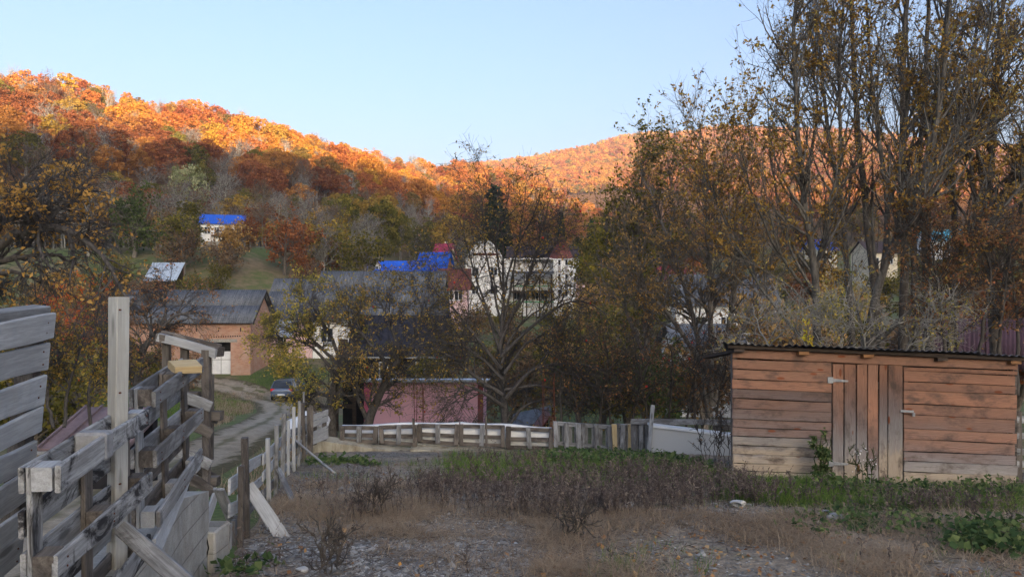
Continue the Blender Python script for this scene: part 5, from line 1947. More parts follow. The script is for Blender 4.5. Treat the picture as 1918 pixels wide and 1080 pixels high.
board('beam', P(1182, 789, 17.7), P(1390, 790, 17.9), .12, .06, (0, 1, 0), M['wood_grey'], r, 10, .004, origin=r.location)
r = thing('leaning_plank', 'grey plank standing upright at the end of the white wall', 'plank', P(1217, 852, 17.2))
board('plank', P(1215, 850, 17.25), P(1223, 758, 17.25), .09, .03, (.2, 1, 0), M['wood_grey_clean'], r, 6, .003, origin=r.location)
r = thing('back_rails', 'weathered boards behind the white wall beside the shed', 'fence', P(1350, 815, 18.4))
for py in (800, 812):
    board('rail', P(1335, py, 18.4), P(1400, py + 2, 18.4), .12, .025, (0, 1, 0), M['wood_brown'], r, 4, .003, origin=r.location)
board('post', P(1345, 840, 18.45), P(1345, 792, 18.45), .08, .06, (0, 1, 0), M['wood_brown'], r, 3, .003, origin=r.location)


# white film strip hung behind the pallets
def film_strip(x0, x1, label, yt, yb, d):
    n = 24
    V, Fs = [], []
    for i in range(n + 1):
        t = i / n
        px = lerp(x0, x1, t)
        a = P(px, lerp(yt[0], yt[1], t) + 1.3 * math.sin(t * 9), d + .03 * math.sin(t * 31)); b = P(px, lerp(yb[0], yb[1], t), d + .02)
        c = a + Vector((0, .12, .01))
        V += [c, a, (a + b) / 2 + Vector((0, -.02 * math.sin(t * 23), 0)), b]
    for i in range(n):
        for k in range(3):
            Fs.append((i * 4 + k, i * 4 + k + 1, i * 4 + 5 + k, i * 4 + 4 + k))
    o = P((x0 + x1) / 2, yb[0], d)
    r_ = thing('plastic_sheet', label, 'plastic sheet', o)
    ob = link('sheet', mesh_py([v_ - o for v_ in V], Fs, True), M['whitefilm'], r_)
    ob.modifiers.new('th', 'SOLIDIFY').thickness = .004


film_strip(640, 860, 'white plastic sheet behind the half pallets near the corner panel', (797, 791), (831, 836), 18.35)
film_strip(862, 1034, 'white plastic sheet behind the half pallets near the apple trunk', (791, 801), (836, 842), 18.42)

# ---------------------------------------------------------------- trees near enough to show their limbs
def smooth_poly(pts, m, rng, wob):
    pts = np.array([tuple(p) for p in pts])
    k = len(pts)
    s = np.linspace(0, k - 1, m)
    out = np.zeros((m, 3))
    P_ = np.vstack([2 * pts[0] - pts[1], pts, 2 * pts[-1] - pts[-2]])
    for q, t in enumerate(s):
        i = min(int(t), k - 2); f = t - i
        a, b, c, d = P_[i], P_[i + 1], P_[i + 2], P_[i + 3]
        out[q] = .5 * (2 * b + (c - a) * f + (2 * a - 5 * b + 4 * c - d) * f * f + (3 * b - a - 3 * c + d) * f ** 3)
    out[1:] += rng.normal(0, wob, (m - 1, 3))
    return out


def hero(name, label, stems, d, seed, bark, leafkey, n=(60, 500, 3000), ln=(1.8, .9, .45), ang=(45, 45, 45), trop=((0, 0, .2), (0, 0, .15), (0, 0, 0)),
         wig=.14, nleaf=4000, lsize=.07, spread=.9, cat='tree', fruit=0, droop=.4, twig_r=.0028, group=None, lt0=.2, t0=.25, fr=.034, clump=.34):
    """stems: list of (list of photo points (px, py) from the base up, base radius, tip radius); depth drifts at random"""
    rng = np.random.default_rng(seed)
    S, Rd = [], []
    m = 14
    base = None
    for (pts, r0, r1) in stems:
        drift = rng.uniform(-spread, spread)
        k = len(pts)
        q = []
        for i, p in enumerate(pts):
            dd = d + (drift * (i / (k - 1)) ** 1.2 if len(p) < 3 else p[2])
            q.append(P(p[0], p[1], dd))
        if base is None: base = Vector(q[0])
        S.append(smooth_poly(q, m, rng, .012)); Rd.append(np.linspace(r0, r1, m))
    S = np.array(S); Rd = np.array(Rd)
    b1, r1 = sub_branches(rng, S, Rd, n[0], 7, ln[0], ang[0], trop[0], wig, t0, 1, .55, .05, .008, .35)
    allp = np.concatenate([b1, b1])
    b2, r2 = sub_branches(rng, b1, r1, n[1], 5, ln[1], ang[1], trop[1], wig * 1.2, .1, 1, .6, .02, .005, .3)
    b3, r3 = sub_branches(rng, b2, r2, n[2], 3, ln[2], ang[2], trop[2], wig * 1.5, .05, 1, .65, .008, twig_r, .2)
    o = np.array(base)
    root = thing(name, label, cat, base, 0, group)
    V, Fc = tubes(S - o, Rd, 8)
    link('trunk', mesh_np(V, Fc, True), bark, root)
    V, Fc = join([tubes(b1 - o, r1, 5), tubes(b2 - o, r2, 3), tubes(b3 - o, r3, 3)])
    link('branches', mesh_np(V, Fc, True), bark, root)
    if nleaf:
        # leaves come in clusters: some branches kept theirs, others are bare
        keep = rng.random(len(b2))
        pos = along(rng, b3, int(nleaf * 2.5), lt0)
        cell = np.floor(pos / clump).astype(int)
        hsh = np.abs(np.sin(cell @ np.array([12.9898, 78.233, 37.719])) * 43758.5) % 1
        pos = pos[hsh > .58][:nleaf]
        V, Fc, rn = leaves(rng, pos - o, lsize, None, 1, droop, .55)
        me = mesh_np(V, Fc, False, {'rnd': rn})
        link('crown', me, LF[leafkey], root)
    if fruit:
        pos = along(rng, b3, fruit, .6) - o + np.array([0, 0, -.05])
        bm = bmesh.new()
        for p in pos:
            bmesh.ops.create_icosphere(bm, subdivisions=1, radius=fr, matrix=Matrix.Translation(Vector(p)))
        me = bpy.data.meshes.new('fruit'); bm.to_mesh(me); bm.free()
        tag(link('apples', me, M['apple'], root), kind='stuff')
    return root


M['apple'] = simple('red apple skin', (.4, .02, .02), (.55, .06, .03), 5, rough=.4)
LF['willow'] = leaf_mat('brown olive willow leaves', [(.0, (0.177, 0.106, 0.0354)), (.45, (0.425, 0.248, 0.0708)), (.8, (0.637, 0.389, 0.0974)), (1, (0.531, 0.442, 0.124))], .1, .45)
LF['apple'] = leaf_mat('olive brown apple leaves', [(.0, (0.124, 0.0884, 0.0442)), (.4, (0.265, 0.212, 0.0708)), (.75, (0.495, 0.354, 0.0884)), (1, (0.672, 0.354, 0.0797))], .1, .4)
LF['applegold'] = leaf_mat('yellow green apple leaves', [(.0, (0.177, 0.177, 0.0531)), (.5, (0.425, 0.371, 0.0884)), (1, (0.708, 0.495, 0.106))], .1, .4)
LF['tan'] = leaf_mat('tan dry leaves', [(.0, (0.231, 0.133, 0.0531)), (.5, (0.531, 0.318, 0.106)), (1, (0.743, 0.46, 0.16))], .1, .4)
LF['redbrown'] = leaf_mat('red brown leaves', [(.0, (0.146, 0.0793, 0.0488)), (.5, (0.317, 0.177, 0.0915)), (.85, (0.439, 0.256, 0.11)), (1, (0.549, 0.183, 0.0915))], .1, .4)
LF['scarlet'] = leaf_mat('scarlet leaves', [(.0, (0.435, 0.0725, 0.029)), (.5, (0.75, 0.174, 0.0435)), (1, (0.75, 0.319, 0.0725))], .1, .4)
LF['peach'] = leaf_mat('orange yellow leaves', [(.0, (0.29, 0.174, 0.058)), (.5, (0.609, 0.348, 0.087)), (1, (0.75, 0.435, 0.145))], .1, .4)
LF['yellow'] = leaf_mat('bright yellow leaves', [(.0, (0.725, 0.464, 0.0435)), (1, (0.75, 0.75, 0.087))], .05, .4)
LF['green'] = leaf_mat('dull green leaves', [(.0, (.05, .07, .025)), (.5, (.11, .145, .05)), (1, (.2, .23, .08))], .1, .35)

BARK_A = simple('dark apple bark', (.042, .037, .036), (.13, .118, .112), 22, (1, 1, .35), bump=.6)
BARK_W = simple('grey willow bark', (.07, .062, .054), (.21, .192, .17), 18, (1, 1, .3), bump=.6)
UP = ((0, 0, .3), (0, 0, .25), (0, 0, .15))
DROOP = ((0, 0, -.05), (0, 0, -.22), (0, 0, -.3))

# the big bare apple tree behind the pallet fence
hero('apple_tree', 'large dark twiggy apple tree in front of the pink outbuilding and mansion', [
    ([(950, 856), (947, 790), (941, 720), (936, 650)], 0.143, 0.084),
    ([(936, 655), (943, 560), (941, 450), (932, 362)], 0.0578, 0.0105),
    ([(942, 740), (890, 705), (845, 668), (800, 655), (765, 690)], 0.068, 0.014),
    ([(938, 690), (885, 622), (842, 570), (800, 535)], 0.0544, 0.0105),
    ([(948, 745), (1000, 692), (1070, 682), (1150, 700), (1195, 740)], 0.068, 0.014),
    ([(938, 668), (1010, 600), (1080, 562), (1140, 590)], 0.0544, 0.0105),
    ([(936, 655), (905, 560), (880, 480), (858, 405)], 0.0476, 0.0084),
    ([(937, 640), (985, 530), (1012, 440), (1030, 372)], 0.051, 0.0084),
    ([(937, 640), (960, 520), (975, 430), (985, 350)], 0.0408, 0.0084),
    ([(938, 600), (915, 500), (905, 420), (900, 345)], .035, .008),
    ([(940, 560), (965, 470), (1000, 400), (1015, 350)], .035, .008),
    ([(940, 620), (1010, 520), (1040, 450), (1050, 400)], .035, .008),
    ([(937, 630), (890, 540), (850, 480), (830, 440)], .035, .008),
    ([(940, 540), (930, 450), (950, 380), (955, 340)], .03, .008),
    ([(944, 700), (990, 640), (1060, 622), (1120, 652)], .05, .01),
    ([(942, 710), (890, 662), (830, 642), (790, 682)], .05, .01),
    ([(946, 730), (1010, 722), (1080, 742), (1120, 782)], .05, .01),
    ([(940, 680), (965, 620), (1020, 572), (1065, 545)], .045, .01),
    ([(940, 690), (900, 640), (860, 602), (825, 592)], .045, .01),
    ([(950, 800), (985, 760), (1040, 745), (1090, 760)], 0.0544, 0.0105),
    ([(943, 760), (905, 735), (870, 720), (850, 745)], 0.0612, 0.014),
], 22.0, 101, BARK_A, 'apple', n=(270, 2000, 11000), ln=(1.5, .85, .42), ang=(50, 50, 50), trop=((0, 0, .02), (0, 0, -.1), (0, 0, -.18)), nleaf=9500, lsize=.07, spread=1.6, fruit=14, twig_r=.0035)

hero('apple_tree', 'crooked yellow leaved apple tree with a low limb near the parked car', [
    ([(624, 822), (620, 780), (622, 735), (640, 690)], .15, .1),
    ([(622, 745), (600, 736), (580, 738), (558, 748)], .08, .03),
    ([(622, 770), (600, 757), (580, 754), (566, 762)], .06, .02),
    ([(640, 690), (600, 650), (560, 620), (520, 610)], .07, .015),
    ([(640, 690), (620, 630), (590, 580), (570, 556)], .07, .015),
    ([(640, 690), (660, 640), (650, 580), (640, 548)], .06, .012),
    ([(630, 700), (590, 655), (550, 635), (515, 630)], .06, .012),
], 25.0, 102, BARK_A, 'applegold', n=(90, 700, 4200), ln=(1.1, .65, .34), trop=((0, 0, .22), (0, 0, .08), (0, 0, -.02)), nleaf=9000, lsize=.075, spread=1.2)

hero('apple_tree', 'leaning apple tree at the left corner of the pink outbuilding', [
    ([(682, 812), (700, 765), (722, 715), (748, 672)], .15, .09),
    ([(748, 672), (735, 620), (715, 570), (700, 545)], .07, .012),
    ([(748, 672), (780, 630), (790, 580), (775, 545)], .07, .012),
    ([(735, 690), (690, 640), (665, 600), (655, 570)], .06, .012),
    ([(748, 672), (800, 655), (825, 640), (840, 660)], .05, .012),
    ([(690, 790), (668, 740), (655, 700), (650, 680)], .08, .02),
], 24.0, 103, BARK_A, 'apple', n=(90, 700, 4200), ln=(1.2, .75, .38), trop=((0, 0, .1), (0, 0, -.02), (0, 0, -.1)), nleaf=8000, lsize=.075, spread=1.2, fruit=8)

# near drooping apple bough on the left
hero('apple_tree', 'old drooping apple tree with dense hanging twigs beside the slatted pallet', [
    ([(-140, 900), (-120, 700), (-100, 560), (-60, 500)], .2, .13),
    ([(-60, 500), (10, 455), (60, 430), (110, 428), (160, 450), (205, 500), (235, 560)], .075, .015),
    ([(-80, 520), (0, 488), (60, 480), (110, 478), (150, 500)], .05, .012),
    ([(-60, 500), (-10, 440), (20, 400), (60, 380)], .05, .012),
    ([(-90, 560), (-20, 520), (30, 510), (80, 530)], .05, .012),
    ([(-60, 500), (0, 420), (40, 350), (80, 300)], .04, .008),
    ([(30, 445), (55, 400), (60, 360), (100, 330)], .03, .008),
], 9.5, 104, BARK_A, 'peach', n=(85, 620, 3800), ln=(.8, .5, .26), ang=(55, 45, 40), trop=DROOP, nleaf=3000, lsize=.055, spread=.9, twig_r=.0022)

# trees by the brick garage and along the left bank
hero('apple_tree', 'bent apple tree with thinning reddish leaves in front of the brick garage', [
    ([(262, 790), (258, 720), (268, 655), (300, 615)], .14, .08),
    ([(300, 615), (330, 590), (350, 590), (368, 610)], .06, .012),
    ([(268, 660), (220, 620), (180, 600), (150, 620)], .06, .012),
    ([(285, 630), (270, 590), (240, 565), (215, 560)], .05, .012),
    ([(300, 615), (310, 580), (300, 556), (280, 548)], .05, .012),
    ([(262, 700), (215, 670), (175, 680), (150, 710)], .06, .012),
], 24.0, 105, BARK_A, 'redbrown', n=(95, 750, 4400), ln=(1.2, .7, .36), trop=DROOP, nleaf=6000, lsize=.075, spread=1.2)
hero('rosehip_bush', 'tangled bush with red hips and olive leaves left of the tall post', [
    ([(60, 800), (70, 720), (60, 640), (50, 590)], .03, .008), ([(120, 800), (130, 720), (150, 650), (160, 600)], .03, .008),
    ([(170, 800), (165, 730), (190, 660), (200, 610)], .03, .008), ([(100, 800), (90, 740), (110, 670), (100, 610)], .03, .008)],
    12.5, 106, BARK_A, 'apple', n=(60, 450, 2600), ln=(.8, .45, .22), trop=DROOP, nleaf=5200, lsize=.05, spread=1.0, cat='bush', fruit=40, fr=.011)
hero('scarlet_bush', 'scarlet and orange leaved bush behind the tall post', [
    ([(150, 720), (150, 660), (140, 610), (120, 575)], .05, .012), ([(170, 720), (180, 650), (185, 600), (190, 570)], .05, .012), ([(130, 720), (120, 660), (90, 620), (70, 600)], .05, .012)],
    34.0, 107, BARK, 'scarlet', n=(60, 400, 1800), ln=(1.4, .8, .4), trop=UP, nleaf=4200, lsize=.13, spread=1.0, cat='bush')

# willows behind the shed
hero('willow_tree', 'tall forked willow rising behind the left half of the shed', [
    ([(1536, 730), (1530, 600), (1524, 500), (1505, 350), (1492, 200), (1485, 60), (1500, -90)], 0.096, 0.024),
    ([(1526, 520), (1556, 400), (1575, 260), (1572, 110), (1590, -80)], 0.06, 0.016),
    ([(1532, 660), (1450, 575), (1375, 450), (1325, 330), (1312, 240)], 0.036, 0.0064),
    ([(1527, 560), (1455, 465), (1405, 350), (1385, 245)], 0.036, 0.0064),
    ([(1524, 490), (1460, 380), (1442, 270), (1438, 160)], 0.036, 0.008),
    ([(1530, 600), (1480, 540), (1420, 500), (1370, 480)], 0.032, 0.008),
    ([(1505, 350), (1530, 220), (1525, 100), (1545, -60)], 0.036, 0.0096),
], 15.6, 111, BARK_W, 'willow', n=(165, 950, 4600), ln=(1.7, .9, .42), ang=(34, 38, 42), trop=UP, nleaf=12500, lsize=.07, clump=.4, spread=1.5, wig=.1)
hero('willow_tree', 'wide spreading willow behind the shed door with a long slanting limb', [
    ([(1624, 730), (1632, 610), (1655, 500), (1695, 415), (1732, 330), (1760, 200), (1775, 50), (1788, -90)], 0.096, 0.024),
    ([(1628, 650), (1720, 570), (1800, 475), (1880, 385), (1960, 290)], 0.056, 0.016),
    ([(1622, 670), (1600, 560), (1578, 470), (1560, 380)], 0.036, 0.008),
    ([(1655, 500), (1662, 380), (1645, 240), (1628, 80), (1622, -90)], 0.064, 0.016),
    ([(1695, 415), (1770, 330), (1820, 220), (1850, 80), (1860, -60)], 0.048, 0.012),
    ([(1660, 400), (1690, 280), (1700, 140), (1695, -60)], 0.04, 0.012),
    ([(1720, 570), (1790, 560), (1850, 520), (1910, 500)], 0.032, 0.008),
], 14.9, 112, BARK_W, 'willow', n=(165, 950, 4600), ln=(1.6, .9, .42), ang=(36, 40, 42), trop=UP, nleaf=9000, lsize=.068, clump=.4, spread=1.4, wig=.1)
hero('willow_tree', 'clump of straight dark willow stems behind the spreading willow', [
    ([(1690, 700), (1695, 420), (1690, 200), (1700, -90)], .13, .05), ([(1742, 700), (1736, 360), (1762, 120), (1792, -90)], .14, .05),
    ([(1655, 700), (1622, 390), (1602, 170), (1590, -70)], .11, .04), ([(1715, 700), (1712, 400), (1735, 150), (1740, -90)], .1, .04),
    ([(1775, 700), (1790, 420), (1770, 200), (1780, -80)], .1, .04), ([(1600, 700), (1580, 420), (1545, 200), (1530, 20)], .09, .03)],
    20.5, 113, BARK_D, 'willow', n=(120, 650, 3000), ln=(2.2, 1.1, .5), ang=(34, 38, 42), trop=UP, nleaf=7500, lsize=.085, clump=.5, spread=1.6, wig=.09)
hero('willow_tree', 'twin stemmed willow rising right of the spreading willow', [
    ([(1868, 700), (1850, 440), (1862, 220), (1885, -70)], .13, .04), ([(1860, 640), (1900, 450), (1935, 290), (1950, 100)], .1, .03), ([(1852, 460), (1820, 330), (1815, 180), (1830, 40)], .07, .02)],
    18.5, 114, BARK_D, 'willow', n=(110, 700, 3600), ln=(1.9, 1.0, .46), ang=(38, 40, 42), trop=UP, nleaf=11500, lsize=.08, clump=.45, spread=1.4, wig=.1)
hero('tan_tree', 'bushy tree with tan leaves between the mansion and the willows', [
    ([(1330, 780), (1300, 600), (1255, 460), (1215, 350)], .1, .02), ([(1332, 760), (1330, 560), (1325, 420), (1310, 290)], .1, .02),
    ([(1335, 760), (1370, 580), (1390, 440), (1400, 300)], .09, .02), ([(1328, 700), (1260, 600), (1205, 540), (1170, 500)], .08, .015), ([(1335, 700), (1400, 600), (1440, 500), (1460, 400)], .08, .015)],
    22.5, 115, BARK, 'tan', n=(150, 1000, 5200), ln=(1.7, .95, .46), ang=(42, 42, 45), trop=((0, 0, .18), (0, 0, .1), (0, 0, 0)), nleaf=11000, lsize=.08, spread=1.8)
hero('olive_tree', 'dense olive and brown tree with an upright crown right of the mansion', [
    ([(1215, 800), (1210, 620), (1195, 450), (1205, 300)], .16, .03), ([(1212, 680), (1165, 560), (1140, 470), (1135, 400)], .09, .02), ([(1210, 620), (1250, 480), (1260, 380), (1250, 300)], .1, .02)],
    31.0, 116, BARK, 'olive', n=(140, 900, 4200), ln=(2.3, 1.2, .6), ang=(46, 44, 45), trop=UP, nleaf=10000, lsize=.12, spread=1.8)
hero('thicket', 'dark bare thicket behind the slatted pallets', [
    ([(px, 850), (px + a, 760), (px + b, 690), (px + c, 630)], .04, .01) for px, a, b, c in
    ((1090, -10, -20, -40), (1120, 5, 20, 10), (1150, -10, -5, 30), (1180, 10, 30, 50), (1215, -5, -20, -30), (1250, 5, 10, 0), (1280, 10, 25, 50), (1310, -10, -10, -5), (1340, 5, 20, 40), (1375, 0, -10, -30), (1060, -10, -5, 10))],
    20.6, 117, BARK_D, 'redbrown', n=(230, 1300, 5600), ln=(1.2, .7, .36), ang=(50, 50, 50), trop=((0, 0, 0), (0, 0, -.1), (0, 0, -.1)), nleaf=5000, lsize=.06, spread=1.3, cat='thicket', fruit=10)
hero('brown_bush', 'reddish brown leafy bush right behind the shed roof', [
    ([(px, 740), (px + a, 620), (px + b, 520), (px + c, 440)], .04, .01) for px, a, b, c in ((1800, -10, -20, 0), (1835, 5, 20, 0), (1870, 5, 15, 30), (1905, 0, -10, -20), (1940, 5, 20, 20), (1770, -5, -15, -30))],
    14.3, 118, BARK_D, 'redbrown', n=(110, 800, 4000), ln=(1.0, .6, .3), ang=(48, 48, 48), trop=((0, 0, .1), (0, 0, 0), (0, 0, -.1)), nleaf=9500, lsize=.055, spread=.9, cat='bush')
hero('tangled_shrub', 'tangle of grey twigs just behind the shed roof', [
    ([(px, 720), (px + a, 650), (px + b, 610), (px + c, 570)], .025, .008) for px, a, b, c in ((1450, -10, -30, -40), (1500, 10, -10, 10), (1570, 0, 20, 40), (1640, -20, -30, -60), (1690, 10, 40, 70), (1740, -10, 20, 30))],
    14.6, 119, BARK_L, 'applegold', n=(90, 600, 2600), ln=(1.0, .5, .25), ang=(60, 50, 50), trop=((0, 0, -.05), (0, 0, 0), (0, 0, 0)), nleaf=1800, lsize=.05, spread=.9, cat='bush')
hero('yellow_sapling', 'bright yellow leaved sapling poking above the shed roof', [([(1512, 700), (1512, 650), (1513, 625), (1514, 600)], .012, .004), ([(1512, 680), (1502, 650), (1500, 635)], .01, .003)],
     13.6, 120, BARK, 'yellow', n=(14, 40, 90), ln=(.16, .1, .06), trop=UP, nleaf=130, lsize=.06, spread=.1, cat='sapling', clump=.01)


# ---------------------------------------------------------------- orchard and garden trees of the middle distance
def orchard_variant(seed, key, nleaf, lsize=.24, tall=1.0):
    rng = np.random.default_rng(seed)
    st = np.zeros((3, 7, 3))
    for i in range(3):
        a = rng.uniform(0, 6.28); q = np.linspace(0, 1, 7)
        st[i, :, 2] = q * (4.0 + rng.uniform(-.5, .6)) * tall
        st[i, :, 0] = np.cos(a) * q ** 1.6 * 1.3 + rng.normal(0, .05, 7); st[i, :, 1] = np.sin(a) * q ** 1.6 * 1.3
        st[i, 0, :2] = 0
    r = np.repeat(np.linspace(.17, .05, 7)[None], 3, 0)
    b1, r1 = sub_branches(rng, st, r, 34, 6, 2.4, 55, (0, 0, .08), .15, .25, 1, .6, .08, .02, .3)
    b2, r2 = sub_branches(rng, b1, r1, 190, 5, 1.2, 48, (0, 0, 0), .2, .1, 1, .6, .03, .012, .3)
    b3, r3 = sub_branches(rng, b2, r2, 620, 3, .65, 45, (0, 0, 0), .2, .1, 1, .7, .014, .008, .2)
    V, Fc = join([tubes(st, r, 6), tubes(b1, r1, 4), tubes(b2, r2, 3), tubes(b3, r3, 3)])
    tm = mesh_np(V, Fc, True); tm.materials.append(BARK)
    pos = along(rng, b3, nleaf) + rng.normal(0, .1, (nleaf, 3))
    Vl, Fl, rl = leaves(rng, pos, lsize, nrm(pos - np.array([0, 0, 2.2])) * .7, 1, .3, .7)
    cm = mesh_np(Vl, Fl, False, {'rnd': rl}); cm.materials.append(LF[key])
    return tm, cm


ORC = {}
for key, nl in (('olive', 2600), ('rust', 2400), ('gold', 2400), ('brown', 1700), ('tan', 2400), ('applegold', 2400), ('green', 2400)):
    ORC[key] = [orchard_variant(900 + hash_seed(key) + i, key, nl) for i in range(2)]


def orchard(key, px, d, h, label, group=None, width=1.0, cat='tree', name='orchard_tree', sink=.15):
    _tc[0] += 1
    r = random.Random(_tc[0] * 17)
    x = (px - CX) / F * d
    tm, cm = ORC[key][r.randrange(2)]
    root = thing(name, label, cat, (x, d, TZ(x, d) - sink), r.uniform(0, 6.28), group)
    s = h / 5.2
    root.scale = (s * width, s * width, s)
    link('trunk', tm, None, root); link('crown', cm, None, root)


for (key, px, d, h, lab) in (
        ('green', 252, 104, 8.5, 'round dark green garden tree above the tin shelter'),
        ('brown', 205, 112, 8, 'brown orchard tree left of the dark green garden tree'),
        ('olive', 335, 100, 6.5, 'olive tree behind the tin shelter'),
        ('brown', 345, 97, 6, 'wide brown orchard tree between tin shelter and meadow'),
        ('olive', 365, 86, 4.4, 'low olive bush right of the tin shelter'),
        ('tan', 425, 100, 6, 'tan orchard tree at the edge of the green meadow'),
        ('rust', 533, 103, 7.5, 'rust red orchard tree standing on the green meadow'),
        ('rust', 575, 100, 4.5, 'low rust bush at the foot of the meadow tree'),
        ('gold', 600, 112, 7, 'golden garden tree just above the barn ridge'),
        ('gold', 640, 118, 7, 'golden garden tree behind the barn toward the blue roofs'),
        ('applegold', 555, 62, 4.2, 'yellow green fruit tree between the garage and barn porch'),
        ('olive', 100, 45, 5, 'olive bank tree left of the brick garage'),
        ('olive', 70, 19, 2.6, 'low olive bush filling the bank behind the slatted pallet'),
        ('applegold', 170, 21, 2.8, 'yellow green bush behind the tiled shed'),
        ('brown', 235, 60, 4.6, 'brown bush hiding the left end of the garage wall'),
        ('olive', 300, 58, 3.4, 'olive bush before the middle of the garage wall'),
        ('brown', 345, 61, 3.0, 'low brown bush left of the garage doorway'),
        ('tan', 60, 52, 6, 'tan bank tree left of the olive bank tree'),
        ('olive', 20, 38, 5, 'olive bank tree behind the slatted pallet'),
        ('applegold', 180, 58, 5.5, 'yellow green bank tree behind the scarlet bush'),
        ('brown', 850, 60, 5, 'brown tree in front of the mansion gable'),
        ('olive', 1130, 62, 6.5, 'olive tree right of the mansion tower'),
        ('tan', 1165, 70, 8.5, 'tall tan tree right of the mansion'),
        ('tan', 1095, 48, 4.2, 'tan tree below the mansion tower'),
        ('brown', 1010, 52, 4.2, 'brown tree below the mansion terrace'),
        ('olive', 1230, 55, 7, 'olive tree behind the tan leaved tree'),
        ('tan', 1440, 34, 6, 'tan tree behind the forked willow'),
        ('brown', 1480, 46, 6.5, 'brown tree in front of the pale house'),
        ('olive', 1560, 40, 6, 'olive tree behind the willow stems'),
        ('tan', 1840, 38, 6.5, 'tan tree behind the purple fence'),
        ('brown', 1700, 44, 6, 'brown tree behind the dark willow stems'),
        ('rust', 1900, 30, 5.5, 'rust tree beside the purple fence'),
        ('green', 1085, 30, 3.2, 'dark green evergreen bush in the thicket'),
        ('green', 1210, 27, 3.0, 'dark green evergreen bush behind the long beam'),
        ('olive', 225, 92, 4.2, 'olive bush left of the tin shelter'),
        ('brown', 262, 88, 3.6, 'brown bush at the left gable of the brick garage'),
        ('tan', 330, 84, 3.4, 'tan bush touching the garage ridge right of the tin shelter'),
        ('olive', 395, 90, 4.4, 'olive bush above the garage roof beside the meadow'),
        ('brown', 420, 96, 5.0, 'brown round fruit tree left of the meadow fence'),
        ('rust', 455, 112, 4.5, 'rusty bush at the top of the meadow'),
        ('gold', 500, 118, 5.0, 'golden bush at the top of the meadow'),
        ('brown', 565, 92, 5.0, 'brown fruit tree above the stepped barn ridge'),
        ('olive', 150, 70, 6.0, 'olive tree left of the garage wall'),
        ('tan', 110, 80, 7.0, 'tan tree behind the olive bank tree'),
        ('olive', 1000, 40, 3.4, 'olive bush behind the rebar cage and apple trunk'),
        ('brown', 905, 38, 3.2, 'brown bush right behind the pink outbuilding'),
        ('brown', 960, 34, 3.0, 'brown bush behind the apple trunk'),
        ('tan', 1040, 44, 3.8, 'tan bush below the mansion terrace'),
        ('olive', 935, 58, 4.2, 'olive shrub on the lawn below the mansion'),
        ('brown', 985, 66, 4.8, 'brown shrub on the lawn below the mansion'),
        ('olive', 1060, 72, 5.0, 'olive shrub at the foot of the mansion tower'),
        ('brown', 1130, 33, 3.6, 'brown bush in the dark thicket'),
        ('olive', 1175, 30, 3.4, 'olive bush in the dark thicket'),
        ('tan', 1260, 32, 3.8, 'tan bush behind the thicket'),
        ('brown', 1320, 30, 3.6, 'brown bush beside the low white house'),
        ('brown', 890, 80, 5.0, 'brown tree between red roofed shed and mansion'),
        ('olive', 940, 86, 4.6, 'olive tree in front of the mansion wall'),
        ('brown', 1620, 30, 4.0, 'brown bush behind the willow stems'),
        ('tan', 1680, 60, 6.0, 'tan tree before the brown roofed house'),
        ('olive', 1640, 95, 7.0, 'olive tree half hiding the brown roofed house'),
        ('tan', 1500, 70, 6.0, 'tan tree behind the forked willow crown'),
        ('olive', 1780, 80, 7.0, 'olive tree behind the twin stemmed willow'),
        ('olive', 800, 36, 3.2, 'olive bush behind the roof of the pink outbuilding'),
):
    orchard(key, px, d, h, lab)

# bare and thinly leaved trees scattered up the lower slope
rngo = np.random.default_rng(31)
TXT = {'olive': 'olive leaved', 'brown': 'thin brown', 'gold': 'golden', 'grey': 'bare grey', 'tan': 'tan leaved', 'rust': 'rusty', 'applegold': 'yellow green'}
cnt = 0
while cnt < 150:
    px, d = rngo.uniform(-60, 700), rngo.uniform(104, 205)
    if (350 < px < 480 and d < 158) or (440 < px < 560 and d < 122): continue
    u = rngo.random()
    cnt += 1
    if u < .6:
        k = 'grey' if u < .42 else 'brown'
        x = (px - CX) / F * d
        place_tree(k, x, d, rngo.uniform(7, 11), ('bare grey tree' if k == 'grey' else 'thinly leaved brown tree') + ' on the slope below the wood', group='%s trees on the lower slope' % k, name='slope_tree')
    else:
        k = ('olive', 'tan', 'gold', 'rust', 'brown')[int(rngo.integers(0, 5))]
        orchard(k, px, d, rngo.uniform(5, 8.5), TXT[k] + ' fruit tree on the slope below the wood', group=k + ' fruit trees on the lower slope')
cnt = 0
while cnt < 75:
    px, d = rngo.uniform(1110, 1990), rngo.uniform(62, 250)
    if d > 200 and px < 1200: continue
    k = ('olive', 'tan', 'gold', 'brown', 'applegold', 'rust')[int(rngo.integers(0, 6))]
    cnt += 1
    orchard(k, px, d, rngo.uniform(4.5, 8), TXT[k] + ' tree on the right side of the valley', group=k + ' trees across the valley')
cnt = 0
while cnt < 34:
    px, d = rngo.uniform(560, 1120), rngo.uniform(120, 210)
    if px < 860 and d < 146: continue
    k = 'grey' if rngo.random() < .45 else 'brown' if rngo.random() < .5 else 'olive'
    cnt += 1
    place_tree(k, (px - CX) / F * d, d, rngo.uniform(9, 14), {'grey': 'bare grey tree', 'brown': 'thin brown tree', 'olive': 'olive tree'}[k] + ' at the foot of the wood behind the village', group=k + ' trees behind the village', name='village_tree')

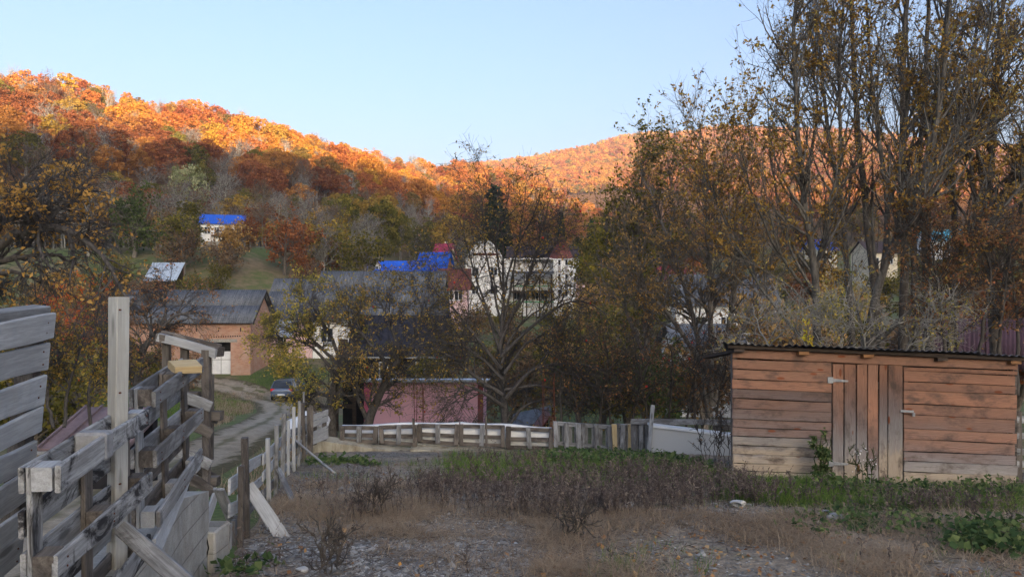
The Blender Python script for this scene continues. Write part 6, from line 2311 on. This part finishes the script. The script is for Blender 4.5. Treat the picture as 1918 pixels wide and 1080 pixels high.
# conifers and single notable trees
for (k, px, d, h, w, lab) in (('conifer', 925, 134, 20.5, 1.45, 'tall dark green conifer rising left of the mansion roof'), ('conifer', 946, 140, 17, .9, 'second dark conifer half hidden behind the tallest one'),
                              ('conifer', 1050, 150, 17, .8, 'slim spruce behind the mansion ridge'), ('conifer', 1082, 142, 12, .9, 'bluish spruce behind the mansion tower'),
                              ('conifer', 1107, 132, 14.5, .9, 'dark spruce right of the mansion tower'), ('larch', 1152, 84, 14, .9, 'yellowing larch with open top right of the mansion'),
                              ('pale', 350, 190, 21, .62, 'tall silvery green tree standing out of the dark wood'), ('gold', 847, 175, 17, .8, 'golden tree glowing above the raspberry roof'),
                              ('gold', 662, 190, 13, .55, 'slim golden tree at the foot of the wood'), ('conifer', 385, 200, 12, .8, 'dark conifer at the foot of the silvery tree')):
    place_tree(k, (px - CX) / F * d, d, h, lab, name={'conifer': 'conifer', 'larch': 'larch'}.get(k, 'tall_tree'), width=w)

# ---------------------------------------------------------------- ground cover
def blades(rng, base, h, w, lean, segs=2):
    """curved grass blades as tapering ribbons; base (n,3)"""
    n = len(base)
    az = rng.random(n) * 6.283
    d = np.stack([np.cos(az), np.sin(az), np.zeros(n)], 1)
    s = np.stack([-np.sin(az), np.cos(az), np.zeros(n)], 1)
    hh = h * rng.uniform(.5, 1.4, n); ll = lean * rng.uniform(.3, 1.6, n)
    rows = []
    for j in range(segs + 1):
        t = j / segs
        c = base + d * (ll * hh * t ** 1.7)[:, None] + np.array([0, 0, 1.0]) * (hh * (t - .35 * np.minimum(ll, 1.6) * t * t))[:, None]
        ww = (w * (1 - .85 * t))
        rows += [c - s * ww / 2, c + s * ww / 2]
    V = np.stack(rows, 1).reshape(-1, 3)
    k = 2 * (segs + 1)
    b = np.arange(n)[:, None] * k
    Fc = np.concatenate([b + np.array([2 * j, 2 * j + 1, 2 * j + 3, 2 * j + 2]) for j in range(segs)], 0)
    return V, Fc, np.repeat(rng.random(n), k)


def in_poly(px, py, poly):
    inside = np.zeros(len(px), bool)
    j = len(poly) - 1
    for i in range(len(poly)):
        xi, yi = poly[i]; xj, yj = poly[j]
        c = ((yi > py) != (yj > py)) & (px < (xj - xi) * (py - yi) / (yj - yi + 1e-9) + xi)
        inside ^= c
        j = i
    return inside


SHED_X = ((1366 - CX) / F * 11.4, (1908 - CX) / F * 11.4)


def sample_yard(rng, poly, n, thr=None, seed=0, freq=1.0):
    poly = np.array(poly, float)
    px = rng.uniform(poly[:, 0].min(), poly[:, 0].max(), n * 3); py = rng.uniform(poly[:, 1].min(), poly[:, 1].max(), n * 3)
    k = in_poly(px, py, poly)
    px, py = px[k][:n], py[k][:n]
    X, Y, Z = yard_pt(px, py)
    ok = (X > fence_x(Y) + .12) & (Y < 17.95) & ~((X > SHED_X[0]) & (X < SHED_X[1] + .5) & (Y > 11.36))
    if thr is not None:
        ok &= (vnoise(X, Y, freq, seed) + .35 * vnoise(X, Y, freq * 3.3, seed + 1) + rng.normal(0, .25, len(X))) > thr
    return np.stack([X, Y, Z], 1)[ok]


def stuff(name, label, V, Fc, mat, attr=None):
    o = link(name, mesh_np(V, Fc, False, {'rnd': attr} if attr is not None else None), mat)
    return tag(o, label, kind='stuff')


def tufts(rng, pts, per, rad):
    idx = np.repeat(np.arange(len(pts)), per)
    q = pts[idx].copy()
    q[:, :2] += rng.normal(0, rad, (len(q), 2))
    return q


LF['straw'] = leaf_mat('dry straw', [(.0, (.16, .105, .07)), (.5, (.38, .275, .185)), (1, (.62, .5, .36))], 0, .3)
LF['grass'] = leaf_mat('green grass', [(.0, (.06, .11, .025)), (.5, (.13, .22, .045)), (1, (.26, .31, .08))], 0, .4)
LF['weed'] = leaf_mat('dead dark weeds', [(.0, (.06, .048, .044)), (.5, (.15, .118, .105)), (1, (.32, .26, .21))], 0, .2)
LF['litter'] = leaf_mat('fallen leaves', [(.0, (.22, .1, .05)), (.5, (.4, .22, .11)), (.85, (.55, .38, .2)), (1, (.6, .3, .08))], 0, .2)
LF['herb'] = leaf_mat('broad green leaves', [(.0, (.045, .08, .035)), (.5, (.1, .155, .06)), (1, (.19, .23, .09))], 0, .35)

rg = np.random.default_rng(77)
ALL = [(400, 1090), (400, 960), (560, 870), (1000, 850), (1918, 850), (1918, 1090)]


# grit: thousands of small stones
def grit():
    pts = sample_yard(rg, [(405, 1085), (420, 950), (600, 885), (860, 880), (1060, 1000), (1080, 1085)], 24000, -.3, 12, 1.3)
    p2 = sample_yard(rg, ALL, 9000, .0, 15, .9)
    p3 = sample_yard(rg, [(560, 1085), (640, 1030), (800, 1000), (1010, 1020), (1050, 1085)], 12000, -.6, 19, 1.6)
    p4 = sample_yard(rg, [(1180, 960), (1380, 930), (1500, 960), (1400, 980), (1200, 980)], 1500)
    pts = np.concatenate([pts, p2, p3, p4])
    n = len(pts)
    oc = np.array([(1, 0, 0), (0, 1, 0), (-1, 0, 0), (0, -1, 0), (.1, .1, .75), (0, 0, -.6)], float)
    fo = np.array([(0, 1, 4), (1, 2, 4), (2, 3, 4), (3, 0, 4)])          # the undersides lie in the soil
    sz = (.007 + .012 * rg.random(n) ** 2.2 + (rg.random(n) < .012) * rg.uniform(.015, .035, n))
    a = rg.random(n) * 6.283
    loc = oc[None] * (1 + .35 * rg.standard_normal((n, 6, 3))) * sz[:, None, None] * np.stack([rg.uniform(.8, 1.7, n), rg.uniform(.6, 1.1, n), rg.uniform(.4, .9, n)], 1)[:, None]
    x = loc[..., 0] * np.cos(a)[:, None] - loc[..., 1] * np.sin(a)[:, None]
    y = loc[..., 0] * np.sin(a)[:, None] + loc[..., 1] * np.cos(a)[:, None]
    V = np.stack([x, y, loc[..., 2]], -1) + pts[:, None] + np.array([0, 0, .004])
    Fc = fo[None] + (np.arange(n) * 6)[:, None, None]
    t = NT('mixed grit')
    at = t.n('Attribute'); at.attribute_name = 'rnd'
    c = t.ramp(at.outputs['Fac'], [(.0, (.1, .095, .09)), (.4, (.21, .2, .19)), (.7, (.31, .295, .27)), (.93, (.42, .4, .37)), (1, (.58, .56, .53))])
    stuff('gravel', 'loose grey gravel scattered over the yard', V.reshape(-1, 3), Fc.reshape(-1, 3), t.out(c, .85), np.repeat(rg.random(n), 6))


grit()

# dry straw grass
pts = np.concatenate([sample_yard(rg, [(1000, 1085), (1000, 990), (1120, 955), (1400, 965), (1918, 930), (1918, 1085)], 3200, -.12, 31, 1.7),
                      sample_yard(rg, [(420, 1000), (480, 960), (600, 890), (1050, 940), (1100, 1000), (800, 1010)], 1900, .1, 33, 1.9),
                      sample_yard(rg, ALL, 1000, .35, 35, 1.6)])
b = tufts(rg, pts, 15, .075)
V, Fc, a = blades(rg, b, .115, .0052, 1.9, 2)
a = np.clip(a * .6 + .4 * np.repeat(vnoise(b[:, 0], b[:, 1], 1.1, 36) * .5 + .5, 6), 0, 1)
stuff('dry_grass', 'matted dry straw coloured grass over the yard', V, Fc, LF['straw'], a)

# short green and yellow-green grass
pts = np.concatenate([sample_yard(rg, [(830, 900), (840, 850), (1000, 850), (1380, 850), (1380, 905), (1150, 915)], 2600, -.7, 41, .8),
                      sample_yard(rg, [(560, 900), (570, 860), (850, 862), (860, 900)], 420, .25, 42, 1.6),
                      sample_yard(rg, [(1330, 935), (1370, 895), (1918, 915), (1918, 960), (1500, 950)], 1900, -.3, 43, 1.0),
                      sample_yard(rg, ALL, 500, .55, 44, 1.2), sample_yard(rg, [(1090, 1050), (1200, 1010), (1290, 1030), (1200, 1085)], 160, .1, 45, 2.0)])
pts = pts[~((pts[:, 1] > 16.2) & (pts[:, 0] < 2.2))]
b = tufts(rg, pts, 11, .06)
V, Fc, a = blades(rg, b, .13, .005, .8, 2)
stuff('green_grass', 'short green grass along the wall and shed', V, Fc, LF['grass'], a)


# dead dark weeds: upright wiry stems with side shoots and seed heads
def weeds():
    p = np.concatenate([sample_yard(rg, [(770, 905), (830, 860), (960, 842), (1100, 872), (1390, 905), (1420, 940), (1250, 965), (1000, 980), (860, 970), (790, 950)], 2100, -.35, 51, 1.0),
                        sample_yard(rg, [(1380, 915), (1500, 930), (1900, 938), (1900, 965), (1500, 958), (1390, 950)], 650, -.1, 54, 1.2),
                        sample_yard(rg, [(560, 940), (640, 890), (800, 900), (800, 960), (640, 990)], 230, .1, 52, 1.4),
                        sample_yard(rg, ALL, 260, .0, 53, 1.0)])
    p = p[~((p[:, 1] > 16.0) & (p[:, 0] < 1.0))]
    n = len(p)
    big = .55 + .45 * np.clip(vnoise(p[:, 0], p[:, 1], .9, 55) + .6, 0, 1.4)
    H = .25 * big * rg.uniform(.55, 1.3, n)
    parts, att = [], []

    def add(c0, c1, w, r_):
        k = len(c0)
        d = nrm(c1 - c0)
        s = nrm(np.cross(d, rg.standard_normal((k, 3)))) * (w / 2)[:, None]
        V = np.stack([c0 - s, c0 + s, c1 + s * .4, c1 - s * .4], 1).reshape(-1, 3)
        parts.append((V, np.arange(k * 4).reshape(-1, 4))); att.append(np.repeat(r_, 4))
    tone = rg.random(n)
    ln = rg.normal(0, .12, (n, 2))
    top = p + np.stack([ln[:, 0] * H, ln[:, 1] * H, H], 1)
    mid = (p + top) / 2 + rg.normal(0, .01, (n, 3))
    add(p, mid, np.full(n, .006), tone * .6); add(p + .002, mid, np.full(n, .006), tone * .6)
    add(mid, top, np.full(n, .005), tone * .6)
    for k in range(9):
        t = rg.uniform(.25, 1.0, n)[:, None]
        a = np.where(t < .5, p + (mid - p) * t * 2, mid + (top - mid) * (t * 2 - 1))
        az = rg.random(n) * 6.283
        L = H * rg.uniform(.14, .34, n)
        q = a + np.stack([np.cos(az) * L * .55, np.sin(az) * L * .55, L * .9], 1)
        add(a, q, np.full(n, .0035), tone * .7)
        for _ in range(2):
            f = rg.uniform(.4, 1.0, n)[:, None]
            c = a + (q - a) * f
            u = c + rg.normal(0, .016, (n, 3))
            add(c, u, rg.uniform(.007, .016, n), np.clip(tone * .6 + .4 * rg.random(n), 0, 1))
    V, Fc = join(parts)
    stuff('dead_weeds', 'band of dead dark weeds across the yard', V, Fc, LF['weed'], np.concatenate(att))


weeds()


def litter_twigs():
    p = sample_yard(rg, ALL, 5200, -.4, 57, 1.2)
    n = len(p)
    az = rg.random(n) * 6.283
    L = rg.uniform(.03, .16, n)
    q = p + np.stack([np.cos(az) * L, np.sin(az) * L, rg.uniform(-.01, .05, n)], 1)
    p = p + np.array([0, 0, .012])
    s = nrm(np.cross(q - p, np.array([[0, 0, 1.0]]))) * .0025
    up = np.array([0, 0, .004])
    V = np.stack([p - s, p + s, q + s, q - s, p + up, q + up], 1).reshape(-1, 3)
    b = (np.arange(n) * 6)[:, None]
    Fc = np.concatenate([b + np.array([0, 4, 5, 3]), b + np.array([4, 1, 2, 5])])
    stuff('twig_litter', 'broken twigs and dead stalks strewn over the yard', V, Fc, LF['weed'], np.repeat(rg.random(n), 6))


litter_twigs()

# fallen leaves
pts = np.concatenate([sample_yard(rg, ALL, 300), sample_yard(rg, [(1000, 1085), (1100, 1000), (1918, 980), (1918, 1085)], 420, 0, 61, 1.2)])
V, Fc, a = leaves(rg, pts + np.array([0, 0, .02]), .046, np.array([[0, 0, 1.6]]), .7, 0, .8)
stuff('fallen_leaves', 'fallen tan and orange leaves on the yard', V, Fc, LF['litter'], a)


# leafy herbs in patches
def herb_patch(label, poly, n, h, size, name='leafy_weeds'):
    p = sample_yard(rg, poly, n)
    q = tufts(rg, p, 8, .08)
    q[:, 2] += h * rg.random(len(q)) ** .8
    V, Fc, a = leaves(rg, q, size, np.array([[0, 0, 1.2]]), .9, .1, .75)
    st, sf, sa = blades(rg, p, h, .006, .4, 1)
    V2, F2 = join([(V, Fc), (st, sf)])
    stuff(name, label, V2, F2, LF['herb'], np.concatenate([a, sa]))


herb_patch('low leafy green weeds at the foot of the concrete wall', [(575, 872), (590, 858), (700, 860), (700, 872)], 60, .07, .075)
herb_patch('leafy green weeds beside the white wall', [(1000, 865), (1010, 848), (1370, 850), (1375, 885), (1200, 880)], 300, .14, .075)
herb_patch('bramble patch spreading in the right of the yard', [(1790, 1040), (1800, 985), (1918, 990), (1918, 1050)], 120, .14, .075)
herb_patch('green weeds along the foot of the shed', [(1500, 925), (1520, 905), (1700, 915), (1760, 920), (1918, 905), (1918, 945), (1700, 935)], 210, .17, .055)
herb_patch('green rosettes beside the concrete pier', [(415, 1085), (425, 1050), (520, 1040), (520, 1065)], 12, .05, .08)
herb_patch('scattered low green weeds among the stones', [(1480, 1000), (1500, 955), (1700, 950), (1790, 985), (1780, 1010), (1600, 1000)], 120, .08, .06)

# nettle stand climbing at the shed door, and a spindly flowering weed
hero('nettle_clump', 'tall green nettle clump growing against the shed left of its door', [([(1535 + a, 925), (1537 + a + b, 870), (1540 + a + b * 2, 815)], .012, .004) for a, b in ((0, 2), (8, 0), (-8, -1), (14, 1), (3, -2))],
     11.1, 201, LF['green'], 'herb', n=(30, 90, 200), ln=(.16, .1, .06), ang=(60, 50, 50), trop=UP, nleaf=900, lsize=.05, spread=.08, cat='nettle', t0=.1, clump=.01)
hero('flowering_weed', 'spindly weed with small white flowers before the shed door', [([(1620 + a, 930), (1618 + a * 1.5, 880), (1612 + a * 2.5, 840)], .007, .003) for a in (-8, -2, 4, 10)],
     10.9, 202, LF['green'], 'weed', n=(26, 70, 120), ln=(.14, .09, .05), ang=(50, 50, 50), trop=UP, nleaf=160, lsize=.025, spread=.08, cat='weed')
fl = sub = None
r = thing('white_flowers', 'tiny white flower heads on the spindly weed', 'flowers', P(1610, 900, 10.85))
bm = bmesh.new()
for i in range(26):
    c = P(random.uniform(1596, 1642), random.uniform(838, 885), random.uniform(10.8, 11.0)) - Vector(r.location)
    bmesh.ops.create_icosphere(bm, subdivisions=1, radius=random.uniform(.006, .011), matrix=Matrix.Translation(c))
me = bpy.data.meshes.new('flowers'); bm.to_mesh(me); bm.free()
tag(link('flower_heads', me, M['whitefilm'], r), kind='stuff')
# dry shrubs
for (px, py, d_, seed, lab, k, h) in ((700, 965, None, 203, 'small dark dead shrub on the gravel in front of the fence braces', 'weed', 55), (1330, 868, None, 204, 'thin reddish brier in front of the white wall', 'redbrown', 95),
                                      (1365, 880, None, 205, 'dark bare brier beside the shed corner', 'redbrown', 100), (1075, 1010, None, 206, 'thin dead stalks in the dry grass', 'weed', 50), (620, 1075, None, 207, 'spindly dead stalks at the gravel edge', 'weed', 80)):
    g = YPT(px, py)
    hero('dry_shrub', lab, [([(px + a, py + 4), (px + a * 2, py - h * .5), (px + a * 3.2 + b, py - h)], .007, .003) for a, b in ((-6, 4), (0, -3), (5, 2), (9, -6), (-10, 0))],
         float(g.y), seed, BARK_D, k, n=(26, 90, 160), ln=(.2, .13, .07), ang=(38, 40, 45), trop=UP, nleaf=60, lsize=.03, spread=.12, cat='shrub', twig_r=.0016)

# stones
def rock(px, py, size, label, col, seed):
    g = YPT(px, py)
    bm = bmesh.new()
    bmesh.ops.create_icosphere(bm, subdivisions=3, radius=size)
    rs = random.Random(seed)
    k = [Vector((rs.uniform(-1, 1), rs.uniform(-1, 1), rs.uniform(-1, 1))).normalized() for _ in range(9)]
    for v in bm.verts:
        n_ = v.co.normalized()
        for q in k:
            dd = n_.dot(q) - .62
            if dd > 0: v.co -= q * dd * size * .9
        v.co.z *= .62; v.co.x *= 1.25
    me = bpy.data.meshes.new('rock'); bm.to_mesh(me); bm.free()
    o = link('rock', me, col, None, T(g + Vector((0, 0, size * .3))))
    tag(o, label, 'rock')


GR = simple('grey stone', (.13, .13, .14), (.3, .3, .3), 16, bump=.6)
LG = simple('pale stone', (.42, .41, .4), (.62, .61, .6), 16, bump=.6)
rock(1562, 976, .1, 'rounded grey stone, larger of the pair lying in the weeds', GR, 1)
rock(1545, 968, .085, 'dark angular stone touching the rounded grey stone', GR, 2)
rock(1534, 981, .05, 'small white stone beside the grey pair', LG, 3)
rock(1385, 948, .09, 'pale broken stone at the end of the rubble', LG, 4)
rock(1764, 974, .075, 'grey stone alone near the bramble patch', GR, 5)
rock(1180, 948, .06, 'pale stone at the near edge of the dead weeds', LG, 6)
rock(563, 1070, .05, 'small pale stone on the gravel near the pier', LG, 7)


# brown weeds on the bank below the fence and along the road
def bank():
    n = 5200
    px = rg.uniform(390, 600, n); Y = rg.uniform(13, 60, n)
    X = (px - CX) / F * Y
    road_x = np.interp(Y, [2, 8, 14, 21, 28, 37, 47, 55], [-5.0, -5.8, -7.0, -8.2, -9.6, -11.5, -14, -16.6])
    ok = (np.abs(X - road_x) > 1.75) & (X < fence_x(Y) - .3) & ((Y < 19) | (X < -5)) & ~((Y > 27) & (X > -10.5))
    ok &= vnoise(X, Y, .8, 71) + rg.normal(0, .4, n) > -.2
    X, Y = X[ok], Y[ok]
    p = np.stack([X, Y, terr(X, Y)], 1)
    b = tufts(rg, p, 9, .12)
    b[:, 2] = terr(b[:, 0], b[:, 1]) - .01
    V, Fc, a = blades(rg, b, .3, .012, .7, 2)
    stuff('bank_weeds', 'brown dead weeds on the bank beside the dirt road', V, Fc, LF['straw'], a)
    # meadow grass by the garage and behind the car
    n = 9000
    Y = rg.uniform(30, 78, n); X = (rg.uniform(90, 680, n) - CX) / F * Y
    road_x = np.interp(Y, [30, 37, 47, 55, 60, 63], [-10, -11.5, -14, -16.6, -20, -24])
    ok = (np.abs(X - road_x) > 2.1) & ~((Y > 65.8) & (X > -34.2) & (X < -22)) & (X < fence_x(Y) - 6) & (vnoise(X, Y, .35, 73) > -.25) & ~((Y > 27.8) & (X > -8)) & ~((Y > 45) & (X > -11))
    ok &= np.hypot(X + 16.7, Y - 58) > 3.2
    p = np.stack([X, Y, terr(X, Y)], 1)[ok]
    b = tufts(rg, p, 6, .25)
    b[:, 2] = terr(b[:, 0], b[:, 1]) - .02
    V, Fc, a = blades(rg, b, .2, .035, .8, 1)
    stuff('meadow_grass', 'green meadow grass around the brick garage', V, Fc, LF['grass'], a)


bank()

# cut branches heaped against the pink wall
hero('branch_heap', 'heap of cut bare branches lying behind the pallet fence', [([(820 + 12 * i, 812), (850 + 14 * i, 800 - 3 * (i % 4)), (880 + 12 * i, 796 - 5 * (i % 3))], .02, .006) for i in range(-4, 5)],
     20.5, 210, BARK_D, 'weed', n=(60, 160, 300), ln=(.6, .35, .2), ang=(50, 50, 50), trop=((0, 0, .05), (0, 0, 0), (0, 0, 0)), nleaf=0, spread=.6, cat='branches')

# ---------------------------------------------------------------- evening haze
def haze():
    o = link('haze', box_mesh(-3150, 3150, -3150, 3150, -60, 420))
    m = bpy.data.materials.new('thin evening haze')
    m.use_nodes = True
    nt = m.node_tree
    nt.nodes.remove(nt.nodes['Principled BSDF'])
    v = nt.nodes.new('ShaderNodeVolumePrincipled')
    v.inputs['Color'].default_value = (.86, .9, 1.0, 1)
    v.inputs['Density'].default_value = 1.8e-4
    v.inputs['Anisotropy'].default_value = .0
    nt.links.new(v.outputs[0], nt.nodes['Material Output'].inputs['Volume'])
    o.data.materials.append(m)
    tag(o, 'thin evening haze over the whole valley', kind='stuff')


haze()


# thin blue chimney smoke drifting before the hillside wood
def smoke():
    bm = bmesh.new()
    bmesh.ops.create_icosphere(bm, subdivisions=3, radius=1.0)
    for v in bm.verts:
        v.co.x += .35 * math.sin(2.2 * v.co.z + 1); v.co *= 1 + .16 * math.sin(5 * v.co.x + 3 * v.co.z)
    me = bpy.data.meshes.new('smoke'); bm.to_mesh(me); bm.free()
    m = bpy.data.materials.new('blue smoke'); m.use_nodes = True
    nt = m.node_tree; nt.nodes.remove(nt.nodes['Principled BSDF'])
    v = nt.nodes.new('ShaderNodeVolumePrincipled')
    v.inputs['Color'].default_value = (.75, .82, 1, 1)
    n = nt.nodes.new('ShaderNodeTexNoise'); n.inputs['Scale'].default_value = 1.3; n.inputs['Detail'].default_value = 3
    tc = nt.nodes.new('ShaderNodeTexCoord'); nt.links.new(tc.outputs['Object'], n.inputs['Vector'])
    ln = nt.nodes.new('ShaderNodeVectorMath'); ln.operation = 'LENGTH'; nt.links.new(tc.outputs['Object'], ln.inputs[0])
    mr = nt.nodes.new('ShaderNodeMapRange'); mr.inputs[1].default_value = .3; mr.inputs[2].default_value = .95; mr.inputs[3].default_value = .07; mr.inputs[4].default_value = 0
    nt.links.new(ln.outputs['Value'], mr.inputs[0])
    mu = nt.nodes.new('ShaderNodeMath'); mu.operation = 'MULTIPLY'
    nt.links.new(n.outputs['Fac'], mu.inputs[0]); nt.links.new(mr.outputs[0], mu.inputs[1]); nt.links.new(mu.outputs[0], v.inputs['Density'])
    nt.links.new(v.outputs[0], nt.nodes['Material Output'].inputs['Volume'])
    o = link('smoke', me, m, None, T(P(545, 425, 170)) @ Matrix.Diagonal((6.5, 4, 5.5, 1)))
    tag(o, 'thin blue chimney smoke drifting before the wood', kind='stuff')


smoke()
